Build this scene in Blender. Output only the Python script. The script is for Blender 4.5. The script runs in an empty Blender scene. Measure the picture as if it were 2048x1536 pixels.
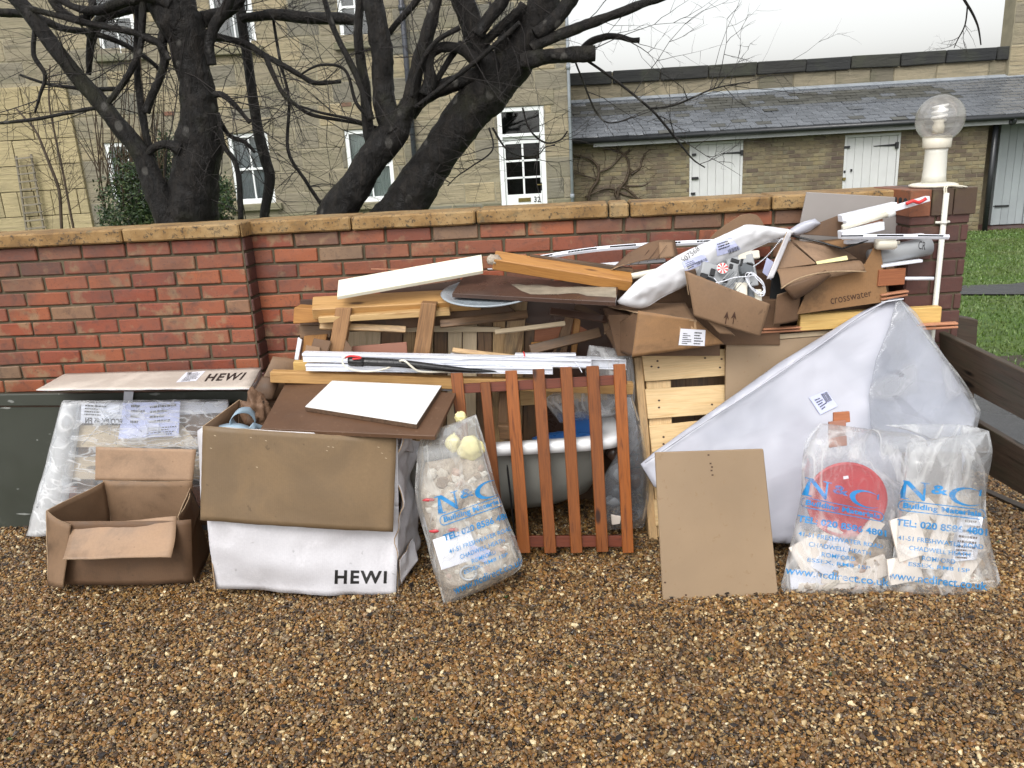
import bpy, bmesh, math, random
import numpy as np
from mathutils import Vector, Matrix, noise
from mathutils.bvhtree import BVHTree

# ------------------------------------------------------------------ camera, world, sun
scene = bpy.context.scene
COL = scene.collection
V = Vector
FPX, PITCH, ROLL, CAMZ = 1600.0, math.radians(16.3), 0.056, 1.7
CAM = V((0, 0, CAMZ))
_F = V((0, math.cos(PITCH), -math.sin(PITCH)))
_U0 = V((0, math.sin(PITCH), math.cos(PITCH)))
_R0 = V((1, 0, 0))
_R = _R0 * math.cos(ROLL) - _U0 * math.sin(ROLL)
_U = _U0 * math.cos(ROLL) + _R0 * math.sin(ROLL)
cam_data = bpy.data.cameras.new('camera')
cam = bpy.data.objects.new('camera', cam_data)
COL.objects.link(cam)
cm = Matrix((_R, _U, -_F)).transposed().to_4x4()
cm.translation = CAM
cam.matrix_world = cm
cam_data.sensor_width = 36.0
cam_data.lens = 36.0 * FPX / 2048.0
cam_data.clip_start = 0.05
cam_data.clip_end = 500.0
scene.camera = cam

SUN_EL, SUN_ROT = math.radians(48), math.radians(200)
world = bpy.data.worlds.new('World')
scene.world = world
world.use_nodes = True
wn, wl = world.node_tree.nodes, world.node_tree.links
wn.clear()
sky = wn.new('ShaderNodeTexSky')
sky.sky_type = 'NISHITA'
sky.sun_disc = False
sky.sun_elevation = SUN_EL
sky.sun_rotation = SUN_ROT
sky.dust_density = 4.0
sky.air_density = 1.5
hs = wn.new('ShaderNodeHueSaturation')
hs.inputs['Saturation'].default_value = 0.12
hs.inputs['Value'].default_value = 1.2
bg = wn.new('ShaderNodeBackground')
bg.inputs['Strength'].default_value = 0.15
wo = wn.new('ShaderNodeOutputWorld')
wl.new(sky.outputs[0], hs.inputs['Color'])
wl.new(hs.outputs[0], bg.inputs['Color'])
wl.new(bg.outputs[0], wo.inputs['Surface'])

sd = bpy.data.lights.new('sun', 'SUN')
sd.energy = 0.6
sd.angle = math.radians(25)
sd.color = (1.0, 0.97, 0.93)
sun = bpy.data.objects.new('sun', sd)
COL.objects.link(sun)
# light comes from the front left, above the camera
sun.rotation_euler = (math.radians(42), 0, math.radians(-22))
scene.view_settings.view_transform = 'Standard'
scene.view_settings.look = 'None'
scene.view_settings.gamma = 1.0
scene.view_settings.use_curve_mapping = False
scene.view_settings.exposure = 0.52
scene.cycles.max_bounces = 8
scene.cycles.transparent_max_bounces = 16
scene.cycles.use_denoising = True
rnd = random.Random(7)

# ------------------------------------------------------------------ geometry helpers
def ray(px, py):
    return _F + _R * ((px - 1024) / FPX) + _U * (-(py - 768) / FPX)

def lean(D, k=0.0, m=0.0):            # upright or leaning plane  Y = D + k z + m X
    return (V((-m, 1, -k)), D)

def hor(z, a=0.0, b=0.0):             # lying plane  z = z0 + a X + b Y
    return (V((-a, -b, 1)), z)

def W(px, py, pl):
    n, d = pl
    r = ray(px, py)
    t = (d - n.dot(CAM)) / n.dot(r)
    return CAM + r * t

def at(px, py, Y):
    return W(px, py, lean(Y))

WM = {}

def link(name, mesh, mat=None, parent=None, M=None):
    o = bpy.data.objects.new(name, mesh)
    COL.objects.link(o)
    M = M or Matrix.Identity(4)
    WM[o.name] = M.copy()
    if parent is not None:
        o.parent = parent
        o.matrix_basis = WM[parent.name].inverted() @ M
    else:
        o.matrix_basis = M
    if mat is not None and mesh is not None and not mesh.materials:
        mesh.materials.append(mat)
    return o

def tag(o, label=None, cat=None, group=None, kind=None):
    if label: o['label'] = label
    if cat: o['category'] = cat
    if group: o['group'] = group
    if kind: o['kind'] = kind
    return o

def thing(name, loc, label, cat, group=None):
    o = link(name, None, None, None, Matrix.Translation(V(loc)))
    o.empty_display_size = 0.1
    return tag(o, label, cat, group)

def mesh_from(verts, faces, smooth=False, name='m'):
    me = bpy.data.meshes.new(name)
    me.from_pydata([tuple(v) for v in verts], [], faces)
    me.update()
    if smooth:
        me.polygons.foreach_set('use_smooth', [True] * len(me.polygons))
    return me

def bm_mesh(bm, smooth=False):
    bmesh.ops.recalc_face_normals(bm, faces=bm.faces)
    me = bpy.data.meshes.new('m')
    bm.to_mesh(me)
    bm.free()
    if smooth:
        me.polygons.foreach_set('use_smooth', [True] * len(me.polygons))
    return me

def frame(p0, xdir, zdir):
    x = xdir.normalized()
    z = (zdir - x * zdir.dot(x)).normalized()
    y = z.cross(x)
    M = Matrix((x, y, z)).transposed().to_4x4()
    M.translation = p0
    return M

def slab_w(name, P, th, mat, parent=None, bev=0.0015, away=None, noise_amp=0.0):
    """solid plate: outline P (world, planar), extruded by th away from the camera"""
    if len(P) == 4:
        e = max(range(4), key=lambda i: (P[(i + 1) % 4] - P[i]).length)
        P = P[e:] + P[:e]
    n = V((0, 0, 0))
    for i in range(len(P)):
        n += (P[i] - P[0]).cross(P[(i + 1) % len(P)] - P[0])
    n.normalize()
    if n.dot(CAM - P[0]) < 0: n = -n
    if away is not None and n.dot(away) > 0: n = -n
    M = frame(P[0], P[1] - P[0], n)
    Mi = M.inverted()
    L = [Mi @ p for p in P]
    bm = bmesh.new()
    a = [bm.verts.new((p.x, p.y, 0)) for p in L]
    b = [bm.verts.new((p.x, p.y, -th)) for p in L]
    bm.faces.new(a)
    bm.faces.new(b[::-1])
    k = len(L)
    for i in range(k):
        j = (i + 1) % k
        bm.faces.new((a[i], b[i], b[j], a[j]))
    if bev:
        bmesh.ops.bevel(bm, geom=list(bm.edges), offset=min(bev, th * 0.3), segments=1, affect='EDGES', clamp_overlap=True)
    return link(name, bm_mesh(bm), mat, parent, M)

def slab(name, pts, pl, th, mat, parent=None, bev=0.0015):
    return slab_w(name, [W(x, y, pl) for x, y in pts], th, mat, parent, bev)

def box_bm(bm, x0, x1, y0, y1, z0, z1, bev=0.0, M=None):
    vs = [bm.verts.new((x, y, z)) for x in (x0, x1) for y in (y0, y1) for z in (z0, z1)]
    F = [(0, 1, 3, 2), (4, 6, 7, 5), (0, 4, 5, 1), (2, 3, 7, 6), (0, 2, 6, 4), (1, 5, 7, 3)]
    fs = [bm.faces.new([vs[i] for i in f]) for f in F]
    if bev:
        es = set()
        for f in fs: es.update(f.edges)
        r = bmesh.ops.bevel(bm, geom=list(es), offset=bev, segments=1, affect='EDGES', clamp_overlap=True)
        vs = list({v for f in r['faces'] for v in f.verts} | {v for v in vs if v.is_valid})
    if M is not None:
        for v in vs: v.co = M @ v.co
    return vs

def beam(name, A, B, w, h, mat, parent=None, up=V((0, 0, 1)), bev=0.002, nseg=1, warp=0.0, seed=0):
    """timber: local X along its length, w across, h along up; A and B are ends of the axis"""
    M = frame(A, B - A, up)
    L = (B - A).length
    bm = bmesh.new()
    box_bm(bm, 0, L, -w / 2, w / 2, -h / 2, h / 2, bev)
    if nseg > 1:
        for i in range(1, nseg):
            bmesh.ops.bisect_plane(bm, geom=list(bm.verts) + list(bm.edges) + list(bm.faces), plane_co=(L * i / nseg, 0, 0), plane_no=(1, 0, 0))
        for v in bm.verts:
            v.co.y += noise.noise(V((v.co.x * 2 + seed, seed, 0))) * warp
            v.co.z += noise.noise(V((v.co.x * 2 - seed, 3, seed))) * warp
    return link(name, bm_mesh(bm), mat, parent, M)

class Surf:
    """bent quad: corners tl, tr, br, bl (world)"""
    def __init__(s, P, amp=0.003, freq=5.0, bow=(0, 0), seed=0, curl=0.0):
        s.P = P; s.amp = amp; s.freq = freq; s.bow = bow; s.seed = seed; s.curl = curl
        n = (P[1] - P[0]).cross(P[3] - P[0]).normalized()
        if n.dot(CAM - P[0]) < 0: n = -n
        s.n = n
    def __call__(s, u, v):
        P = s.P
        p = (P[0] * (1 - u) + P[1] * u) * (1 - v) + (P[3] * (1 - u) + P[2] * u) * v
        d = s.bow[0] * 4 * u * (1 - u) + s.bow[1] * 4 * v * (1 - v)
        q = p * s.freq + V((s.seed, s.seed * 2.3, 0))
        a = s.amp * (noise.noise(q) + 0.5 * noise.noise(q * 2.3))
        d += a + s.curl * (v ** 3)
        e = 0.0015 * noise.noise(p * 31 + V((s.seed, 0, 0)))
        return p + s.n * d + V((e, 0, e)) * (1 if min(u, v, 1 - u, 1 - v) < 0.02 else 0)

def sheet(name, S, mat, parent=None, th=0.004, n=(14, 14), smooth=True, backmat=None, crop=None):
    if not isinstance(S, Surf) and not callable(S):
        S = Surf(S)
    nu, nv = n
    P = [[S(i / nu, j / nv) for i in range(nu + 1)] for j in range(nv + 1)]
    nn = S.n
    M = frame(P[0][0], P[0][nu] - P[0][0], nn)
    Mi = M.inverted()
    front = [Mi @ P[j][i] for j in range(nv + 1) for i in range(nu + 1)]
    # per-vertex normals for thickness
    def idx(i, j): return j * (nu + 1) + i
    back = []
    for j in range(nv + 1):
        for i in range(nu + 1):
            du = P[j][min(i + 1, nu)] - P[j][max(i - 1, 0)]
            dv = P[min(j + 1, nv)][i] - P[max(j - 1, 0)][i]
            q = du.cross(dv)
            q = q.normalized() if q.length > 1e-9 else nn
            if q.dot(nn) < 0: q = -q
            back.append(Mi @ (P[j][i] - q * th))
    N = len(front)
    faces = []
    for j in range(nv):
        for i in range(nu):
            a, b, c, d = idx(i, j), idx(i + 1, j), idx(i + 1, j + 1), idx(i, j + 1)
            faces.append((a, d, c, b))
            faces.append((a + N, b + N, c + N, d + N))
    nfr = len(faces)
    for i in range(nu):
        a, b = idx(i, 0), idx(i + 1, 0)
        faces.append((a, b, b + N, a + N))
        a, b = idx(i, nv), idx(i + 1, nv)
        faces.append((b, a, a + N, b + N))
    for j in range(nv):
        a, b = idx(0, j), idx(0, j + 1)
        faces.append((b, a, a + N, b + N))
        a, b = idx(nu, j), idx(nu, j + 1)
        faces.append((a, b, b + N, a + N))
    me = mesh_from(front + back, faces)
    sm = [k < nfr for k in range(len(faces))]
    me.polygons.foreach_set('use_smooth', sm if smooth else [False] * len(faces))
    me.materials.append(mat)
    if backmat is None and 'card' in mat.name: backmat_e = M_['card_edge']
    else: backmat_e = None
    if backmat_e is not None:
        me.materials.append(backmat_e)
        me.polygons.foreach_set('material_index', [1 if k >= nfr else 0 for k in range(len(faces))])
    if backmat is not None:
        me.materials.append(backmat)
        me.polygons.foreach_set('material_index', [1 if (k < nfr and k % 2 == 1) or k >= nfr else 0 for k in range(len(faces))])
    return link(name, me, None, parent, M)

def catmull(pts, sub):
    out = []
    n = len(pts)
    for i in range(n - 1):
        p0, p1, p2, p3 = pts[max(i - 1, 0)], pts[i], pts[i + 1], pts[min(i + 2, n - 1)]
        for k in range(sub):
            t = k / sub
            out.append(tuple(0.5 * ((2 * b) + (c - a) * t + (2 * a - 5 * b + 4 * c - d) * t * t + (3 * b - a - 3 * c + d) * t ** 3)
                             for a, b, c, d in zip(p0, p1, p2, p3)))
    out.append(tuple(pts[-1]))
    return out

def tube_geo(verts, faces, pts, radii, sides=8, rough=0.0, seed=0, cap=True):
    """append a tube along pts (Vectors)"""
    base = len(verts)
    n = len(pts)
    prev = None
    for i in range(n):
        t = (pts[min(i + 1, n - 1)] - pts[max(i - 1, 0)])
        t = t.normalized() if t.length > 1e-9 else V((0, 0, 1))
        if prev is None:
            a = V((0, 0, 1)) if abs(t.z) < 0.9 else V((1, 0, 0))
            x = (a - t * a.dot(t)).normalized()
        else:
            x = prev - t * prev.dot(t)
            x = x.normalized() if x.length > 1e-6 else V((1, 0, 0))
        prev = x
        y = t.cross(x)
        for s in range(sides):
            an = 2 * math.pi * s / sides
            r = radii[i]
            if rough:
                q = pts[i] * 7 + V((math.cos(an), math.sin(an), seed)) * 1.3
                r *= 1 + rough * noise.noise(q) + rough * 0.5 * noise.noise(q * 3.1)
            verts.append(pts[i] + (x * math.cos(an) + y * math.sin(an)) * r)
    for i in range(n - 1):
        for s in range(sides):
            a = base + i * sides + s
            b = base + i * sides + (s + 1) % sides
            faces.append((a, b, b + sides, a + sides))
    if cap:
        faces.append(tuple(base + s for s in range(sides))[::-1])
        faces.append(tuple(base + (n - 1) * sides + s for s in range(sides)))

def tube(name, pts, radii, mat, parent=None, sides=10, sub=0, rough=0.0, smooth=True, seed=0):
    if not isinstance(radii, (list, tuple)): radii = [radii] * len(pts)
    if sub:
        q = catmull([tuple(p) + (r,) for p, r in zip(pts, radii)], sub)
        pts = [V(a[:3]) for a in q]; radii = [max(a[3], 1e-4) for a in q]
    o = pts[0].copy()
    vs, fs = [], []
    tube_geo(vs, fs, [p - o for p in pts], radii, sides, rough, seed)
    return link(name, mesh_from(vs, fs, smooth), mat, parent, Matrix.Translation(o))

def lathe(name, prof, loc, mat, parent=None, seg=28, smooth=True, M=None, xs=1.0, ys=1.0):
    vs, fs = [], []
    for r, z in prof:
        for s in range(seg):
            a = 2 * math.pi * s / seg
            vs.append((r * math.cos(a) * xs, r * math.sin(a) * ys, z))
    for i in range(len(prof) - 1):
        for s in range(seg):
            a, b = i * seg + s, i * seg + (s + 1) % seg
            fs.append((a, b, b + seg, a + seg))
    fs.append(tuple(range(seg))[::-1])
    fs.append(tuple((len(prof) - 1) * seg + s for s in range(seg)))
    return link(name, mesh_from(vs, fs, smooth), mat, parent, M if M is not None else Matrix.Translation(V(loc)))

def blob(name, loc, size, mat, parent=None, amp=0.25, freq=2.0, seed=0, sub=3, rot=None):
    bm = bmesh.new()
    bmesh.ops.create_icosphere(bm, subdivisions=sub, radius=1.0)
    for v in bm.verts:
        p = v.co * freq + V((seed, seed, seed))
        v.co *= 1 + amp * noise.noise(p) + amp * 0.5 * noise.noise(p * 2.7)
        v.co = V((v.co.x * size[0], v.co.y * size[1], v.co.z * size[2]))
    M = Matrix.Translation(V(loc))
    if rot: M = M @ rot
    return link(name, bm_mesh(bm, True), mat, parent, M)

# ---- print (lettering, labels) laid onto the surface of an object
def bvh_of(o):
    M = WM[o.name]
    me = o.data
    return BVHTree.FromPolygons([M @ v.co for v in me.vertices], [tuple(p.vertices) for p in me.polygons])

def text_2d(body, bold=0.0, spacing=1.0):
    cu = bpy.data.curves.new('t', 'FONT')
    cu.body = body
    cu.offset = bold
    cu.resolution_u = 3
    cu.space_character = spacing
    cu.fill_mode = 'FRONT'
    ob = bpy.data.objects.new('t', cu)
    COL.objects.link(ob)
    bpy.context.view_layer.update()
    me = bpy.data.meshes.new_from_object(ob)
    bpy.data.objects.remove(ob)
    bpy.data.curves.remove(cu)
    return me

def poly_2d(polys):
    bm = bmesh.new()
    for p in polys:
        bm.faces.new([bm.verts.new((x, y, 0)) for x, y in p])
    bmesh.ops.triangulate(bm, faces=bm.faces)
    me = bpy.data.meshes.new('m'); bm.to_mesh(me); bm.free()
    return me

def decal(name, me2d, quad, target, mat, parent, off=0.0012, cut=0, bbox=None, bvh=None):
    """fit a flat mesh into a quad (px: tl, tr, br, bl) and drop it on the target's surface"""
    bm = bmesh.new(); bm.from_mesh(me2d)
    if not bm.verts: return None
    if bbox is None:
        xs = [v.co.x for v in bm.verts]; ys = [v.co.y for v in bm.verts]
        bbox = (min(xs), min(ys), max(xs), max(ys))
    x0, y0, x1, y1 = bbox
    for i in range(1, cut):
        bmesh.ops.bisect_plane(bm, geom=list(bm.verts) + list(bm.edges) + list(bm.faces), plane_co=(x0 + (x1 - x0) * i / cut, 0, 0), plane_no=(1, 0, 0))
    cy = max(2, cut // 4) if cut else 0
    for i in range(1, cy):
        bmesh.ops.bisect_plane(bm, geom=list(bm.verts) + list(bm.edges) + list(bm.faces), plane_co=(0, y0 + (y1 - y0) * i / cy, 0), plane_no=(0, 1, 0))
    bvh = bvh or bvh_of(target)
    dead = []
    M = WM[target.name]; Mi = M.inverted()
    q = [V(p) for p in quad]
    for v in bm.verts:
        u = (v.co.x - x0) / (x1 - x0); w = (y1 - v.co.y) / (y1 - y0)
        p = (q[0] * (1 - u) + q[1] * u) * (1 - w) + (q[3] * (1 - u) + q[2] * u) * w
        d = ray(p.x, p.y).normalized()
        h = bvh.ray_cast(CAM, d)
        if h[0] is None:
            dead.append(v); v.co = (0, 0, 0); continue
        nn = h[1] if h[1].dot(d) < 0 else -h[1]
        v.co = Mi @ (h[0] + nn * off * 0.6 - d * off * 0.4)
    if dead: bmesh.ops.delete(bm, geom=dead, context='VERTS')
    me = bpy.data.meshes.new('m'); bm.to_mesh(me); bm.free()
    bpy.data.meshes.remove(me2d)
    return link(name, me, mat, parent, M)

def put_text(body, quad, target, mat, parent=None, bold=0.0, cut=0, name='lettering', off=0.0012, bvh=None, sp=1.0):
    return decal(name, text_2d(body, bold, sp), quad, target, mat, parent or target, off, cut, bvh=bvh)

def put_patch(name, quad, target, mat, parent=None, cut=0, off=0.001, bvh=None):
    me = poly_2d([[(0, 0), (1, 0), (1, 1), (0, 1)]])
    return decal(name, me, quad, target, mat, parent or target, off, cut, bvh=bvh)

def lines_2d(rows, seed=0, wmin=0.2, gap=0.05):
    """rows of small print: short dashes"""
    r = random.Random(seed); P = []
    for i in range(rows):
        y = 1 - (i + 0.5) / rows; h = 0.22 / rows
        x = 0.0
        end = r.uniform(0.5, 1.0)
        while x < end:
            w = r.uniform(0.03, 0.14)
            P.append([(x, y - h), (min(x + w, 1), y - h), (min(x + w, 1), y + h), (x, y + h)])
            x += w + 0.025
    return poly_2d(P)

def barcode_2d(seed=0, n=26):
    r = random.Random(seed); P = []; x = 0.0
    while x < 1:
        w = r.choice([0.012, 0.02, 0.035]); P.append([(x, 0), (min(1, x + w), 0), (min(1, x + w), 1), (x, 1)])
        x += w + r.choice([0.015, 0.025, 0.04])
    return poly_2d(P)

# ------------------------------------------------------------------ materials
def s2l(c):
    return tuple(((x / 255) / 12.92 if x / 255 <= 0.04045 else ((x / 255 + 0.055) / 1.055) ** 2.4) for x in c)

class NT:
    def __init__(s, name):
        s.m = bpy.data.materials.new(name); s.m.use_nodes = True
        s.t = s.m.node_tree; s.n = s.t.nodes; s.l = s.t.links
        s.b = s.n['Principled BSDF']; s.out = s.n['Material Output']
        s.tc = s.n.new('ShaderNodeTexCoord'); s.oi = s.n.new('ShaderNodeObjectInfo')
    def new(s, t, **k):
        n = s.n.new(t)
        for a, b in k.items():
            if hasattr(n, a): setattr(n, a, b)
        return n
    def vec(s, scale=(1, 1, 1), rand=True, src='Object'):
        mp = s.n.new('ShaderNodeMapping'); mp.inputs['Scale'].default_value = scale
        s.l.new(s.tc.outputs[src], mp.inputs['Vector'])
        if rand:
            mu = s.n.new('ShaderNodeMath'); mu.operation = 'MULTIPLY'; mu.inputs[1].default_value = 37.0
            s.l.new(s.oi.outputs['Random'], mu.inputs[0])
            cb = s.n.new('ShaderNodeCombineXYZ')
            for i in range(3): s.l.new(mu.outputs[0], cb.inputs[i])
            s.l.new(cb.outputs[0], mp.inputs['Location'])
        return mp.outputs[0]
    def noise(s, vec, scale, detail=4, rough=0.55, dist=0.0):
        n = s.n.new('ShaderNodeTexNoise'); n.inputs['Scale'].default_value = scale
        n.inputs['Detail'].default_value = detail; n.inputs['Roughness'].default_value = rough
        n.inputs['Distortion'].default_value = dist
        s.l.new(vec, n.inputs['Vector']); return n.outputs['Fac']
    def ramp(s, fac, stops, interp='LINEAR'):
        r = s.n.new('ShaderNodeValToRGB'); cr = r.color_ramp; cr.interpolation = interp
        while len(cr.elements) < len(stops): cr.elements.new(0.5)
        for e, (p, c) in zip(cr.elements, stops):
            e.position = p
            e.color = (c, c, c, 1) if isinstance(c, (int, float)) else tuple(c) + (1,)
        s.l.new(fac, r.inputs['Fac']); return r.outputs['Color']
    def mix(s, fac, a, b, mode='MIX'):
        m = s.n.new('ShaderNodeMix'); m.data_type = 'RGBA'; m.blend_type = mode
        for src, i in ((fac, 0), (a, 6), (b, 7)):
            if isinstance(src, (int, float)): m.inputs[i].default_value = src
            elif isinstance(src, tuple): m.inputs[i].default_value = src + (1,)
            else: s.l.new(src, m.inputs[i])
        return m.outputs[2]
    def bump(s, h, strength=0.3, dist=0.002):
        b = s.n.new('ShaderNodeBump'); b.inputs['Strength'].default_value = strength; b.inputs['Distance'].default_value = dist
        s.l.new(h, b.inputs['Height'])
        prev = s.b.inputs['Normal']
        if prev.is_linked: s.l.new(prev.links[0].from_socket, b.inputs['Normal'])
        s.l.new(b.outputs[0], s.b.inputs['Normal'])
    def set(s, k, v):
        i = s.b.inputs[k]
        if hasattr(v, 'node'): s.l.new(v, i)
        elif isinstance(v, tuple): i.default_value = v + (1,)
        else: i.default_value = v
        return s

def scal(c, k): return tuple(min(1, x * k) for x in c)

def basic(name, col, rough=0.6, var=0.25, vs=4.0, bump=0.15, bs=60.0, metal=0.0, bd=0.001, col2=None, spots=None, spot_col=None, rand_v=0.0):
    t = NT(name)
    v = t.vec()
    c2 = col2 or scal(col, 1 - var)
    f = t.noise(v, vs, 6, 0.6)
    c = t.ramp(f, [(0.3, c2), (0.7, col)])
    if spots:
        f2 = t.noise(v, spots, 3, 0.7)
        k = t.ramp(f2, [(0.62, 0.0), (0.70, 1.0)])
        c = t.mix(k, c, spot_col or scal(col, 0.4))
    if rand_v:
        rr = t.ramp(t.oi.outputs['Random'], [(0, 1 - rand_v), (1, 1 + rand_v)])
        c = t.mix(1.0, c, rr, 'MULTIPLY')
    t.set('Base Color', c)
    fr = t.noise(v, vs * 3, 3)
    t.set('Roughness', t.ramp(fr, [(0.3, max(0.03, rough - 0.1)), (0.7, min(1, rough + 0.1))]))
    t.set('Metallic', metal)
    if bump: t.bump(t.noise(v, bs, 5), bump, bd)
    return t.m

def wood(name, light, dark, ring=28.0, rough=0.55, weather=0.0, wcol=(0.05, 0.045, 0.035), knots=True, rand_v=0.15):
    t = NT(name)
    v = t.vec((1.0, 1.0, 1.0))
    vg = t.vec((0.7, 9.0, 9.0))
    g = t.noise(vg, ring * 0.16, 5, 0.6, 1.2)
    fine = t.noise(t.vec((2.0, 60.0, 60.0)), 4.0, 3, 0.6)
    c = t.ramp(g, [(0.28, dark), (0.46, light), (0.6, scal(light, 0.86)), (0.68, dark), (0.8, light)])
    c = t.mix(t.ramp(fine, [(0.3, 0.45), (0.6, 0.0)]), c, scal(dark, 0.8))
    if knots:
        vo = t.new('ShaderNodeTexVoronoi'); vo.inputs['Scale'].default_value = 1.0
        t.l.new(t.vec((3.0, 9.0, 9.0)), vo.inputs['Vector'])
        k = t.ramp(vo.outputs['Distance'], [(0.07, 1.0), (0.13, 0.0)])
        c = t.mix(k, c, scal(dark, 0.35))
    if weather:
        w = t.noise(t.vec((1.5, 5, 5)), 3.0, 5, 0.7)
        c = t.mix(t.ramp(w, [(0.62 - weather * 0.3, 0.0), (0.72, min(1, weather + 0.3))]), c, wcol)
    if rand_v:
        c = t.mix(1.0, c, t.ramp(t.oi.outputs['Random'], [(0, 1 - rand_v), (1, 1 + rand_v)]), 'MULTIPLY')
    t.set('Base Color', c)
    t.set('Roughness', t.ramp(g, [(0.3, rough - 0.12), (0.7, rough + 0.12)]))
    t.bump(fine, 0.25, 0.001)
    t.bump(g, 0.2, 0.001)
    return t.m

def cardboard(name, col, damp=0.5, flute=True, rough=0.8, print_col=None):
    t = NT(name)
    v = t.vec()
    big = t.noise(v, 3.6, 6, 0.68, 0.4)
    fine = t.noise(v, 120.0, 3)
    c = t.ramp(big, [(0.36, scal(col, 1 - damp * 1.2)), (0.47, scal(col, 0.86)), (0.56, scal(col, 0.98)), (0.72, scal(col, 1.08))])
    c = t.mix(t.ramp(fine, [(0.35, 0.16), (0.65, 0.0)]), c, scal(col, 0.5))
    sc = t.noise(v, 24.0, 2, 0.8)
    c = t.mix(t.ramp(sc, [(0.69, 0.0), (0.74, 0.55)]), c, scal(col, 0.45))
    t.set('Base Color', c)
    t.set('Roughness', t.ramp(big, [(0.35, rough - 0.28), (0.6, rough)]))
    if flute:
        wv = t.new('ShaderNodeTexWave'); wv.wave_type = 'BANDS'; wv.bands_direction = 'X'
        wv.inputs['Scale'].default_value = 38.0; wv.inputs['Distortion'].default_value = 0.3
        t.l.new(v, wv.inputs['Vector'])
        t.bump(wv.outputs['Fac'], 0.10, 0.0008)
    t.bump(t.noise(v, 9.0, 5, 0.6), 0.35, 0.006)
    return t.m

def film(name, tint=(0.9, 0.92, 0.95), body=0.12, crease=0.35, scale=4.5, rough=0.16, stretch=(1, 1, 0.45), broad=0.22, bumpk=0.3, sheen=0.35):
    """thin polythene: mostly clear, milky along soft folds and where seen edge-on"""
    t = NT(name)
    v = t.vec(stretch)
    n1 = t.noise(v, scale, 3, 0.5, 0.9)
    n2 = t.noise(v, scale * 0.45, 3, 0.5, 0.6)
    n3 = t.noise(v, scale * 2.6, 3, 0.5, 1.2)
    t.set('Base Color', tint); t.set('Roughness', rough)
    t.b.inputs['Specular IOR Level'].default_value = 0.7
    t.bump(n1, bumpk, 0.02); t.bump(n2, bumpk, 0.04); t.bump(n3, bumpk * 0.6, 0.006)
    r1 = t.ramp(n1, [(0.46, 0.0), (0.50, 1.0), (0.56, 0.0)])
    r3 = t.ramp(n3, [(0.48, 0.0), (0.50, 0.6), (0.53, 0.0)])
    rb = t.ramp(n2, [(0.35, 0.0), (0.7, 1.0)])
    lw = t.new('ShaderNodeLayerWeight'); lw.inputs[0].default_value = 0.25
    def bw(c):
        g = t.new('ShaderNodeRGBToBW'); t.l.new(c, g.inputs[0]); return g.outputs[0]
    def mul(a, k, add=None):
        m = t.new('ShaderNodeMath'); m.operation = 'MULTIPLY_ADD'; m.inputs[1].default_value = k
        t.l.new(a, m.inputs[0])
        if isinstance(add, float): m.inputs[2].default_value = add
        else: t.l.new(add, m.inputs[2])
        m.use_clamp = True
        return m.outputs[0]
    f = mul(bw(r1), crease, body)
    f = mul(bw(r3), crease * 0.5, f)
    f = mul(bw(rb), broad, f)
    f = mul(lw.outputs['Facing'], 0.25, f)
    tr = t.new('ShaderNodeBsdfTransparent'); tr.inputs[0].default_value = (0.96, 0.97, 0.98, 1)
    tl = t.new('ShaderNodeBsdfTranslucent'); tl.inputs[0].default_value = tint + (1,)
    m0 = t.new('ShaderNodeMixShader'); m0.inputs[0].default_value = 0.35
    t.l.new(t.b.outputs[0], m0.inputs[1]); t.l.new(tl.outputs[0], m0.inputs[2])
    m1 = t.new('ShaderNodeMixShader'); t.l.new(f, m1.inputs[0])
    t.l.new(tr.outputs[0], m1.inputs[1]); t.l.new(m0.outputs[0], m1.inputs[2])
    # wet sheen over the clear part
    gl = t.new('ShaderNodeBsdfGlossy'); gl.inputs['Roughness'].default_value = 0.12
    nrm = t.b.inputs['Normal'].links[0].from_socket
    t.l.new(nrm, gl.inputs['Normal'])
    fr = t.new('ShaderNodeFresnel'); fr.inputs[0].default_value = 1.45; t.l.new(nrm, fr.inputs['Normal'])
    m2 = t.new('ShaderNodeMixShader'); t.l.new(mul(fr.outputs[0], sheen, 0.0), m2.inputs[0])
    t.l.new(m1.outputs[0], m2.inputs[1]); t.l.new(gl.outputs[0], m2.inputs[2])
    t.l.new(m2.outputs[0], t.out.inputs['Surface'])
    return t.m

def glassy(name, tint, fac, rough=0.03):
    """window glass: clear with a mirror sheen"""
    t = NT(name)
    g = t.new('ShaderNodeBsdfGlossy'); g.inputs['Roughness'].default_value = rough; g.inputs[0].default_value = (1, 1, 1, 1)
    tr = t.new('ShaderNodeBsdfTransparent'); tr.inputs[0].default_value = tint + (1,)
    fr = t.new('ShaderNodeFresnel'); fr.inputs[0].default_value = 1.5
    ad = t.new('ShaderNodeMath'); ad.operation = 'ADD'; ad.inputs[1].default_value = fac
    t.l.new(fr.outputs[0], ad.inputs[0])
    m = t.new('ShaderNodeMixShader')
    t.l.new(ad.outputs[0], m.inputs[0]); t.l.new(tr.outputs[0], m.inputs[1]); t.l.new(g.outputs[0], m.inputs[2])
    t.l.new(m.outputs[0], t.out.inputs['Surface'])
    return t.m

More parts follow.
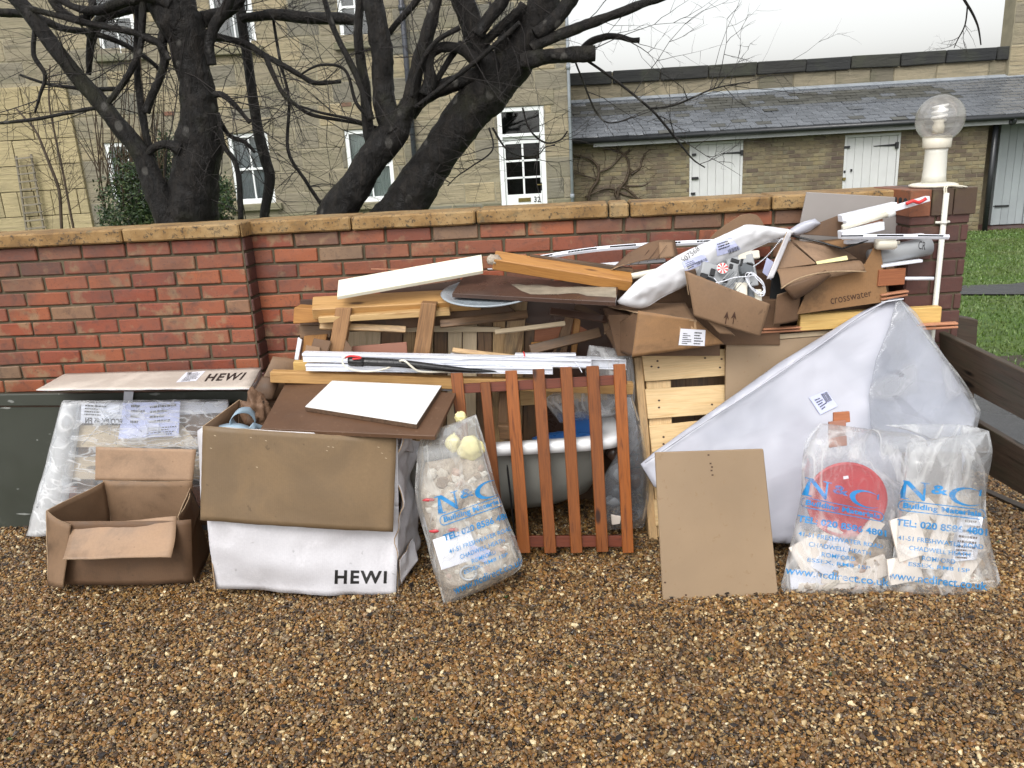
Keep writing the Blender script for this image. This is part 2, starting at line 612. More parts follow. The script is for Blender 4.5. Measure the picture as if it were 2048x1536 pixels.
def brick_mat(name, stops, patch, rough=0.75, pscale=9.0, dark=(0.05, 0.03, 0.025), pamt=0.8):
    t = NT(name)
    v = t.vec()
    base = t.ramp(t.oi.outputs['Random'], stops)
    n = t.noise(v, pscale, 4, 0.6)
    c = t.mix(t.ramp(n, [(0.56, 0.0), (0.66, pamt)]), base, patch)
    n2 = t.noise(t.vec((1, 1, 1.2)), pscale * 1.3, 5, 0.68, 0.8)
    c = t.mix(t.ramp(n2, [(0.54, 0.0), (0.70, 0.65)]), c, dark)
    n3 = t.noise(v, 90.0, 3, 0.7)
    c = t.mix(t.ramp(n3, [(0.60, 0.0), (0.70, 0.7)]), c, dark)
    geo = t.new('ShaderNodeNewGeometry'); gv = t.n.new('ShaderNodeTexNoise'); gv.inputs['Scale'].default_value = 1.7; gv.inputs['Detail'].default_value = 6; gv.inputs['Roughness'].default_value = 0.7
    t.l.new(geo.outputs['Position'], gv.inputs['Vector'])
    c = t.mix(t.ramp(gv.outputs['Fac'], [(0.45, 0.0), (0.62, 0.55)]), c, scal(dark, 1.3))
    t.set('Base Color', c)
    t.set('Roughness', t.ramp(n, [(0.3, rough - 0.2), (0.7, rough)]))
    t.bump(t.noise(v, 45.0, 5, 0.65), 0.5, 0.003)
    return t.m

M_ = {}
M_['brick'] = brick_mat('red_brick', [(0, (0.265, 0.066, 0.028)), (0.16, (0.195, 0.046, 0.023)), (0.30, (0.255, 0.080, 0.038)), (0.42, (0.155, 0.042, 0.023)),
                                      (0.56, (0.29, 0.086, 0.034)), (0.72, (0.20, 0.058, 0.029)), (0.88, (0.235, 0.095, 0.048)), (0.95, (0.21, 0.13, 0.075)), (1.0, (0.12, 0.044, 0.028))], (0.24, 0.15, 0.08), rough=0.6)
M_['brick_dark'] = brick_mat('purple_brick', [(0, (0.085, 0.032, 0.026)), (0.5, (0.105, 0.038, 0.029)), (1.0, (0.07, 0.03, 0.026))], (0.12, 0.06, 0.04), rough=0.6)
M_['brick_orange'] = brick_mat('cap_brick', [(0, (0.26, 0.075, 0.03)), (1.0, (0.14, 0.08, 0.045))], (0.09, 0.06, 0.035), rough=0.7)
M_['brick_soot'] = brick_mat('sooty_cap_brick', [(0, (0.075, 0.045, 0.025)), (1.0, (0.05, 0.034, 0.022))], (0.11, 0.09, 0.04), rough=0.7)
M_['brick_stock'] = brick_mat('yellow_stock_brick', [(0, (0.22, 0.18, 0.095)), (0.3, (0.17, 0.135, 0.075)), (0.5, (0.25, 0.21, 0.12)), (0.7, (0.115, 0.085, 0.055)), (0.85, (0.20, 0.17, 0.10)), (1, (0.09, 0.065, 0.045))], (0.20, 0.185, 0.12), pscale=3.0)
M_['mortar'] = basic('mortar', (0.115, 0.092, 0.055), 0.9, 0.55, 6, 0.5, 80)
M_['mortar_pale'] = basic('pale_mortar', (0.31, 0.275, 0.19), 0.9, 0.4, 3, 0.4, 60)

def coping_mat():
    t = NT('coping')
    v = t.vec()
    n = t.noise(v, 5.0, 5, 0.65)
    c = t.ramp(n, [(0.3, (0.12, 0.065, 0.022)), (0.45, (0.23, 0.13, 0.042)), (0.6, (0.31, 0.20, 0.085)), (0.75, (0.15, 0.115, 0.06))])
    h = t.noise(v, 55.0, 4, 0.75)
    c = t.mix(t.ramp(h, [(0.55, 0.0), (0.62, 0.9)]), c, (0.035, 0.025, 0.015))
    m = t.noise(v, 13.0, 4, 0.7)
    c = t.mix(t.ramp(m, [(0.60, 0.0), (0.70, 0.6)]), c, (0.09, 0.085, 0.05))
    t.set('Base Color', c); t.set('Roughness', 0.7)
    t.bump(h, 0.7, 0.004); t.bump(t.noise(v, 25.0), 0.5, 0.006)
    return t.m
M_['coping'] = coping_mat()

def stone_mat(name, stops, dark, mossy, rough=0.85):
    t = NT(name)
    v = t.vec()
    base = t.ramp(t.oi.outputs['Random'], stops)
    vs_ = t.vec((0.5, 0.5, 5.0))
    n = t.noise(vs_, 3.2, 6, 0.7, 0.4)
    c = t.mix(t.ramp(n, [(0.50, 0.0), (0.66, 0.55)]), base, dark)
    n2 = t.noise(v, 1.8, 4, 0.6)
    c = t.mix(t.ramp(n2, [(0.50, 0.0), (0.72, 0.6)]), c, mossy)
    n3 = t.noise(v, 26.0, 4, 0.7)
    c = t.mix(t.ramp(n3, [(0.60, 0.0), (0.72, 0.5)]), c, scal(dark, 0.7))
    t.set('Base Color', c); t.set('Roughness', rough)
    t.bump(n, 0.9, 0.03); t.bump(t.noise(v, 16.0, 5, 0.7), 0.6, 0.012)
    return t.m
M_['stone'] = stone_mat('sandstone', [(0, (0.36, 0.295, 0.18)), (0.25, (0.27, 0.23, 0.155)), (0.4, (0.175, 0.16, 0.125)), (0.6, (0.32, 0.27, 0.175)), (0.75, (0.14, 0.135, 0.115)), (0.9, (0.28, 0.24, 0.16)), (1, (0.21, 0.185, 0.135))], (0.070, 0.065, 0.052), (0.19, 0.175, 0.11))
M_['stone_low'] = stone_mat('mossy_sandstone', [(0, (0.20, 0.185, 0.12)), (0.4, (0.24, 0.21, 0.14)), (0.7, (0.16, 0.15, 0.10)), (1, (0.19, 0.18, 0.14))], (0.08, 0.078, 0.06), (0.145, 0.145, 0.075))
M_['stone_clean'] = stone_mat('clean_yellow_stone', [(0, (0.34, 0.28, 0.155)), (0.5, (0.39, 0.32, 0.18)), (1, (0.30, 0.25, 0.145))], (0.20, 0.165, 0.10), (0.27, 0.225, 0.13))
M_['stone_pale'] = stone_mat('parapet_stone', [(0, (0.18, 0.155, 0.105)), (0.5, (0.30, 0.255, 0.17)), (1, (0.11, 0.10, 0.075))], (0.06, 0.057, 0.042), (0.10, 0.10, 0.06))
M_['stone_black'] = stone_mat('blackened_stone', [(0, (0.018, 0.02, 0.022)), (0.6, (0.028, 0.028, 0.026)), (0.9, (0.035, 0.035, 0.028)), (1, (0.12, 0.12, 0.055))], (0.012, 0.012, 0.012), (0.045, 0.05, 0.03))
M_['slate'] = basic('slate', (0.13, 0.14, 0.155), 0.26, 0.2, 3.0, 0.2, 14, rand_v=0.14, bd=0.003)
M_['slate_dull'] = basic('dull_slate', (0.08, 0.08, 0.07), 0.45, 0.3, 3.0, 0.3, 14, rand_v=0.2, bd=0.003)  # sky sheen painted as colour: paler slates low, these darker ones higher up
M_['lead'] = basic('lead_flashing', (0.30, 0.33, 0.36), 0.5, 0.3, 4, 0.2, 20)
M_['white_paint'] = basic('white_paint', (0.78, 0.80, 0.80), 0.45, 0.06, 3, 0.1, 50)
M_['door_white'] = basic('old_white_paint', (0.56, 0.565, 0.56), 0.55, 0.12, 2.5, 0.25, 30, spots=9.0, spot_col=(0.5, 0.52, 0.47))
M_['door_grey'] = basic('grey_paint', (0.30, 0.33, 0.34), 0.5, 0.15, 2, 0.2, 30)
M_['black_metal'] = basic('black_iron', (0.015, 0.015, 0.017), 0.45, 0.3, 6, 0.2, 60)
M_['gutter'] = basic('black_gutter', (0.02, 0.022, 0.025), 0.35, 0.3, 4, 0.1, 30)
M_['downpipe'] = basic('slate_grey_downpipe', (0.055, 0.06, 0.075), 0.35, 0.3, 4, 0.1, 30)
M_['fascia'] = basic('fascia', (0.30, 0.31, 0.31), 0.6, 0.3, 2, 0.2, 20)
M_['dark_room'] = basic('dark_interior', (0.012, 0.013, 0.014), 0.9, 0.2, 1, 0)  # near-black colour stands in for shade in rooms, recesses and holes
M_['glass'] = glassy('window_glass', (0.85, 0.88, 0.88), 0.02)
M_['curtain'] = basic('net_curtain', (0.42, 0.44, 0.46), 0.9, 0.2, 8, 0.2, 40)
M_['curtain_pale'] = basic('pale_blind', (0.50, 0.55, 0.52), 0.9, 0.1, 3, 0.1, 40)
M_['brass'] = basic('tarnished_brass', (0.28, 0.22, 0.08), 0.35, 0.3, 10, 0.1, 40, metal=0.8)
def bark():
    t = NT('wet_bark')
    v = t.vec((1, 1, 1), rand=False)
    n = t.noise(t.vec((1, 1, 0.35), rand=False), 16.0, 7, 0.75, 0.6)
    c = t.ramp(n, [(0.3, (0.0025, 0.0022, 0.002)), (0.48, (0.007, 0.0056, 0.0046)), (0.62, (0.019, 0.0155, 0.0125)), (0.8, (0.050, 0.043, 0.035))])
    m = t.noise(v, 3.0, 3, 0.6)
    c = t.mix(t.ramp(m, [(0.56, 0.0), (0.7, 0.45)]), c, (0.028, 0.029, 0.012))
    t.set('Base Color', c)
    t.set('Roughness', t.ramp(n, [(0.35, 0.38), (0.65, 0.75)]))
    t.b.inputs['Specular IOR Level'].default_value = 0.3
    vo = t.new('ShaderNodeTexVoronoi'); vo.inputs['Scale'].default_value = 9.0
    t.l.new(t.vec((1, 1, 0.7), rand=False), vo.inputs['Vector'])
    k = t.ramp(vo.outputs['Distance'], [(0.20, 1.0), (0.28, 0.0)])
    vo2 = t.noise(v, 4.0, 2)
    kk = t.mix(1.0, k, t.ramp(vo2, [(0.50, 0.0), (0.58, 0.75)]), 'MULTIPLY')
    t.set('Base Color', t.mix(kk, c, (0.095, 0.09, 0.08)))
    t.bump(n, 1.0, 0.035); t.bump(t.noise(v, 40.0, 4), 0.8, 0.008)
    return t.m
M_['bark'] = bark()
M_['twig'] = basic('twig_bark', (0.014, 0.009, 0.007), 0.6, 0.5, 8, 0.2, 50)
M_['twig_brown'] = basic('brown_stem', (0.07, 0.045, 0.025), 0.6, 0.5, 8, 0.2, 50)
M_['card'] = cardboard('brown_cardboard', (0.215, 0.130, 0.073), 0.42)
M_['card_light'] = cardboard('tan_cardboard', (0.345, 0.222, 0.138), 0.34)
M_['card_olive'] = cardboard('plain_flap_cardboard', (0.185, 0.122, 0.064), 0.18)
M_['card_dark'] = cardboard('dark_shaded_cardboard', (0.13, 0.072, 0.038), 0.4)  # darker brown card; some carton faces wear it as painted shade
M_['card_orange'] = cardboard('ochre_cardboard', (0.27, 0.145, 0.062), 0.42)
M_['card_white'] = cardboard('white_faced_cardboard', (0.66, 0.65, 0.68), 0.12, rough=0.6)
M_['card_cream'] = cardboard('cream_faced_cardboard', (0.60, 0.53, 0.46), 0.12, rough=0.6)
M_['card_edge'] = basic('torn_card_edge', (0.40, 0.28, 0.17), 0.9, 0.4, 60, 0.5, 200)
M_['board_tan'] = basic('hardboard', (0.285, 0.20, 0.122), 0.7, 0.16, 2.5, 0.15, 120, spots=30, spot_col=(0.24, 0.16, 0.09))
M_['board_edge'] = basic('board_edge', (0.42, 0.33, 0.22), 0.8, 0.2, 9, 0.2, 90)
M_['board_brown'] = basic('brown_chipboard', (0.115, 0.058, 0.030), 0.55, 0.25, 5, 0.2, 160, spots=70, spot_col=(0.17, 0.10, 0.06))
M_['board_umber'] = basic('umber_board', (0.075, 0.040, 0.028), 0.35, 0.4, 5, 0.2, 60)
M_['board_grey'] = basic('grey_board', (0.30, 0.275, 0.26), 0.75, 0.15, 2, 0.1, 80)
M_['melamine'] = basic('white_melamine', (0.70, 0.70, 0.69), 0.25, 0.03, 2, 0.02, 30)
M_['cream_paint'] = basic('cream_paint', (0.74, 0.71, 0.57), 0.35, 0.05, 3, 0.05, 40)
M_['chip_edge'] = basic('chipboard_edge', (0.14, 0.08, 0.045), 0.9, 0.6, 60, 0.8, 150, bd=0.003)
M_['plastic_white'] = basic('white_plastic', (0.72, 0.74, 0.80), 0.28, 0.06, 4, 0.05, 40)
M_['plastic_cream'] = basic('cream_plastic', (0.72, 0.68, 0.57), 0.3, 0.12, 6, 0.05, 40)
M_['plastic_grey'] = basic('grey_plastic', (0.33, 0.34, 0.35), 0.4, 0.1, 4, 0.1, 40)
M_['plastic_dgrey'] = basic('dark_grey_plastic', (0.10, 0.11, 0.12), 0.4, 0.1, 4, 0.1, 40)
M_['black_rubber'] = basic('black_plastic', (0.012, 0.012, 0.013), 0.3, 0.3, 10, 0.6, 30, bd=0.003)
M_['green_board'] = basic('dark_green_paint', (0.042, 0.047, 0.036), 0.45, 0.25, 2.0, 0.15, 25, spots=6.0, spot_col=(0.058, 0.064, 0.052))
M_['scuff'] = basic('white_scuff', (0.26, 0.27, 0.25), 0.8, 0.5, 30, 0.2, 60)
M_['pine'] = wood('pine', (0.60, 0.40, 0.18), (0.40, 0.22, 0.08))
M_['pine_yellow'] = wood('yellow_pine', (0.62, 0.41, 0.14), (0.48, 0.29, 0.09), rand_v=0.08)
M_['pine_batten'] = wood('pine_batten', (0.52, 0.30, 0.11), (0.34, 0.17, 0.05), rand_v=0.08)
M_['pine_fresh'] = wood('fresh_pallet_wood', (0.68, 0.49, 0.26), (0.55, 0.35, 0.15), rand_v=0.10)
M_['bearer_wood'] = wood('stained_bearer_wood', (0.31, 0.165, 0.07), (0.13, 0.062, 0.028), weather=0.35, rand_v=0.15)
M_['orange_wood'] = wood('orange_timber', (0.40, 0.19, 0.05), (0.22, 0.085, 0.02), rand_v=0.1)
M_['cedar'] = wood('red_stained_slat', (0.27, 0.080, 0.014), (0.09, 0.022, 0.005), rough=0.42, rand_v=0.35, knots=True)
M_['cedar_dark'] = wood('dark_stained_rail', (0.16, 0.035, 0.014), (0.08, 0.018, 0.008), rough=0.42)
M_['old_wood'] = wood('weathered_pallet_wood', (0.38, 0.25, 0.12), (0.20, 0.11, 0.05), weather=0.5, rand_v=0.45)
M_['old_wood_dark'] = wood('dark_pallet_wood', (0.18, 0.10, 0.048), (0.07, 0.038, 0.018), weather=0.4, rand_v=0.3)
M_['red_wood'] = wood('reddish_plank', (0.36, 0.13, 0.055), (0.24, 0.07, 0.03), knots=False)
M_['fence_wood'] = wood('dark_fence_wood', (0.060, 0.040, 0.027), (0.022, 0.015, 0.011), weather=0.5, wcol=(0.035, 0.035, 0.022), rough=0.5)
M_['trellis'] = wood('weathered_trellis', (0.22, 0.19, 0.14), (0.12, 0.10, 0.08))
M_['pipe_white'] = basic('white_conduit', (0.68, 0.67, 0.60), 0.35, 0.15, 5, 0.05, 40)
M_['film'] = film('polythene', tint=(0.80, 0.80, 0.80), body=0.08, crease=0.34, broad=0.16)
M_['film_thick'] = film('milky_polythene', tint=(0.72, 0.72, 0.70), body=0.11, crease=0.28, broad=0.16, scale=6)
M_['film_faint'] = film('clear_cover', tint=(0.62, 0.63, 0.66), body=0.10, crease=0.22, broad=0.30, scale=2.2, bumpk=0.12, sheen=0.15)
M_['film_wrap'] = film('stretch_wrap', tint=(0.86, 0.87, 0.89), body=0.05, crease=0.30, broad=0.12, scale=4, stretch=(1.2, 4, 1), bumpk=0.2, sheen=0.2)
M_['film_edge'] = film('bunched_wrap', tint=(0.86, 0.87, 0.88), body=0.42, crease=0.40, broad=0.20, scale=6, stretch=(1, 1, 0.3), sheen=0.3)
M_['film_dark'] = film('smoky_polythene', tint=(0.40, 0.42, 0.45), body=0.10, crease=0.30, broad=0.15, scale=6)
def poly_white():
    t = NT('white_polythene')
    v = t.vec()
    n = t.noise(v, 3.5, 2, 0.5, 0.4)
    t.set('Base Color', t.ramp(n, [(0.3, (0.33, 0.34, 0.39)), (0.6, (0.43, 0.435, 0.49))]))
    t.set('Roughness', 0.26)
    t.b.inputs['Specular IOR Level'].default_value = 0.6
    t.bump(n, 0.3, 0.05); t.bump(t.noise(t.vec((1, 2.5, 1)), 5.0, 2, 0.5, 0.5), 0.2, 0.012)
    return t.m
M_['poly_white'] = poly_white()
M_['parcel'] = M_['poly_white'].copy(); M_['parcel'].name = 'creased_parcel_polythene'
for n_ in M_['parcel'].node_tree.nodes:
    if n_.type == 'VALTORGB':
        for e_ in n_.color_ramp.elements: e_.color = (0.60, 0.60, 0.62, 1)
for n_ in M_['parcel'].node_tree.nodes:
    if n_.type == 'BUMP': n_.inputs['Strength'].default_value = 0.8
M_['ink_blue'] = basic('cyan_ink', (0.008, 0.22, 0.52), 0.4, 0.0, 1, 0)
def ink_worn():
    t = NT('cyan_ink'); t.set('Base Color', (0.008, 0.20, 0.48)); t.set('Roughness', 0.4)
    tr = t.new('ShaderNodeBsdfTransparent'); m = t.new('ShaderNodeMixShader')
    t.l.new(t.ramp(t.noise(t.vec(), 14.0, 5, 0.7), [(0.50, 0.06), (0.66, 0.75)]), m.inputs[0])
    t.l.new(t.b.outputs[0], m.inputs[1]); t.l.new(tr.outputs[0], m.inputs[2]); t.l.new(m.outputs[0], t.out.inputs['Surface'])
    return t.m
M_['ink_blue'] = ink_worn()
M_['ink_black'] = basic('black_ink', (0.012, 0.012, 0.012), 0.5, 0.0, 1, 0)
M_['ink_brown'] = basic('brown_ink', (0.05, 0.02, 0.01), 0.6, 0.0, 1, 0)
M_['ink_red'] = basic('red_ink', (0.6, 0.03, 0.03), 0.5, 0.0, 1, 0)
M_['paper'] = basic('white_paper', (0.72, 0.73, 0.80), 0.6, 0.08, 5, 0.1, 20)
M_['paper_blue'] = basic('lilac_paper', (0.50, 0.53, 0.75), 0.6, 0.08, 5, 0.1, 20)
M_['tape'] = basic('clear_brown_tape', (0.42, 0.27, 0.15), 0.25, 0.1, 5, 0.1, 20)
M_['red_plastic'] = basic('red_lid', (0.46, 0.035, 0.045), 0.3, 0.12, 4, 0.1, 20)
M_['blue_plastic'] = basic('blue_plastic', (0.02, 0.10, 0.30), 0.35, 0.3, 6, 0.4, 12, bd=0.01)
M_['strap_blue'] = basic('pale_blue_strap', (0.30, 0.40, 0.48), 0.35, 0.1, 6, 0.1, 12)
M_['foam'] = basic('yellow_foam', (0.80, 0.72, 0.36), 0.8, 0.2, 12, 0.8, 40, bd=0.006)
M_['rubble'] = basic('plaster_rubble', (0.60, 0.52, 0.42), 0.8, 0.35, 11, 1.0, 22, bd=0.03, col2=(0.22, 0.165, 0.12), spots=16, spot_col=(0.66, 0.62, 0.55))
M_['plaster'] = basic('plasterboard_offcut', (0.74, 0.66, 0.58), 0.8, 0.15, 5, 0.3, 40, spots=8, spot_col=(0.55, 0.38, 0.28))
M_['pinkish'] = basic('pink_plaster', (0.55, 0.38, 0.31), 0.85, 0.3, 9, 0.7, 30, bd=0.01)
M_['terracotta'] = basic('terracotta_tile', (0.33, 0.15, 0.10), 0.7, 0.15, 5, 0.3, 40)
M_['kraft'] = basic('crumpled_kraft_paper', (0.16, 0.085, 0.045), 0.7, 0.3, 9, 0.8, 12, bd=0.02)
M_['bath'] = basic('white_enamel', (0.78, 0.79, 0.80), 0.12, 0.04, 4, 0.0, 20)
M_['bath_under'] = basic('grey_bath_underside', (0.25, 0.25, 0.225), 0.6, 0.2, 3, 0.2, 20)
M_['tin'] = basic('grey_enamel_tray', (0.30, 0.34, 0.37), 0.25, 0.15, 4, 0.05, 20)
M_['copper_strip'] = wood('copper_brown_strip', (0.48, 0.22, 0.12), (0.25, 0.10, 0.05), knots=False)
# ------------------------------------------------------------------ the setting
def lawn_z(x, y):
    d = max(0.0, y - 4.0)
    return -0.42 * min(1.3, d / 13.0) - 0.004

def lawn_hit(px, py):
    r = ray(px, py)
    t = 2.0
    for _ in range(4000):
        p = CAM + r * t
        if p.z <= lawn_z(p.x, p.y): return p
        t += 0.01
    return p

def grid_sheet(name, xs, ys, zf, mat, kind='structure'):
    vs = [(x, y, zf(x, y)) for y in ys for x in xs]
    nx = len(xs)
    fs = [(j * nx + i, j * nx + i + 1, (j + 1) * nx + i + 1, (j + 1) * nx + i) for j in range(len(ys) - 1) for i in range(nx - 1)]
    o = link(name, mesh_from(vs, fs, True), mat)
    return tag(o, kind=kind)

def gravel_ground_mat():
    t = NT('gravel_bed')
    v = t.vec(rand=False)
    vo = t.new('ShaderNodeTexVoronoi'); vo.inputs['Scale'].default_value = 95.0
    t.l.new(v, vo.inputs['Vector'])
    sep = t.new('ShaderNodeSeparateColor'); t.l.new(vo.outputs['Color'], sep.inputs[0])
    c = t.ramp(sep.outputs[0], [(0, (0.035, 0.025, 0.016)), (0.4, (0.10, 0.06, 0.03)), (0.75, (0.17, 0.10, 0.05)), (1, (0.25, 0.19, 0.12))])
    c = t.mix(t.ramp(vo.outputs['Distance'], [(0.4, 0.0), (0.6, 1.0)]), c, (0.012, 0.009, 0.006))
    t.set('Base Color', c); t.set('Roughness', 0.5)
    return t.m

def asphalt_mat():
    t = NT('wet_asphalt')
    v = t.vec(rand=False)
    n = t.noise(v, 160.0, 3, 0.7); b = t.noise(v, 1.4, 4, 0.6)
    c = t.ramp(n, [(0.35, (0.03, 0.031, 0.033)), (0.6, (0.075, 0.077, 0.08)), (0.75, (0.17, 0.17, 0.17))])
    t.set('Base Color', c); t.set('Roughness', t.ramp(b, [(0.4, 0.25), (0.6, 0.6)]))
    t.bump(n, 0.6, 0.004)
    return t.m

def lawn_mat():
    t = NT('lawn_soil')
    v = t.vec(rand=False)
    n = t.noise(v, 9.0, 6, 0.7); n2 = t.noise(v, 0.9, 3)
    c = t.ramp(n, [(0.3, (0.03, 0.055, 0.012)), (0.5, (0.06, 0.11, 0.02)), (0.7, (0.09, 0.15, 0.03))])
    c = t.mix(t.ramp(n2, [(0.4, 0.0), (0.7, 0.35)]), c, (0.10, 0.10, 0.03))
    t.set('Base Color', c); t.set('Roughness', 0.9)
    t.bump(n, 0.8, 0.03)
    return t.m

# one sheet reaching the horizon, gravel bed just above it, asphalt and lawn beyond the wall
far = [-180, -90, -40, -20, -10, -5, 0, 5, 10, 20, 40, 90, 180]
M_['lawn'] = lawn_mat()
grid_sheet('lawn', sorted(set(far + [-3, -1, 1, 3, 7])), [5.3, 5.6, 6, 7, 8, 9, 10, 12, 14, 16, 18, 22, 30, 45, 80, 180], lambda x, y: lawn_z(x, y) if y > 5.35 else -0.06, M_['lawn'])
grid_sheet('ground', far, [-60, -20, -5, -1, 2, 4, 5.4, 6], lambda x, y: -0.05, basic('earth', (0.05, 0.04, 0.025), 0.9))
gm = gravel_ground_mat()
grid_sheet('gravel_bed', [-14, -6, -3, 0, 2.6, 3.4], [-6, 0, 2, 4.1], lambda x, y: -0.008, gm)
M_['asphalt'] = asphalt_mat()
grid_sheet('asphalt_drive', [2.35, 3.0, 4.5, 8, 20, 40], [-6, 0, 2, 3, 4, 5.0, 5.45], lambda x, y: -0.004 if y < 5.3 else -0.02, M_['asphalt'])
# narrow footpath crossing the lawn
pa, pb = lawn_hit(1925, 582), lawn_hit(2048, 568)
pc, pd_ = lawn_hit(1925, 592), lawn_hit(2048, 592)
xs_ = [1.0, 2.5, 4, 6, 9, 14, 22]
vs, fs = [], []
for i, x in enumerate(xs_):
    y1 = pa.y + (pb.y - pa.y) / (pb.x - pa.x) * (x - pa.x)
    y0 = pc.y + (pd_.y - pc.y) / (pd_.x - pc.x) * (x - pc.x)
    y1 = max(y1, y0 + 0.45)
    for y in (y0, (y0 + y1) / 2, y1):
        vs.append((x, y, lawn_z(x, y) + 0.02))
for i in range(len(xs_) - 1):
    for k in range(2):
        a = i * 3 + k
        fs.append((a, a + 3, a + 4, a + 1))
tag(link('footpath', mesh_from(vs, fs), M_['asphalt']), kind='structure')

# grass blades
def blades(name, n, region, h, mat, seed, zf, hide=None):
    r = np.random.RandomState(seed)
    x = r.uniform(region[0], region[1], n); y = region[2] + (region[3] - region[2]) * r.rand(n) ** 1.5
    keep = np.ones(n, bool)
    if hide is not None: keep = np.array([not hide(a, b) for a, b in zip(x, y)])
    x, y = x[keep], y[keep]; n = len(x)
    z = np.array([zf(a, b) for a, b in zip(x, y)])
    an = r.uniform(0, 2 * np.pi, n); hh = h * r.uniform(0.5, 1.3, n); w = 0.004 + 0.0012 * y * 0.5
    lx, ly = r.uniform(-1, 1, n) * hh * 0.6, r.uniform(-1, 1, n) * hh * 0.6
    v = np.zeros((n, 3, 3))
    v[:, 0] = np.stack([x - np.cos(an) * w, y - np.sin(an) * w, z], 1)
    v[:, 1] = np.stack([x + np.cos(an) * w, y + np.sin(an) * w, z], 1)
    v[:, 2] = np.stack([x + lx, y + ly, z + hh], 1)
    f = np.arange(n * 3).reshape(n, 3)
    me = bpy.data.meshes.new(name)
    me.from_pydata(v.reshape(-1, 3).tolist(), [], f.tolist())
    return tag(link(name, me, mat), kind='stuff')

def grass_mat():
    t = NT('grass_blade')
    v = t.vec(rand=False)
    n = t.noise(v, 30.0, 2); n2 = t.noise(v, 1.2, 3)
    c = t.ramp(n, [(0.3, (0.045, 0.085, 0.014)), (0.55, (0.085, 0.155, 0.026)), (0.75, (0.16, 0.22, 0.05))])
    c = t.mix(t.ramp(n2, [(0.45, 0.0), (0.65, 0.6)]), c, (0.10, 0.115, 0.035))
    t.set('Base Color', c); t.set('Roughness', 0.5)
    return t.m
def on_path(x, y):
    y1 = pa.y + (pb.y - pa.y) / (pb.x - pa.x) * (x - pa.x)
    y0 = pc.y + (pd_.y - pc.y) / (pd_.x - pc.x) * (x - pc.x)
    return y0 - 0.03 < y < max(y1, y0 + 0.45) + 0.03
M_['grass'] = grass_mat()
g = blades('grass', 60000, (2.0, 10.5, 5.5, 16.5), 0.032, M_['grass'], 3, lawn_z, on_path)
g['label'] = 'short bright green grass on the lawn beyond the brick pillar'; g['category'] = 'grass'

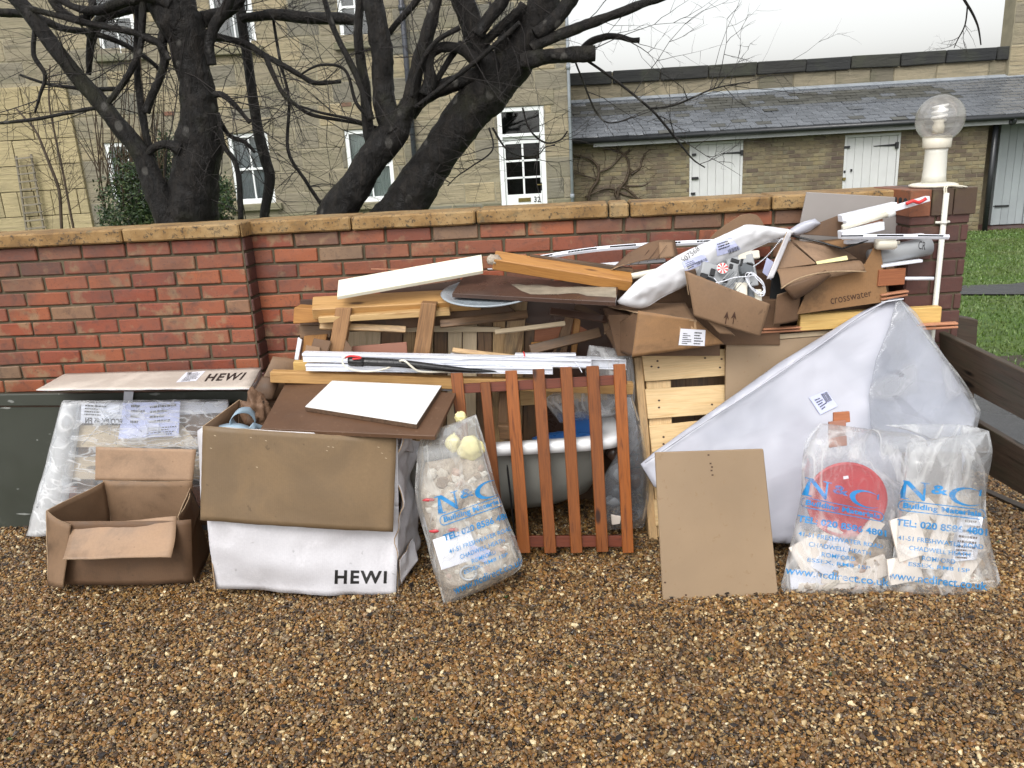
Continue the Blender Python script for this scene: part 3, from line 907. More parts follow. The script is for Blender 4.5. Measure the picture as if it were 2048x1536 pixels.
# ---- gravel: loose stones as instances of one lumpy pebble
def gravel():
    r = np.random.RandomState(11)
    sp = 0.0074
    xs = np.arange(-3.3, 3.3, sp); ys = np.arange(1.45, 4.0, sp)
    X, Y = np.meshgrid(xs, ys)
    X = X.ravel() + r.uniform(-sp, sp, X.size) * 0.8; Y = Y.ravel() + r.uniform(-sp, sp, Y.size) * 0.8
    # keep what the frame (with a margin) can see
    k = np.abs(X) < 0.78 * (Y + 0.6) + 0.15
    lim = 3.25 + 0.0 * X
    k &= (Y < 3.75)
    X, Y = X[k], Y[k]
    n = X.size
    size = np.clip(r.lognormal(math.log(0.0047), 0.32, n), 0.0023, 0.0105)
    Z = -0.006 + size * r.uniform(0.1, 0.9, n)
    me = bpy.data.meshes.new('pebbles')
    me.vertices.add(n)
    me.vertices.foreach_set('co', np.stack([X, Y, Z], 1).ravel())
    a = me.attributes.new('size', 'FLOAT_VECTOR', 'POINT')
    sv = np.stack([size * r.uniform(0.8, 1.45, n), size * r.uniform(0.7, 1.1, n), size * r.uniform(0.45, 0.8, n)], 1)
    a.data.foreach_set('vector', sv.ravel())
    b = me.attributes.new('turn', 'FLOAT_VECTOR', 'POINT')
    b.data.foreach_set('vector', np.stack([r.uniform(-0.7, 0.7, n), r.uniform(-0.7, 0.7, n), r.uniform(0, 6.28, n)], 1).ravel())
    o = link('gravel', me, None)
    tag(o, 'loose wet brown and cream gravel covering the drive', 'gravel', kind='stuff')
    t = NT('pebble')
    rn = t.oi.outputs['Random']
    c = t.ramp(rn, [(0.0, (0.013, 0.008, 0.005)), (0.12, (0.055, 0.029, 0.012)), (0.28, (0.143, 0.068, 0.018)), (0.45, (0.230, 0.107, 0.026)), (0.53, (0.069, 0.047, 0.024)),
                    (0.64, (0.294, 0.155, 0.043)), (0.73, (0.138, 0.094, 0.049)), (0.82, (0.368, 0.220, 0.074)), (0.91, (0.202, 0.150, 0.087)), (0.955, (0.478, 0.338, 0.156)), (0.985, (0.607, 0.497, 0.302))])
    geo = t.new('ShaderNodeNewGeometry')
    n1 = t.n.new('ShaderNodeTexNoise'); n1.inputs['Scale'].default_value = 1.6; n1.inputs['Detail'].default_value = 5; n1.inputs['Roughness'].default_value = 0.65
    t.l.new(geo.outputs['Position'], n1.inputs['Vector'])
    c = t.mix(t.ramp(n1.outputs['Fac'], [(0.34, 0.32), (0.5, 0.0)]), c, (0.03, 0.02, 0.011))
    n2 = t.n.new('ShaderNodeTexNoise'); n2.inputs['Scale'].default_value = 9.0; n2.inputs['Detail'].default_value = 4
    t.l.new(geo.outputs['Position'], n2.inputs['Vector'])
    c = t.mix(t.ramp(n2.outputs['Fac'], [(0.54, 0.0), (0.68, 0.4)]), c, (0.03, 0.022, 0.012))
    t.set('Base Color', c); t.set('Roughness', 0.34)
    t.b.inputs['Specular IOR Level'].default_value = 0.55
    pm = t.m
    ng = bpy.data.node_groups.new('scatter_pebbles', 'GeometryNodeTree')
    ng.interface.new_socket('Geometry', in_out='INPUT', socket_type='NodeSocketGeometry')
    ng.interface.new_socket('Geometry', in_out='OUTPUT', socket_type='NodeSocketGeometry')
    N, L = ng.nodes, ng.links
    gi, go = N.new('NodeGroupInput'), N.new('NodeGroupOutput')
    ico = N.new('GeometryNodeMeshIcoSphere'); ico.inputs['Radius'].default_value = 1.0; ico.inputs['Subdivisions'].default_value = 2
    nz = N.new('ShaderNodeTexNoise'); nz.inputs['Scale'].default_value = 1.1; nz.inputs['Detail'].default_value = 1.0
    pos = N.new('GeometryNodeInputPosition')
    L.new(pos.outputs[0], nz.inputs['Vector'])
    sub = N.new('ShaderNodeVectorMath'); sub.operation = 'SUBTRACT'; sub.inputs[1].default_value = (0.5, 0.5, 0.5)
    L.new(nz.outputs['Color'], sub.inputs[0])
    sc = N.new('ShaderNodeVectorMath'); sc.operation = 'SCALE'; sc.inputs['Scale'].default_value = 1.3
    L.new(sub.outputs[0], sc.inputs[0])
    sp_ = N.new('GeometryNodeSetPosition'); L.new(ico.outputs['Mesh'], sp_.inputs['Geometry']); L.new(sc.outputs[0], sp_.inputs['Offset'])
    sm = N.new('GeometryNodeSetMaterial'); sm.inputs['Material'].default_value = pm
    L.new(sp_.outputs[0], sm.inputs['Geometry'])
    ip = N.new('GeometryNodeInstanceOnPoints')
    a1 = N.new('GeometryNodeInputNamedAttribute'); a1.data_type = 'FLOAT_VECTOR'; a1.inputs['Name'].default_value = 'size'
    a2 = N.new('GeometryNodeInputNamedAttribute'); a2.data_type = 'FLOAT_VECTOR'; a2.inputs['Name'].default_value = 'turn'
    L.new(gi.outputs[0], ip.inputs['Points']); L.new(sm.outputs[0], ip.inputs['Instance'])
    L.new(a1.outputs['Attribute'], ip.inputs['Scale']); L.new(a2.outputs['Attribute'], ip.inputs['Rotation'])
    L.new(ip.outputs[0], go.inputs[0])
    md = o.modifiers.new('pebbles', 'NODES'); md.node_group = ng
    return o
gravel()

# dark leaf scraps, bits of twig lying in the gravel
def litter():
    r = random.Random(5); vs, fs = [], []
    for i in range(1700):
        y = r.uniform(1.7, 3.4); x = r.uniform(-0.72, 0.72) * (y + 0.6)
        if noise.noise(V((x * 1.3, y * 1.3, 4))) < r.uniform(-0.5, 0.25): continue
        L = r.uniform(0.01, 0.06); a = r.uniform(0, 6.28); p = V((x, y, r.uniform(0.005, 0.012)))
        d = V((math.cos(a), math.sin(a), r.uniform(-0.05, 0.08)))
        q = p + d * L * 0.5 + V((r.uniform(-1, 1), r.uniform(-1, 1), 0)) * L * 0.12
        tube_geo(vs, fs, [p, q, p + d * L], [0.0012, 0.0016, 0.0008], 3, cap=False)
    for i in range(260):
        y = r.uniform(1.7, 3.4); x = r.uniform(-0.72, 0.72) * (y + 0.6)
        s = r.uniform(0.008, 0.02); a = r.uniform(0, 6.28)
        c, sn = math.cos(a), math.sin(a); b = len(vs); z = 0.009
        for (u, w, h) in ((-1, 0, 0.002), (0, -0.5, 0.0), (1, 0, 0.005), (0, 0.5, 0.003)):
            vs.append(V((x + (u * c - w * sn) * s, y + (u * sn + w * c) * s, z + h)))
        fs.append((b, b + 1, b + 2, b + 3))
    o = link('leaf_litter', mesh_from(vs, fs), M_['twig'])
    tag(o, 'dark twig scraps and dead leaves strewn over the gravel', 'litter', kind='stuff')
litter()
M_['leaf_dark'] = basic('weed_leaf', (0.035, 0.075, 0.015), 0.5, 0.3, 10)
def weeds():
    r = random.Random(8); vs, fs = [], []
    for (px, py) in ((1140, 1335), (1012, 1195), (20, 1480), (1995, 1085), (1085, 1180), (1420, 1320), (830, 1440), (1660, 1350)):
        c = W(px, py, hor(0.008))
        for i in range(14):
            a = r.uniform(0, 6.28); L = r.uniform(0.006, 0.014); w = L * 0.16
            d = V((math.cos(a), math.sin(a), r.uniform(0.2, 0.9))); s = V((-math.sin(a), math.cos(a), 0)) * w
            b = len(vs); m = c + d * L * 0.5
            vs += [c.copy(), m + s, c + d * L, m - s]; fs.append((b, b + 1, b + 2, b + 3))
    o = link('weeds', mesh_from(vs, fs), M_['leaf_dark'])
    tag(o, 'tiny green weed seedlings sprouting in the gravel', 'weeds', kind='stuff')
weeds()

# ------------------------------------------------------------------ masonry
_bc = {}
def block_mesh(w, h, d, mat, rough, var, bev):
    key = (round(w, 3), round(h, 3), d, mat.name, var)
    if key in _bc: return _bc[key]
    bm = bmesh.new()
    box_bm(bm, -w / 2, w / 2, 0, d, -h / 2, h / 2, bev)
    for v in bm.verts:
        if v.co.y < d * 0.5:
            q = V((v.co.x * 9 + var * 7.1, v.co.z * 9, var * 3.3))
            v.co.x += rough * noise.noise(q); v.co.z += rough * noise.noise(q + V((5, 5, 5))); v.co.y += rough * 0.8 * noise.noise(q + V((9, 1, 2)))
    me = bm_mesh(bm)
    me.materials.append(mat)
    _bc[key] = me
    return me

def masonry(parent, name, F, x0, x1, z0, z1, ch, widths, joint, depth, mat, openings=(), limit=300, rough=0.002, bev=0.003, seed=0, stagger=True, jit=0.002, matf=None, vis=None):
    """courses of separate blocks; F: x along the wall, y into it, z up"""
    r = random.Random(seed)
    items = []
    ncourse = int(round((z1 - z0) / ch))
    for c in range(ncourse):
        za, zb = z0 + c * ch + joint / 2, z0 + (c + 1) * ch - joint / 2
        zc = (za + zb) / 2
        iv = [(x0, x1)]
        for (a, b, lo, hi) in openings:
            if zb > lo + ch * 0.35 and za < hi - ch * 0.35:
                out = []
                for (p, q) in iv:
                    if b <= p or a >= q: out.append((p, q))
                    else:
                        if a - p > 0.02: out.append((p, a))
                        if q - b > 0.02: out.append((b, q))
                iv = out
        if len(widths) == 1:
            cuts = []; x = x0 - (widths[0] / 2 if (c % 2 and stagger) else 0)
            while x < x1: cuts.append(x); x += widths[0]
            cuts.append(x)
        else:
            cuts = [x0]; x = x0
            while x < x1: x += r.choice(widths); cuts.append(x)
        for (p, q) in iv:
            xs = [p] + [k for k in cuts if p + 0.035 < k < q - 0.035] + [q]
            for a, b in zip(xs[:-1], xs[1:]):
                items.append(((a + b) / 2, zc, b - a - joint, zb - za))
    items.sort(key=lambda t: -round(t[2], 2) if len(widths) == 1 else 0)
    if vis: items.sort(key=lambda t: not vis(t[0], t[1]))
    vs, fs, nstuff = [], [], 0
    for k, (xc, zc, w, h) in enumerate(items):
        m = matf(xc, zc) if matf else mat
        me = block_mesh(w, h, depth, m, rough, r.randrange(4), bev)
        loc = F @ V((xc, r.uniform(-jit, jit), zc))
        Mx = F.copy(); Mx.translation = loc
        if k < limit:
            o = bpy.data.objects.new(name, me); COL.objects.link(o)
            o.parent = parent; o.matrix_basis = WM[parent.name].inverted() @ Mx
        else:
            b = len(vs); vs += [Mx @ v.co for v in me.vertices]
            fs += [tuple(b + i for i in p.vertices) for p in me.polygons]
    if vs:
        o = link(name + '_rows', mesh_from(vs, fs), None, parent, WM[parent.name].copy())
        inv = WM[parent.name].inverted()
        for v in o.data.vertices: v.co = inv @ v.co
        o.data.materials.append(stuff_mat(mat))
        o['kind'] = 'stuff'
    return items

def stuff_mat(mat):
    """same brick, but the random tone comes from each island"""
    m = mat.copy(); m.name = mat.name + '_rows'
    nt = m.node_tree
    oi = [n for n in nt.nodes if n.type == 'OBJECT_INFO'][0]
    g = nt.nodes.new('ShaderNodeNewGeometry')
    for l in list(nt.links):
        if l.from_node == oi and l.from_socket.name == 'Random':
            nt.links.new(g.outputs['Random Per Island'], l.to_socket)
    return m

def wall_frame(p0, yaw):
    M = Matrix.Rotation(yaw, 4, 'Z'); M.translation = V(p0); return M

def holed_plane(name, parent, F, x0, x1, z0, z1, y, th, openings, mat):
    xs = sorted({x0, x1} | {c for o in openings for c in o[:2]}); zs = sorted({z0, z1} | {c for o in openings for c in o[2:]})
    xs = [x for x in xs if x0 <= x <= x1]; zs = [z for z in zs if z0 <= z <= z1]
    bm = bmesh.new()
    for a, b in zip(xs[:-1], xs[1:]):
        for c, d in zip(zs[:-1], zs[1:]):
            mx, mz = (a + b) / 2, (c + d) / 2
            if any(o[0] < mx < o[1] and o[2] < mz < o[3] for o in openings): continue
            box_bm(bm, a, b, y, y + th, c, d)
    bmesh.ops.remove_doubles(bm, verts=bm.verts, dist=0.0005)
    return link(name, bm_mesh(bm), mat, parent, F)

# ---- red brick boundary wall: a proud section on the left, a recessed one to the pillar
YAW = -math.atan(0.10)
cw, sw = math.cos(YAW), math.sin(YAW)
def wy(x, base): return base - 0.10 * x
XJ = -1.235
def build_wall(name, label, xa, xb, base, seed, top=1.375, off=0.0):
    F = wall_frame((xa, wy(xa, base), 0), YAW)
    L = (xb - xa) / cw
    t = thing(name, (xa, wy(xa, base), 0), label, 'wall')
    core = holed_plane('mortar_core', t, F, 0.0, L, -0.05, top, 0.009, 0.19, (), M_['mortar'])
    masonry(t, 'brick', F, off, L, -0.02, top, 0.0735, [0.225], 0.0125, 0.05, M_['brick'], limit=300, rough=0.0045, bev=0.004, seed=seed, jit=0.003)
    return t, F, L
bw1, F1, L1 = build_wall('brick_wall', 'left stretch of red brick garden wall, standing proud beside the long white carton', -3.6, XJ, 3.70, 1)
bw2, F2, L2 = build_wall('brick_wall', 'longer red brick garden wall behind the rubbish heap, running to the lamp pillar', XJ + 0.001, 2.02, 3.805, 2)
masonry(bw1, 'return_brick', F1 @ Matrix.Translation((L1 + 0.010, 0.0, 0)) @ Matrix.Rotation(math.pi / 2, 4, 'Z'), 0.004, 0.120, -0.02, 1.375, 0.0735, [0.2], 0.0135, 0.03, M_['brick_dark'], rough=0.003, bev=0.004, seed=9)
# brick end of the proud section is closed by its own depth; coping stones
def coping(parent, F, cuts, zt, seed, over=0.03):
    r = random.Random(seed)
    for a, b in zip(cuts[:-1], cuts[1:]):
        bm = bmesh.new()
        w = b - a - 0.008
        vs = box_bm(bm, 0, w, -over, 0.215 + over, 0, 0.062, 0.007)
        bmesh.ops.subdivide_edges(bm, edges=[e for e in bm.edges if e.calc_length() > 0.3], cuts=5)
        for v in bm.verts:
            if v.co.z > 0.04: v.co.z += 0.012 * math.sin(max(0, min(1, (v.co.y + over) / 0.27)) * math.pi)
            q = v.co * 12 + V((seed + a * 3, 0, 0))
            v.co += V((0, noise.noise(q), noise.noise(q + V((4, 4, 4))))) * 0.002
        Mx = F @ Matrix.Translation((a + 0.004, 0, zt + r.uniform(-0.003, 0.003)))
        link('coping_stone', bm_mesh(bm), M_['coping'], parent, Mx)
def along(F, px, py, base):
    p = W(px, py, lean(base, 0, -0.10)); return (F.inverted() @ p).x
c1 = [0, 0.45, 1.05, along(F1, 247, 450, 3.70), along(F1, 484, 450, 3.70), L1 + 0.028]
coping(bw1, F1, c1, 1.377, 3, over=0.035)
c2 = [-0.02] + [along(F2, x, 430, 3.805) for x in (703, 953, 1217, 1259, 1540)] + [L2]
coping(bw2, F2, c2, 1.377, 4)

# ---- pillar with the globe lamp
PY = 3.46
pl_ = at(1826, 480, PY); pr_ = at(1937, 480, PY)
PWID = 0.262
PX0, PX1 = pr_.x - PWID, pr_.x
pil = thing('brick_pillar', ((PX0 + PX1) / 2, PY, 0), 'dark purple brick pillar with an orange brick cap under the globe lamp', 'pillar')
pz = W(1870, 378, lean(PY)).z
Fp = wall_frame((PX0, PY, 0), 0.0)
holed_plane('mortar_core', pil, Fp, 0.008, PWID - 0.008, -0.03, pz - 0.01, 0.008, 0.33, (), M_['mortar'])
ncp = int((pz - 0.075) / 0.075)
zb0 = pz - 0.078 - ncp * 0.075
for side, (ang, org) in enumerate(((0.0, (PX0, PY, 0)), (-math.pi / 2, (PX0, PY + 0.345, 0)), (math.pi / 2, (PX1, PY, 0)))):
    Fs = wall_frame(org, ang)
    off = 0.0 if side == 0 else 0.052
    masonry(pil, 'brick', Fs, off, PWID if side == 0 else 0.345, zb0, zb0 + ncp * 0.075, 0.075, [0.223], 0.010, 0.05, M_['brick_dark'], seed=20 + side, rough=0.002, jit=0.001)
# cap: bricks on edge, the left one shows its three perforations
zc0 = pz - 0.076
for i, (xa, xb, mt) in enumerate(((-0.010, 0.080, 'brick_orange'), (0.086, 0.175, 'brick_soot'), (0.180, PWID + 0.012, 'brick_soot'))):
    bm = bmesh.new(); box_bm(bm, xa, xb, -0.010, 0.345, 0.0, 0.112, 0.003)
    Mx = Matrix.Translation((PX0, PY, zc0 - 0.036))
    link('cap_brick', bm_mesh(bm), M_[mt], pil, Mx)
for k in range(3):
    lathe('perforation', [(0.013, 0), (0.013, 0.004)], (0, 0, 0), M_['dark_room'], pil, 12, True,
          Matrix.Translation((PX0 - 0.0135, PY + 0.03 + k * 0.045, zc0 + 0.03)) @ Matrix.Rotation(math.pi / 2, 4, 'Y'))

# globe lamp
lb = W(1868, 352, lean(PY + 0.11)); lx, ly, lz = lb.x, lb.y, zc0 + 0.077
k_ = (ly * math.cos(PITCH)) / FPX
lamp = thing('globe_lamp', (lx, ly, lz), 'clear plastic globe lamp with a spiral bulb on top of the brick pillar', 'lamp')
def zt(py): return W(1872, py, lean(ly)).z
z_t = W(1884, 190, lean(ly)).z; z_b = W(1880, 284, lean(ly)).z
R_ = (z_t - z_b) / 2 * 1.02
zc = (z_t + z_b) / 2
lathe('base_plate', [(0.090, 0.0), (0.098, 0.005), (0.098, 0.011), (0.085, 0.016), (0.05, 0.020)], (lx, ly, lz), M_['plastic_cream'], lamp, 36)
zcol0, zcol1 = W(1872, 305, lean(ly)).z, W(1874, 282, lean(ly)).z
lathe('stem', [(0.050, 0), (0.047, 0.03), (0.044, zcol0 - lz - 0.02), (0.046, zcol0 - lz)], (lx, ly, lz + 0.02), M_['pipe_white'], lamp, 28)
lathe('collar', [(0.052, 0), (0.056, 0.004), (0.058, zcol1 - zcol0), (0.05, zcol1 - zcol0 + 0.004)], (lx, ly, zcol0 + 0.018), M_['plastic_cream'], lamp, 32)
def globe_mat():
    t = NT('clear_globe')
    g = t.new('ShaderNodeBsdfGlossy'); g.inputs['Roughness'].default_value = 0.05
    tr = t.new('ShaderNodeBsdfTransparent'); tr.inputs[0].default_value = (0.93, 0.92, 0.90, 1)
    df = t.new('ShaderNodeBsdfDiffuse'); df.inputs[0].default_value = (0.62, 0.60, 0.56, 1)
    lw = t.new('ShaderNodeLayerWeight'); lw.inputs[0].default_value = 0.35
    m0 = t.new('ShaderNodeMixShader'); t.l.new(t.ramp(t.noise(t.vec((3, 3, 0.5)), 6.0, 4), [(0.35, 0.08), (0.7, 0.30)]), m0.inputs[0])
    t.l.new(tr.outputs[0], m0.inputs[1]); t.l.new(df.outputs[0], m0.inputs[2])
    m = t.new('ShaderNodeMixShader'); t.l.new(t.ramp(lw.outputs['Fresnel'], [(0.0, 0.05), (0.9, 0.65)]), m.inputs[0])
    t.l.new(m0.outputs[0], m.inputs[1]); t.l.new(g.outputs[0], m.inputs[2])
    t.l.new(m.outputs[0], t.out.inputs['Surface'])
    return t.m
bm = bmesh.new(); bmesh.ops.create_uvsphere(bm, u_segments=40, v_segments=24, radius=R_)
for v in bm.verts: v.co.z *= 1.0
link('globe', bm_mesh(bm, True), globe_mat(), lamp, Matrix.Translation((lx + 0.004, ly, zc)))
bulb = lathe('bulb_holder', [(0.022, 0), (0.024, 0.03), (0.019, 0.045), (0.024, 0.055), (0.012, 0.062)], (lx, ly, zc - R_ * 0.62), M_['plastic_cream'], lamp, 20)
hel = [V((lx + 0.027 * math.cos(a), ly + 0.027 * math.sin(a), zc - R_ * 0.02 + 0.0052 * a / 1.57 - 0.004)) for a in [i * 0.35 for i in range(54)]]
tube('spiral_bulb', hel, 0.0065, M_['melamine'], lamp, 8)
# cable conduit down the pillar
cx = W(1893, 372, lean(PY - 0.015)); cb = W(1880, 640, lean(PY - 0.015))
con = thing('cable_conduit', cb, 'white plastic cable conduit running down the front of the pillar', 'conduit')
cb2 = V((cx.x - 0.004, PY - 0.016, 0.05)); cx = V((cx.x, PY - 0.016, cx.z))
ctop = W(1893, 386, lean(PY - 0.016))
tube('pipe', [V((ctop.x, PY - 0.016, ctop.z)), cb2], 0.0115, M_['pipe_white'], con, 14)
for k, dx in enumerate((-0.004, 0.005)):
    tube('wire', [V((ctop.x + dx, PY - 0.016, ctop.z - 0.02)), V((ctop.x + dx - 0.004, PY - 0.018, ctop.z + 0.03)), V((lx + 0.07 + dx * 2, PY - 0.01, lz + 0.001)), V((lx + 0.055, PY + 0.04, lz + 0.004))], 0.0035, M_['plastic_cream'], con, 8, sub=4)
zc_ = W(1888, 444, lean(PY)).z
tube('clip', [V((ctop.x - 0.03, PY - 0.004, zc_)), V((ctop.x - 0.016, PY - 0.010, zc_)), V((ctop.x, PY - 0.031, zc_)), V((ctop.x + 0.016, PY - 0.010, zc_)), V((ctop.x + 0.03, PY - 0.004, zc_))], 0.006, M_['pipe_white'], con, 8, sub=3)

# ---- two-rail timber fence leaving the pillar towards the camera
fen = thing('rail_fence', (PX1 + 0.05, 3.4, 0), 'dark weathered two-plank timber fence running from the pillar towards the right', 'fence')
def rail(px_t, px_b, X0, Y0, X1, Y1):
    pass
def fplank(name, far_t, far_b, near_t, near_b, Yf, Yn, ext=1.9):
    a, b = at(*far_t, Yf), at(*far_b, Yf); c, d = at(*near_t, Yn), at(*near_b, Yn)
    d0 = (c - a); d1 = (d - b)
    c2_, d2_ = a + d0 * ext, b + d1 * ext
    for p in (c2_, d2_): pass
    return slab_w(name, [a, c2_, d2_, b], 0.028, M_['fence_wood'], fen, 0.003)
fplank('plank', (1878, 664), (1884, 752), (2048, 745), (2048, 841), 3.46, 3.02)
fplank('plank', (1900, 812), (1905, 906), (2048, 899), (2048, 993), 3.46, 3.02)
slab('post', [(1887, 628), (1957, 640), (1949, 745), (1949, 800), (1900, 800), (1890, 700)], lean(3.5), 0.07, M_['fence_wood'], fen, 0.004)
# small dark planter and twigs by the post
slab('edging_board', [(1960, 970), (2100, 1030), (2100, 1042), (1960, 978)], hor(0.012), 0.02, M_['fence_wood'], fen, 0.002)

# ------------------------------------------------------------------ stone house
HY = 16.0
def hx(px, py, Y=HY): return at(px, py, Y).x
def hz(px, py, Y=HY): return at(px, py, Y).z
HX1 = hx(1139, 200); HX0 = -12.5; HXC = hx(150, 250)
Fh = wall_frame((0, HY, 0), 0.0)
HZ0, HZ1 = -0.45, 6.6
house = thing('stone_house', (-4, HY, HZ0), 'two-storey weathered sandstone house with white sash windows behind the bare trees', 'house')
wins = []
def win_rect(pxl, pxr, pyt, pyb, yref=None):
    xm = (pxl + pxr) / 2
    return (hx(pxl, (pyt + pyb) / 2), hx(pxr, (pyt + pyb) / 2), hz(xm, pyb), hz(xm, pyt))
WL = [win_rect(217, 303, 284, 410), win_rect(463, 543, 266, 408), win_rect(695, 786, 258, 404),
      win_rect(188, 266, -40, 108), win_rect(420, 505, -50, 95), win_rect(674, 742, -60, 84)]
DR = win_rect(1000, 1093, 213, 490); DR = (DR[0], DR[1], -0.12, DR[3])
ops = WL + [DR]
holed_plane('wall_core', house, Fh, HX0, HX1, HZ0, HZ1, 0.009, 0.26, ops, M_['mortar_pale'])
CH = 0.395
vis_h = lambda x, z: z < 4.7
masonry(house, 'stone_block', Fh, HXC, HX1, HZ0, HZ1, CH, [0.45, 0.6, 0.75, 0.9, 1.1], 0.016, 0.12, M_['stone'], ops, 300, rough=0.012, bev=0.012, seed=5, jit=0.006,
        matf=lambda x, z: M_['stone_low'] if z < 0.55 else M_['stone'], vis=vis_h)
zcl = hz(60, 168)
masonry(house, 'upper_stone_block', Fh, HX0, HXC - 0.01, zcl, HZ1, CH, [0.6, 0.75, 0.9, 1.1], 0.016, 0.12, M_['stone'], (), 120, rough=0.022, bev=0.012, seed=6, jit=0.006, vis=vis_h)
# clean yellow ashlar on the left, standing a little forward
masonry(house, 'yellow_stone_block', wall_frame((0, HY - 0.06, 0), 0), HX0, HXC - 0.01, HZ0, zcl - 0.01, 0.47, [0.32, 0.5, 0.62, 0.75], 0.014, 0.12, M_['stone_clean'], (), 200, rough=0.006, bev=0.006, seed=7)
# end wall of the house, rough quoins
Fe = wall_frame((HX1, HY + 0.02, 0), math.pi / 2)
masonry(house, 'side_stone_block', Fe, 0.0, 6.0, HZ0, HZ1, CH, [0.45, 0.6, 0.9], 0.016, 0.12, M_['stone'], (), 60, rough=0.012, bev=0.012, seed=8)
holed_plane('side_core', house, Fe, 0.0, 6.0, HZ0, HZ1, 0.02, 0.2, (), M_['mortar_pale'])

def bar_box(parent, name, F, x0, x1, y0, y1, z0, z1, mat, bev=0.004):
    bm = bmesh.new(); box_bm(bm, x0, x1, y0, y1, z0, z1, bev)
    return link(name, bm_mesh(bm), mat, parent, F)

def window(i, r, curtain=None, blind=None, sill=True):
    x0, x1, z0, z1 = r
    t = 0.075; xm, zm = (x0 + x1) / 2, (z0 + z1) / 2
    bm = bmesh.new()
    y0, y1 = 0.03, 0.12
    box_bm(bm, x0, x0 + t, y0, y1, z0, z1, 0.004); box_bm(bm, x1 - t, x1, y0, y1, z0, z1, 0.004)
    box_bm(bm, x0 + t, x1 - t, y0, y1, z1 - t, z1, 0.004); box_bm(bm, x0 + t, x1 - t, y0 - 0.02, y1, z0, z0 + t * 1.3, 0.004)
    box_bm(bm, x0 + t, x1 - t, y0 + 0.01, y1 - 0.01, zm - 0.022, zm + 0.022, 0.003)
    box_bm(bm, xm - 0.014, xm + 0.014, y0 + 0.02, y1 - 0.02, z0 + t * 1.3, z1 - t, 0.003)
    w = link('window', bm_mesh(bm), M_['white_paint'], house, Fh)
    bar_box(w, 'pane', Fh, x0 + t * 0.9, x1 - t * 0.9, 0.075, 0.081, z0 + t, z1 - t * 0.9, M_['glass'], 0)
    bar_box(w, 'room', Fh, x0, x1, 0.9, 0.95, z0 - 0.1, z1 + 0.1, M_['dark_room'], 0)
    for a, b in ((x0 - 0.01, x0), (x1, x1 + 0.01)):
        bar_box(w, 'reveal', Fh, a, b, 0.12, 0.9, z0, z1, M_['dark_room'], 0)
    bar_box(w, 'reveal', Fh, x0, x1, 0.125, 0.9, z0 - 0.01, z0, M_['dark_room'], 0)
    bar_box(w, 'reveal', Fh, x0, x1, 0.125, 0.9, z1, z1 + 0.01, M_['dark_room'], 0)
    if curtain:
        a, b = curtain; n = 40; vs, fs = [], []
        for k in range(n + 1):
            x = a + (b - a) * k / n; y = 0.17 + 0.018 * math.sin(k * 1.9)
            vs += [(x, y, z0 + t), (x, y, z1 - t)]
            if k: fs.append((2 * k - 2, 2 * k, 2 * k + 1, 2 * k - 1))
        link('curtain', mesh_from(vs, fs, True), M_[blind or 'curtain'], w, Fh)
    if sill:
        bar_box(house, 'sill', Fh, x0 - 0.12, x1 + 0.12, -0.10, 0.1, z0 - 0.13, z0 - 0.004, M_['stone_low'], 0.01)
        bar_box(house, 'lintel', Fh, x0 - 0.15, x1 + 0.15, -0.012, 0.1, z1 + 0.005, z1 + 0.27, M_['stone'], 0.01)
for i, r in enumerate(WL):
    x0, x1 = r[0] + 0.08, r[1] - 0.08
    window(i, r, {1: (x0, x1), 2: (x0, x1), 4: (x0 + 0.2, x1), 0: (x0, x1)}.get(i), {2: 'curtain_pale'}.get(i))
# front door number 32
x0, x1, z0, z1 = DR
zl = hz(1045, 273)
bm = bmesh.new()
box_bm(bm, x0, x0 + 0.09, 0.02, 0.16, z0, z1, 0.006); box_bm(bm, x1 - 0.09, x1, 0.02, 0.16, z0, z1, 0.006)
box_bm(bm, x0 + 0.09, x1 - 0.09, 0.02, 0.16, z1 - 0.08, z1, 0.006); box_bm(bm, x0 + 0.09, x1 - 0.09, 0.0, 0.16, zl, zl + 0.06, 0.006)
dfr = link('door_frame', bm_mesh(bm), M_['white_paint'], house, Fh)
bar_box(dfr, 'fanlight_pane', Fh, x0 + 0.09, x1 - 0.09, 0.09, 0.096, zl + 0.06, z1 - 0.08, M_['glass'], 0)
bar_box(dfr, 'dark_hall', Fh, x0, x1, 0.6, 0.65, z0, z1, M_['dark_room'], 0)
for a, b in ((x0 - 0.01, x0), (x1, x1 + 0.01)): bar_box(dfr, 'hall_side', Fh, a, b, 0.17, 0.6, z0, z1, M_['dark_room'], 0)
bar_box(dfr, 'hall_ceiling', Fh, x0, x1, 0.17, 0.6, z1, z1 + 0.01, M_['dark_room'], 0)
bm = bmesh.new()
a, b = x0 + 0.095, x1 - 0.095
gz1, gz0 = hz(1045, 287), hz(1045, 389)
ga, gb = hx(1013, 340) , hx(1081, 340)
box_bm(bm, a, ga, 0.07, 0.12, z0, zl - 0.005, 0.003); box_bm(bm, gb, b, 0.07, 0.12, z0, zl - 0.005, 0.003)
box_bm(bm, ga, gb, 0.07, 0.12, gz1, zl - 0.005, 0.003); box_bm(bm, ga, gb, 0.07, 0.12, z0, gz0, 0.003)
for k in (1, 2):
    zz = gz0 + (gz1 - gz0) * k / 3; box_bm(bm, ga, gb, 0.08, 0.115, zz - 0.018, zz + 0.018, 0.002)
box_bm(bm, (ga + gb) / 2 - 0.018, (ga + gb) / 2 + 0.018, 0.08, 0.115, gz0, gz1, 0.002)
door = link('front_door', bm_mesh(bm), M_['white_paint'], house, Fh)
door['label'] = 'white half-glazed front door numbered 32'
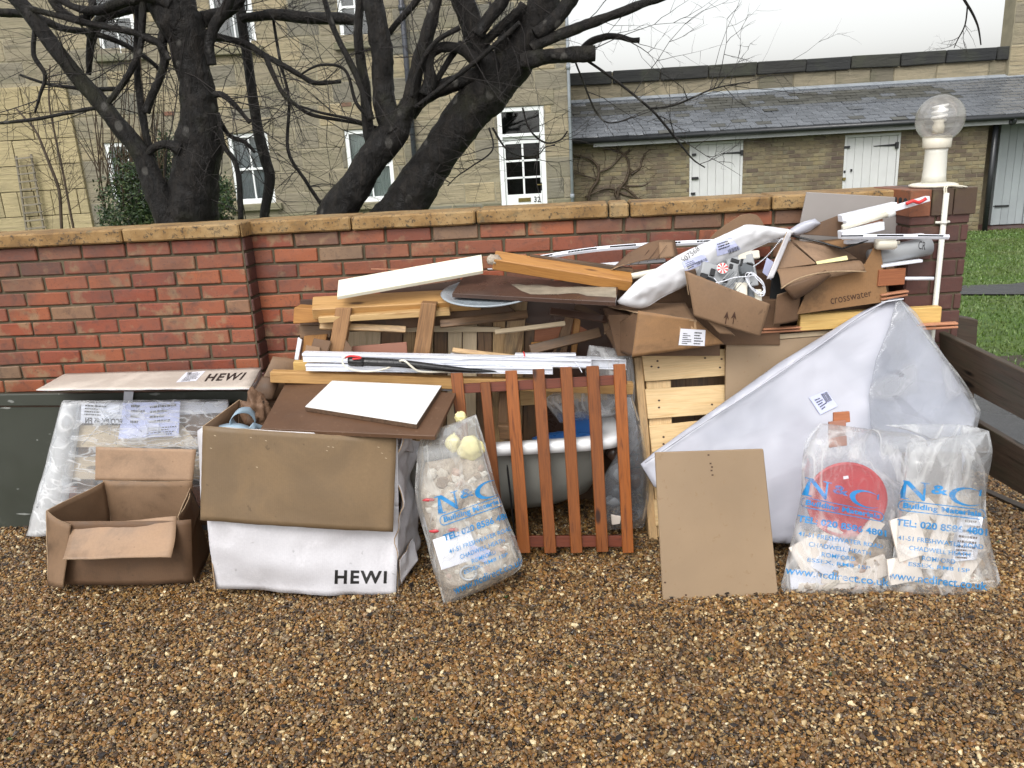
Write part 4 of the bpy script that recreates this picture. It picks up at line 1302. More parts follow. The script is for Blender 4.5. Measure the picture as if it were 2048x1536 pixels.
for i in range(2):
    for k in range(3):
        p, q = ga + (gb - ga) * i / 2, ga + (gb - ga) * (i + 1) / 2
        s, u = gz0 + (gz1 - gz0) * k / 3, gz0 + (gz1 - gz0) * (k + 1) / 3
        bar_box(door, 'pane', Fh, p + 0.005, q - 0.005, 0.098, 0.102, s + 0.005, u - 0.005, M_['glass'], 0)
bar_box(door, 'letterbox', Fh, hx(1037, 400), hx(1062, 400), 0.055, 0.07, hz(1050, 404), hz(1050, 396), M_['brass'], 0.003)
bar_box(door, 'handle_plate', Fh, hx(1082, 372), hx(1086, 372), 0.05, 0.07, hz(1084, 381), hz(1084, 365), M_['black_metal'], 0.002)
bar_box(door, 'door_handle', Fh, hx(1074, 369), hx(1085, 369), 0.03, 0.045, hz(1084, 370), hz(1084, 368), M_['brass'], 0.002)
put_text('32', [(1068, 393), (1081, 393), (1081, 404), (1068, 404)], door, M_['ink_black'], door, name='house_number', off=0.01, bold=0.01)
bar_box(house, 'door_lintel', Fh, x0 - 0.2, x1 + 0.2, -0.015, 0.1, z1 + 0.005, z1 + 0.3, M_['stone'], 0.01)
bar_box(house, 'doorstep', Fh, x0 - 0.1, x1 + 0.1, -0.35, 0.1, z0 - 0.15, z0 - 0.003, M_['stone_low'], 0.01)
# vents
for (px, py) in ((338, 227), (693, 209)):
    bar_box(house, 'air_vent', Fh, hx(px - 10, py), hx(px + 10, py), -0.012, 0.02, hz(px, py + 4), hz(px, py - 4), M_['brick_orange'], 0.002)
# downpipes
def downpipe(parent, px, py, Y, r, ztop, zbot, mat, n=3):
    x = at(px, py, Y).x
    dp = tube('downpipe', [V((x, Y, ztop)), V((x, Y, zbot))], r, M_[mat], parent, 12)
    for k in range(n):
        z = zbot + (ztop - zbot) * (k + 0.5) / n
        lathe('pipe_bracket', [(r * 1.35, 0), (r * 1.35, 0.09)], (x, Y, z), M_[mat], dp, 12)
    return dp
downpipe(house, 815, 150, HY - 0.09, 0.05, HZ1, 0.3, 'downpipe', 4)
downpipe(house, 1136, 120, HY - 0.05, 0.03, HZ1, HZ0, 'lead', 3)

# ---- trellis on the yellow wall
tr = thing('trellis', at(60, 430, HY - 0.15), 'narrow weathered wooden trellis against the yellow stone wall', 'trellis')
TY = HY - 0.14
tl0, tl1, tb0, tb1 = (32, 312), (62, 308), (54, 462), (86, 458)
for (a, b) in (((32, 312), (54, 465)), ((62, 308), (88, 462))):
    beam('upright', at(*a, TY), at(*b, TY), 0.035, 0.03, M_['trellis'], tr, up=V((0, -1, 0)))
for k in range(10):
    f = k / 9.0
    a = at(30 + 22 * f, 318 + 140 * f, TY - 0.02); b = at(66 + 26 * f, 314 + 140 * f, TY - 0.02)
    beam('slat', a, b, 0.03, 0.02, M_['trellis'], tr, up=V((0, -1, 0)))

# ------------------------------------------------------------------ slate-roofed outbuilding
OY = 17.0
OM = -0.07
OA = math.atan(OM)
OROT = Matrix.Translation((HX1, OY, 0)) @ Matrix.Rotation(OA, 4, 'Z') @ Matrix.Translation((-HX1, -OY, 0))
OINV = OROT.inverted()
def oat(px, py, Y):
    """point on the outbuilding's own plane Y, in its unrotated coordinates"""
    n = OROT.to_3x3() @ V((0, 1, 0)); d = n.dot(OROT @ V((0, Y, 0)))
    return OINV @ W(px, py, (n, d))
ob = thing('outbuilding', OROT @ V((6, OY, -0.45)), 'long low yellow brick outbuilding with a slate lean-to roof and white plank doors', 'outbuilding')
Fo = OROT @ wall_frame((0, OY, 0), 0.0)
OX0, OX1 = HX1 + 0.02, oat(1968, 350, OY).x
def orect(pxl, pxr, pyt):
    return (oat(pxl, 350, OY).x, oat(pxr, 350, OY).x, -0.40, oat((pxl + pxr) / 2, pyt, OY).z)
D1, D2 = orect(1379, 1485, 283), orect(1686, 1796, 268)
holed_plane('wall_core', ob, Fo, OX0, OX1, -0.5, 1.95, 0.012, 0.25, [D1, D2], M_['mortar_pale'])
masonry(ob, 'brick', Fo, OX0, OX1, -0.45, 1.95, 0.080, [0.24], 0.011, 0.05, M_['brick_stock'], [D1, D2], 300, rough=0.004, bev=0.004, seed=11, jit=0.004,
        vis=lambda x, z: 0.35 < z < 1.85)
def plank_door(parent, F, r, mat, npl, name='plank_door', hinges=True, hside='right', fy=0.0):
    x0, x1, z0, z1 = r
    bm = bmesh.new()
    t = 0.05
    box_bm(bm, x0, x0 + t, fy, fy + 0.1, z0, z1, 0.004); box_bm(bm, x1 - t, x1, fy, fy + 0.1, z0, z1, 0.004); box_bm(bm, x0 + t, x1 - t, fy, fy + 0.1, z1 - t, z1, 0.004)
    bm_ = bm_mesh(bm)
    d = link(name, bm_, M_[mat], parent, F)
    w = (x1 - x0 - 2 * t) / npl
    for k in range(npl):
        bar_box(d, 'plank', F, x0 + t + k * w + 0.0015, x0 + t + (k + 1) * w - 0.0015, fy + 0.03, fy + 0.06, z0, z1 - t - 0.005, M_[mat], 0.006)
    return d
d1 = plank_door(ob, Fo, D1, 'door_white', 6); d1['label'] = 'left white plank door'
d2 = plank_door(ob, Fo, D2, 'door_white', 6); d2['label'] = 'right white plank door'
def strap_hinge(parent, F, px0, px1, py, fy, thick=0.05):
    a = oat(px0, py, OY).x; b = oat(px1, py, OY).x; z = oat((px0 + px1) / 2, py, OY).z
    # pointed strap: wide at the hinge side
    P = [(a, z - 0.006), (b, z - thick / 2), (b, z + thick / 2), (a, z + 0.006)]
    vs = [(x, fy - 0.012, zz) for x, zz in P] + [(x, fy + 0.0, zz) for x, zz in P]
    fs = [(0, 1, 2, 3), (7, 6, 5, 4), (0, 4, 5, 1), (1, 5, 6, 2), (2, 6, 7, 3), (3, 7, 4, 0)]
    return link('strap_hinge', mesh_from(vs, fs), M_['black_metal'], parent, F)
strap_hinge(d1, Fo, 1443, 1484, 306, 0.025); bar_box(d1, 'hinge_knuckle', Fo, oat(1481, 306, OY).x, oat(1486, 306, OY).x, -0.02, 0.02, oat(1483, 311, OY).z, oat(1483, 300, OY).z, M_['black_metal'], 0.002)
strap_hinge(d2, Fo, 1748, 1794, 291, 0.025); bar_box(d2, 'hinge_knuckle', Fo, oat(1791, 291, OY).x, oat(1797, 291, OY).x, -0.02, 0.02, oat(1793, 297, OY).z, oat(1793, 284, OY).z, M_['black_metal'], 0.002)
for (d, x, y, w) in ((d1, 1388, 309, 9), (d1, 1390, 356, 14), (d1, 1386, 387, 9), (d2, 1694, 294, 12), (d2, 1703, 340, 3), (d2, 1689, 343, 4)):
    bar_box(d, 'latch', Fo, oat(x - w / 2, y, OY).x, oat(x + w / 2, y, OY).x, -0.01, 0.03, oat(x, y + 3, OY).z, oat(x, y - 2, OY).z, M_['black_metal'], 0.003)
bar_box(d2, 'padlock', Fo, oat(1685, 357, OY).x, oat(1691, 357, OY).x, -0.03, 0.0, oat(1688, 361, OY).z, oat(1688, 355, OY).z, M_['brass'], 0.004)
# roof
EZ = oat(1500, 259, OY - 0.3).z; EY = OY - 0.32
RZ = oat(1500, 184, 19.0).z; RY = 19.0
sl = math.atan2(RZ - EZ, RY - EY); RL = math.hypot(RZ - EZ, RY - EY)
Fr = OROT @ Matrix.Translation((0, EY, EZ)) @ Matrix.Rotation(sl, 4, 'X')
RX0, RX1 = HX1 + 0.03, 17.0
bar_box(ob, 'roof_deck', Fr, RX0, RX1, 0.02, RL, -0.06, -0.012, M_['dark_room'], 0)
rr = random.Random(3)
_sm = {}
def slate_mesh(w, l, var, mat):
    k = (w, l, var, mat)
    if k not in _sm:
        bm = bmesh.new(); box_bm(bm, 0, w, 0, l, 0, 0.012, 0.0015)
        for v in bm.verts:
            if v.co.y < 0.01: v.co.y += rr.uniform(-0.006, 0.006)
        me = bm_mesh(bm); me.materials.append(M_[mat]); _sm[k] = me
    return _sm[k]
rows = 13; ex = RL / rows; cnt = 0
for j in range(rows):
    x = RX0 - (0.15 if j % 2 else 0)
    sw_ = 0.30
    while x < RX1:
        mat = 'slate' if (j < 7 and rr.random() < 0.93) else ('slate_dull' if rr.random() < 0.75 else 'slate')
        xa = max(x, RX0); w = min(round(x + sw_ - xa, 2), 0.30)
        if w > 0.1:
            me = slate_mesh(w - 0.012, ex * 1.75 if j < rows - 1 else ex, rr.randrange(5), mat)
            tilt = -0.045 + rr.uniform(-0.004, 0.004)
            dz = 0.02
            if rr.random() < 0.035: tilt -= 0.03; dz = 0.03
            Mx = Fr @ Matrix.Translation((xa, j * ex + rr.uniform(-0.006, 0.006), dz)) @ Matrix.Rotation(tilt, 4, 'X') @ Matrix.Rotation(rr.uniform(-0.012, 0.012), 4, 'Z')
            if x < 9.3 and cnt < 300:
                o = bpy.data.objects.new('slate', me); COL.objects.link(o); o.parent = ob; o.matrix_basis = WM[ob.name].inverted() @ Mx; cnt += 1
            else:
                if 'sv' not in globals(): sv, sf = [], []
                b = len(sv); sv += [WM[ob.name].inverted() @ (Mx @ v.co) for v in me.vertices]; sf += [tuple(b + i for i in p.vertices) for p in me.polygons]
        x += sw_
so = link('slate_rows', mesh_from(sv, sf), None, ob, WM[ob.name].copy()); so.data.materials.append(stuff_mat(M_['slate'])); so['kind'] = 'stuff'
Fw = OROT.copy()
bar_box(ob, 'lead_flashing', Fr, RX0, RX1, RL - 0.16, RL + 0.02, 0.03, 0.05, M_['lead'], 0.004)
gt = []
tube('gutter', [OROT @ V((RX0, EY - 0.02, EZ - 0.04)), OROT @ V((RX1, EY - 0.02, EZ - 0.04))], 0.055, M_['gutter'], ob, 12)
bar_box(ob, 'fascia', Fw, RX0 + 0.5, RX1, EY + 0.04, EY + 0.07, EZ - 0.17, EZ - 0.03, M_['fascia'], 0.003)
bar_box(ob, 'soffit', Fw, RX0, RX1, EY + 0.08, OY + 0.2, EZ - 0.05, EZ - 0.03, M_['dark_room'], 0)
# stone strip and blackened parapet on the wall behind the roof
pz0, pz1 = RZ + 0.0, oat(1500, 152, RY).z
PZ1 = oat(1500, 124, RY).z
Fq = OROT @ wall_frame((0, RY, 0), 0.0)
bar_box(ob, 'back_wall', Fq, RX0, RX1, 0.03, 0.5, -0.4, PZ1 - 0.03, M_['mortar_pale'], 0)
masonry(ob, 'stone_block', Fq, RX0, RX1, pz0, pz1, pz1 - pz0, [0.5, 0.75, 0.9, 1.1], 0.015, 0.1, M_['stone_pale'], (), 60, rough=0.02, bev=0.012, seed=15)
masonry(ob, 'parapet_block', OROT @ wall_frame((0, RY - 0.08, 0), 0), RX0, RX1, pz1 + 0.005, PZ1, PZ1 - pz1 - 0.005, [0.95, 1.05, 1.15], 0.02, 0.6, M_['stone_black'], (), 60, rough=0.018, bev=0.015, seed=16, jit=0.01)
# recess with a grey door at the far right
rx0 = OX1
bar_box(ob, 'recess_wall', Fo, rx0 + 0.02, RX1, 0.9, 1.1, -0.5, 1.9, M_['brick_stock'], 0)
bar_box(ob, 'recess_floor', Fo, rx0 + 0.02, RX1, 0.0, 0.9, -0.5, -0.38, M_['brick_dark'], 0)
Fo2 = OROT @ wall_frame((0, OY + 0.5, 0), 0.0)
D3 = (oat(1992, 350, OY + 0.5).x, oat(2062, 350, OY + 0.5).x, -0.36, 1.75)
d3 = plank_door(ob, Fo2, D3, 'door_grey', 4); d3['label'] = 'shaded grey plank door in the recess'
def sh2(px0, px1, py):
    a = oat(px0, py, OY + 0.5).x; b = oat(px1, py, OY + 0.5).x; z = oat(px0, py, OY + 0.5).z
    bar_box(d3, 'strap_hinge', Fo2, a, b, 0.0, 0.02, z - 0.018, z + 0.018, M_['black_metal'], 0.003)
sh2(1986, 2018, 413)
px_ = oat(1978, 380, OY - 0.1).x
dp = tube('downpipe', [OROT @ V((px_, OY - 0.1, 1.75)), OROT @ V((px_, OY - 0.1, -0.4))], 0.05, M_['gutter'], ob, 12)
tube('swan_neck', [OROT @ V((px_ + 0.22, EY - 0.01, EZ - 0.07)), OROT @ V((px_ + 0.20, EY + 0.03, EZ - 0.16)), OROT @ V((px_ + 0.05, OY - 0.12, 1.82)), OROT @ V((px_, OY - 0.1, 1.72))], 0.045, M_['gutter'], ob, 10, sub=4)
# tall stone end wall at the right edge of the frame
SX0 = at(2003, 60, 17.6).x
st = thing('stone_tower', (SX0 + 1, 17.9, -0.4), 'tall weathered stone end wall rising above the slate roof at the right', 'building')
Fs_ = wall_frame((0, 18.2, 0), 0.0)
sz0 = at(2030, 205, 18.2).z
holed_plane('wall_core', st, Fs_, (at(2006, 60, 18.2).x + 0.22), (at(2006, 60, 18.2).x + 0.22) + 5, 0.0, 7.5, 0.01, 0.4, (), M_['mortar_pale'])
masonry(st, 'stone_block', Fs_, (at(2006, 60, 18.2).x + 0.22), (at(2006, 60, 18.2).x + 0.22) + 5, 2.0, 7.5, 0.42, [0.55, 0.7, 0.9], 0.016, 0.12, M_['stone'], (), 120, rough=0.016, bev=0.012, seed=18)

# ------------------------------------------------------------------ trees
def P3(px, py, Y, r): 
    p = at(px, py, Y); s = (p - CAM).dot(_F) / FPX
    return p, r * s
def limb(verts, faces, pts, Y, o, sides=10, sub=5, rough=0.10, seed=0, dy=0.0):
    """pts: (px, py, radius px[, dY])"""
    Q = []
    for i, q in enumerate(pts):
        yy = Y + (q[3] if len(q) > 3 else dy)
        p, r = P3(q[0], q[1], yy, q[2]); Q.append(tuple(p) + (r,))
    Q = catmull(Q, sub)
    pp = [V(a[:3]) for a in Q]; rr_ = [max(a[3], 0.0008) for a in Q]
    tube_geo(verts, faces, [p - o for p in pp], rr_, sides, rough, seed)
    return pp, rr_
def limb_obj(name, pts, Y, parent, sides=10, sub=5, rough=0.10, seed=0, mat='bark'):
    o = WM[parent.name].translation.copy()
    vs, fs = [], []
    pp, rr_ = limb(vs, fs, pts, Y, o, sides, sub, rough, seed)
    link(name, mesh_from(vs, fs, True), M_[mat], parent, Matrix.Translation(o))
    return pp, rr_

def twigs(parent, sources, n, seed, Lr=(0.15, 0.7), r0=0.0035, mat='twig', droop=0.0, upb=0.3, name='twigs', jitter=0.32, sub=2):
    r = random.Random(seed)
    o = WM[parent.name].translation.copy()
    vs, fs = [], []
    def grow(p, d, L, rad, depth):
        k = 6; pts = [p]; q = p.copy(); dd = d.normalized()
        for i in range(k):
            dd = (dd + V((r.gauss(0, jitter), r.gauss(0, jitter), r.gauss(0, jitter) + droop)) * 0.55).normalized()
            q = q + dd * L / k; pts.append(q.copy())
            if depth and r.random() < 0.42:
                nd = (dd + V((r.gauss(0, 1), r.gauss(0, 0.7), r.gauss(0, 1))) * 0.8).normalized()
                grow(q.copy(), nd, L * r.uniform(0.3, 0.6), rad * 0.6, depth - 1)
        rads = [rad * (1 - 0.75 * i / k) for i in range(k + 1)]
        tube_geo(vs, fs, [x - o for x in pts], rads, 4, cap=False)
    for i in range(n):
        pp, rr_ = sources[r.randrange(len(sources))]
        k = r.randrange(len(pp) // 5, len(pp))
        p = pp[k]; t = pp[min(k + 1, len(pp) - 1)] - pp[max(k - 1, 0)]
        t = t.normalized()
        d = (V((r.gauss(0, 1), r.gauss(0, 0.6), r.gauss(0, 1) + upb)) + t * 0.7).normalized()
        L = r.uniform(*Lr)
        grow(p + d * rr_[k] * 0.6, d, L, min(r0 * r.uniform(0.6, 1.3), rr_[k] * 0.7), sub)
    t = link(name, mesh_from(vs, fs, True), M_[mat], parent, Matrix.Translation(o))
    t['kind'] = 'stuff'
    return t

TA = 6.2
tA = thing('bare_tree', at(374, 470, TA), 'thick dark bare tree with an upright trunk and a long limb slanting to the left', 'tree')
srcA = []
srcA.append(limb_obj('trunk', [(370, 560, 62), (374, 450, 56), (388, 370, 47), (396, 299, 44), (397, 230, 37), (394, 180, 34), (384, 130, 34), (372, 80, 38), (352, 30, 44), (338, -20, 46), (320, -90, 40)], TA, tA, 32, 14, 0.15, 1))
srcA.append(limb_obj('limb', [(352, 460, 34), (330, 415, 29), (305, 360, 22), (276, 299, 18.5), (236, 249, 17), (196, 199, 16.5), (150, 148, 15.5), (113, 100, 15), (80, 55, 14.5), (45, 12, 14), (5, -30, 13)], TA - 0.1, tA, 22, 12, 0.14, 2))
for i, (pts, nm) in enumerate([
    ([(289, 335, 6), (296, 308, 7), (316, 292, 7.5), (338, 290, 9), (362, 300, 14)], 'branch'),
    ([(330, 12, 14), (285, 10, 13), (240, 20, 12), (205, 36, 11), (188, 62, 10), (180, 100, 8), (178, 150, 4)], 'branch'),
    ([(360, 75, 12), (345, 45, 12), (330, 60, 11), (325, 90, 10), (330, 120, 9), (318, 160, 8), (303, 195, 8), (291, 224, 9)], 'branch'),
    ([(0, 246, 3), (60, 240, 3.5), (116, 230, 3.5), (165, 220, 4), (209, 210, 5), (239, 176, 6.5), (262, 140, 6.5), (280, 100, 6.5), (284, 50, 7), (286, 0, 7)], 'branch'),
    ([(40, 150, 2.5), (95, 168, 3), (150, 176, 4), (186, 179, 4.5), (239, 178, 5)], 'branch'),
    ([(274, 20, 5), (273, 90, 5.5), (275, 145, 6.5), (280, 200, 7), (288, 250, 7), (300, 300, 7), (318, 362, 8), (340, 400, 9)], 'branch'),
    ([(338, 120, 6), (320, 90, 7), (300, 78, 7.5), (255, 62, 6.5), (180, 48, 6.5), (110, 30, 6), (40, 12, 6)], 'branch'),
    ([(400, 60, 8), (440, 75, 7), (492, 88, 6.5), (530, 112, 6), (565, 130, 5.5), (600, 150, 5), (632, 166, 4.5), (682, 163, 3.5)], 'branch'),
    ([(531, 112, 5), (545, 145, 5), (565, 186, 4.5), (592, 210, 4), (625, 230, 4), (690, 242, 3), (760, 256, 2.5)], 'branch'),
    ([(428, 190, 6), (445, 190, 5.5), (470, 210, 5), (500, 246, 4)], 'branch'),
    ([(436, 235, 5), (458, 270, 4.5), (490, 285, 4), (510, 305, 3)], 'branch'),
    ([(436, 225, 4), (448, 290, 4.5), (468, 320, 5), (478, 360, 5.5), (482, 440, 6)], 'branch'),
    ([(70, 60, 5), (68, 110, 4.5), (90, 150, 4), (80, 190, 3), (70, 225, 2)], 'branch'),
    ([(400, 40, 16), (440, 30, 14), (470, 10, 12), (495, -30, 10)], 'branch'),
    ([(425, 130, 9), (418, 90, 10), (430, 50, 11), (455, 10, 11), (470, -40, 10)], 'branch'),
    ([(345, 10, 16), (300, -10, 15), (250, 0, 13), (200, 20, 9), (150, 15, 7), (90, -20, 6)], 'branch'),
    ([(0, 25, 8), (60, 30, 8), (120, 55, 7), (180, 65, 6), (250, 90, 5), (310, 130, 4), (325, 160, 3)], 'branch'),
    ([(100, -10, 9), (125, 25, 9), (160, 40, 8), (185, 20, 8), (180, -20, 8)], 'branch')]):
    srcA.append(limb_obj(nm, pts, TA + (-0.12, 0.1, -0.05)[i % 3], tA, 10, 8, 0.20, 10 + i))
twigs(tA, srcA[1:], 170, 31, (0.25, 1.0), 0.0038, upb=0.1, jitter=0.22)
stA = thing('slender_tree', at(528, 470, TA + 0.3), 'slender dark tree stem standing between the two thick trees', 'tree')
s1 = limb_obj('trunk', [(530, 520, 9), (529, 432, 9.5), (540, 358, 10.5), (531, 320, 11), (518, 270, 11), (508, 210, 10.5), (497, 130, 10), (486, 60, 10), (478, 0, 9.5), (470, -60, 9)], TA + 0.3, stA, 10, 6, 0.08, 40)
s2 = limb_obj('limb', [(482, 37, 8), (530, 31, 10), (560, 30, 11), (620, 36, 11.5), (680, 37, 11.5), (716, 42, 9)], TA + 0.25, stA, 10, 6, 0.10, 41)
s3 = limb_obj('branch', [(545, 30, 3), (560, 120, 3), (578, 200, 3), (576, 300, 3.5), (610, 360, 3.5), (650, 420, 4)], TA + 0.3, stA, 8, 5, 0.08, 42)
twigs(stA, [s1, s2, s3], 60, 32, (0.15, 0.6), 0.0035)

TB = 6.0
tB = thing('bare_tree', at(760, 470, TB), 'dark bare tree whose two thick mottled trunks lean right in front of the house', 'tree')
srcB = []
srcB.append(limb_obj('trunk', [(630, 520, 42), (676, 425, 37), (712, 370, 31), (743, 320, 29), (772, 285, 31), (792, 255, 30), (806, 232, 22), (820, 205, 17)], TB, tB, 28, 14, 0.15, 50))
srcB.append(limb_obj('trunk', [(740, 520, 56), (800, 425, 47), (830, 378, 42), (861, 332, 39), (895, 282, 39), (932, 232, 41), (968, 190, 44), (1000, 155, 42), (1030, 125, 37), (1055, 85, 33), (1078, 40, 32), (1090, -10, 33), (1098, -70, 30)], TB + 0.15, tB, 36, 14, 0.13, 51))
for i, pts in enumerate([
    [(790, 262, 30), (776, 235, 25), (768, 200, 22), (766, 166, 21), (763, 100, 22), (755, 50, 21), (745, 0, 20), (738, -60, 18)],
    [(748, 300, 14), (738, 265, 12), (733, 215, 11), (729, 170, 10.5), (722, 120, 10), (716, 66, 9.5), (720, 10, 8.5), (722, -50, 8)],
    [(640, -40, 5), (652, 10, 5.5), (668, 60, 6), (690, 105, 6), (712, 150, 6.5), (728, 190, 7), (742, 240, 8)],
    [(800, 262, 18), (812, 228, 16), (822, 190, 15), (832, 150, 15), (842, 110, 14), (856, 66, 14), (868, 20, 13), (880, -40, 12)],
    [(815, 225, 19), (840, 198, 18), (872, 180, 17), (905, 168, 16), (945, 152, 15), (985, 150, 12)],
    [(850, 190, 14), (860, 160, 13), (858, 130, 11), (862, 108, 10.5), (880, 96, 10), (905, 94, 10), (930, 102, 11), (955, 125, 14)],
    [(862, 180, 6), (880, 150, 6), (905, 110, 6.5), (925, 85, 7)],
    [(985, 190, 12), (976, 140, 26), (953, 85, 23), (938, 40, 22), (922, -10, 22), (908, -60, 20)],
    [(1040, 122, 14), (1062, 120, 17), (1090, 113, 15), (1130, 110, 15), (1160, 109, 15.5), (1190, 108, 15)],
    [(1064, 98, 12), (1085, 84, 12), (1130, 66, 11), (1198, 40, 10), (1240, 25, 9), (1290, 6, 8.5), (1340, -12, 8), (1420, -45, 7)],
    [(1160, 106, 7), (1172, 92, 7), (1190, 80, 7), (1215, 73, 6.5), (1240, 74, 6), (1262, 80, 5.5), (1279, 80, 5)],
    [(955, 70, 12), (975, 40, 12), (1000, 10, 13), (1020, -30, 13)],
    [(962, 95, 9), (985, 70, 9), (1010, 45, 9), (1040, 20, 9)],
    [(982, 135, 10), (1000, 100, 12), (1010, 70, 12), (1030, 40, 12), (1050, 10, 11)],
    [(830, 215, 4), (870, 185, 4.5), (930, 140, 4.5), (990, 90, 5), (1040, 45, 5)],
    [(1070, 70, 14), (1100, 50, 14), (1120, 30, 15), (1140, 0, 15), (1160, -40, 14)],
    [(765, 82, 6), (795, 45, 6.5), (830, 5, 7), (850, -30, 7)],
    [(822, 195, 4), (838, 135, 4.5), (870, 85, 5), (920, 55, 5.5)],
    [(1170, 118, 2.8), (1230, 160, 2.6), (1300, 217, 2.6), (1330, 250, 2.4), (1358, 285, 2.0), (1385, 318, 1.6), (1410, 335, 1.2)],
    [(1150, 122, 2.2), (1165, 160, 2.0), (1190, 220, 1.8), (1215, 245, 1.6), (1255, 240, 1.3)],
    [(1300, 217, 2.0), (1350, 210, 1.8), (1420, 180, 1.6), (1470, 168, 1.2), (1500, 165, 1.0)],
    [(1045, 215, 2.0), (1060, 260, 2.0), (1090, 285, 1.8), (1120, 280, 1.6), (1135, 262, 1.4)],
    [(985, 255, 2.0), (1010, 295, 1.8), (1040, 312, 1.6), (1075, 310, 1.4), (1090, 295, 1.2), (1110, 290, 1)],
    [(978, 255, 1.8), (985, 300, 1.6), (940, 335, 1.4), (915, 352, 1.2), (895, 372, 1)],
    [(740, 235, 4), (712, 205, 3.5), (690, 140, 3), (640, 130, 2.5), (600, 150, 2)],
    [(768, 260, 3), (700, 238, 3), (640, 225, 2.5), (600, 212, 2)]]):
    nm = 'limb' if pts[0][2] > 9 else 'branch'
    srcB.append(limb_obj(nm, pts, TB + (0.0, 0.12, -0.1)[i % 3] * (1 if pts[0][2] < 12 else 0.5), tB, 14 if nm == 'limb' else 8, 8, 0.20, 60 + i))
twigs(tB, srcB[4:], 140, 33, (0.2, 0.9), 0.0032, upb=0.35, jitter=0.22)
# a limb passing above the frame, its twigs hanging into the picture on the right
s9 = limb_obj('branch', [(1420, -45, 7), (1600, -75, 6), (1800, -60, 4), (1900, -30, 3), (1935, 10, 2.5), (1955, 50, 2), (1962, 90, 1.2)], TB, tB, 7, 5, 0.1, 90)
s8 = limb_obj('branch', [(1935, 12, 1.8), (1930, 50, 1.5), (1915, 80, 1.2), (1908, 96, 0.8)], TB, tB, 6, 4, 0.1, 91)
twigs(tB, [s8], 7, 35, (0.08, 0.25), 0.002, upb=-0.6, name='hanging_twigs')

# ---- saplings at the far left
for i, (pts, lab) in enumerate([
    ([(124, 470, 3), (122, 430, 3.2), (118, 380, 3.2), (100, 330, 3), (88, 300, 2.6), (70, 260, 2.2), (30, 215, 1.6)], 'thin brown sapling stem beside the trellis, curving left at the top'),
    ([(150, 470, 2.4), (140, 420, 2.4), (125, 340, 2.2), (110, 270, 2.0), (98, 200, 1.8), (100, 130, 1.4)], 'taller thin sapling stem just right of the curved one')]):
    sp = thing('sapling', at(pts[0][0], 470, 8.0 + i * 0.3), lab, 'sapling')
    s = limb_obj('stem', pts, 8.0 + i * 0.3, sp, 7, 5, 0.05, 95 + i, 'twig_brown')
    twigs(sp, [s], 24, 36 + i, (0.2, 0.7), 0.003, mat='twig_brown', upb=0.5)

# ---- evergreen shrub behind the left tree
def leaf_mat(name, a, b, c):
    t = NT(name); v = t.vec(rand=False)
    g = t.new('ShaderNodeNewGeometry')
    col = t.ramp(g.outputs['Random Per Island'], [(0, a), (0.55, b), (1, c)])
    t.set('Base Color', col); t.set('Roughness', 0.4)
    return t.m
M_['leaf_dark'] = leaf_mat('evergreen_leaf', (0.010, 0.022, 0.008), (0.026, 0.052, 0.016), (0.075, 0.10, 0.032))
def foliage(name, parent, c, size, n, leaf, mat, seed):
    r = np.random.RandomState(seed); py = random.Random(seed)
    cl = [(V((py.gauss(0, 0.42), py.gauss(0, 0.35), py.gauss(0, 0.42))), py.uniform(0.12, 0.26)) for _ in range(60)]
    vs, fs = [], []
    o = WM[parent.name].translation
    for i in range(n):
        cc, cr = cl[py.randrange(len(cl))]
        if cc.length > 0.95: cc = cc * (0.8 / cc.length)
        p = cc + V((py.gauss(0, 1), py.gauss(0, 1), py.gauss(0, 1))) * cr * 0.55
        if p.length > 1.08: continue
        p = V((p.x * size[0], p.y * size[1], p.z * size[2])) + c - o
        d = V((py.gauss(0, 1), py.gauss(0, 1), py.gauss(0, 1))).normalized(); s = d.orthogonal().normalized()
        L = leaf * py.uniform(0.6, 1.3); b = len(vs)
        vs += [p, p + d * L * 0.5 + s * L * 0.22, p + d * L, p + d * L * 0.5 - s * L * 0.22]; fs.append((b, b + 1, b + 2, b + 3))
    t = link(name, mesh_from(vs, fs), mat, parent, Matrix.Translation(o)); t['kind'] = 'stuff'
    return t
sh = thing('evergreen_shrub', at(330, 470, 12.0), 'dark evergreen shrub growing behind the thick left tree trunk', 'shrub')
foliage('foliage', sh, at(275, 420, 12.0), (0.62, 0.5, 0.85), 7500, 0.055, M_['leaf_dark'], 5)
foliage('foliage', sh, at(400, 425, 12.2), (0.60, 0.5, 0.72), 7000, 0.055, M_['leaf_dark'], 6)
foliage('foliage', sh, at(335, 360, 12.3), (0.38, 0.4, 0.75), 4000, 0.055, M_['leaf_dark'], 7)
for i, (a, b, c_) in enumerate(((260, 470, 240), (400, 470, 410), (335, 470, 330))):
    limb_obj('stem', [(a, 520, 5), (a, 430, 4), (c_, 350, 3), (c_ + 5, 290, 2)], 12.1, sh, 6, 4, 0.1, 100 + i, 'twig')
# straight shoots rising from the shrub
r = random.Random(77); vs, fs = [], []
for i in range(46):
    px = r.uniform(195, 330); p = at(px, r.uniform(330, 420), 11.9); q = at(px + r.uniform(-60, 25), r.uniform(60, 290), 11.9)
    m = (p + q) / 2 + V((r.uniform(-0.1, 0.1), 0, 0))
    tube_geo(vs, fs, [p - WM[sh.name].translation, m - WM[sh.name].translation, q - WM[sh.name].translation], [0.010, 0.008, 0.004], 4, cap=False)
k = link('shoots', mesh_from(vs, fs), M_['twig_brown'], sh, Matrix.Translation(WM[sh.name].translation)); k['kind'] = 'stuff'

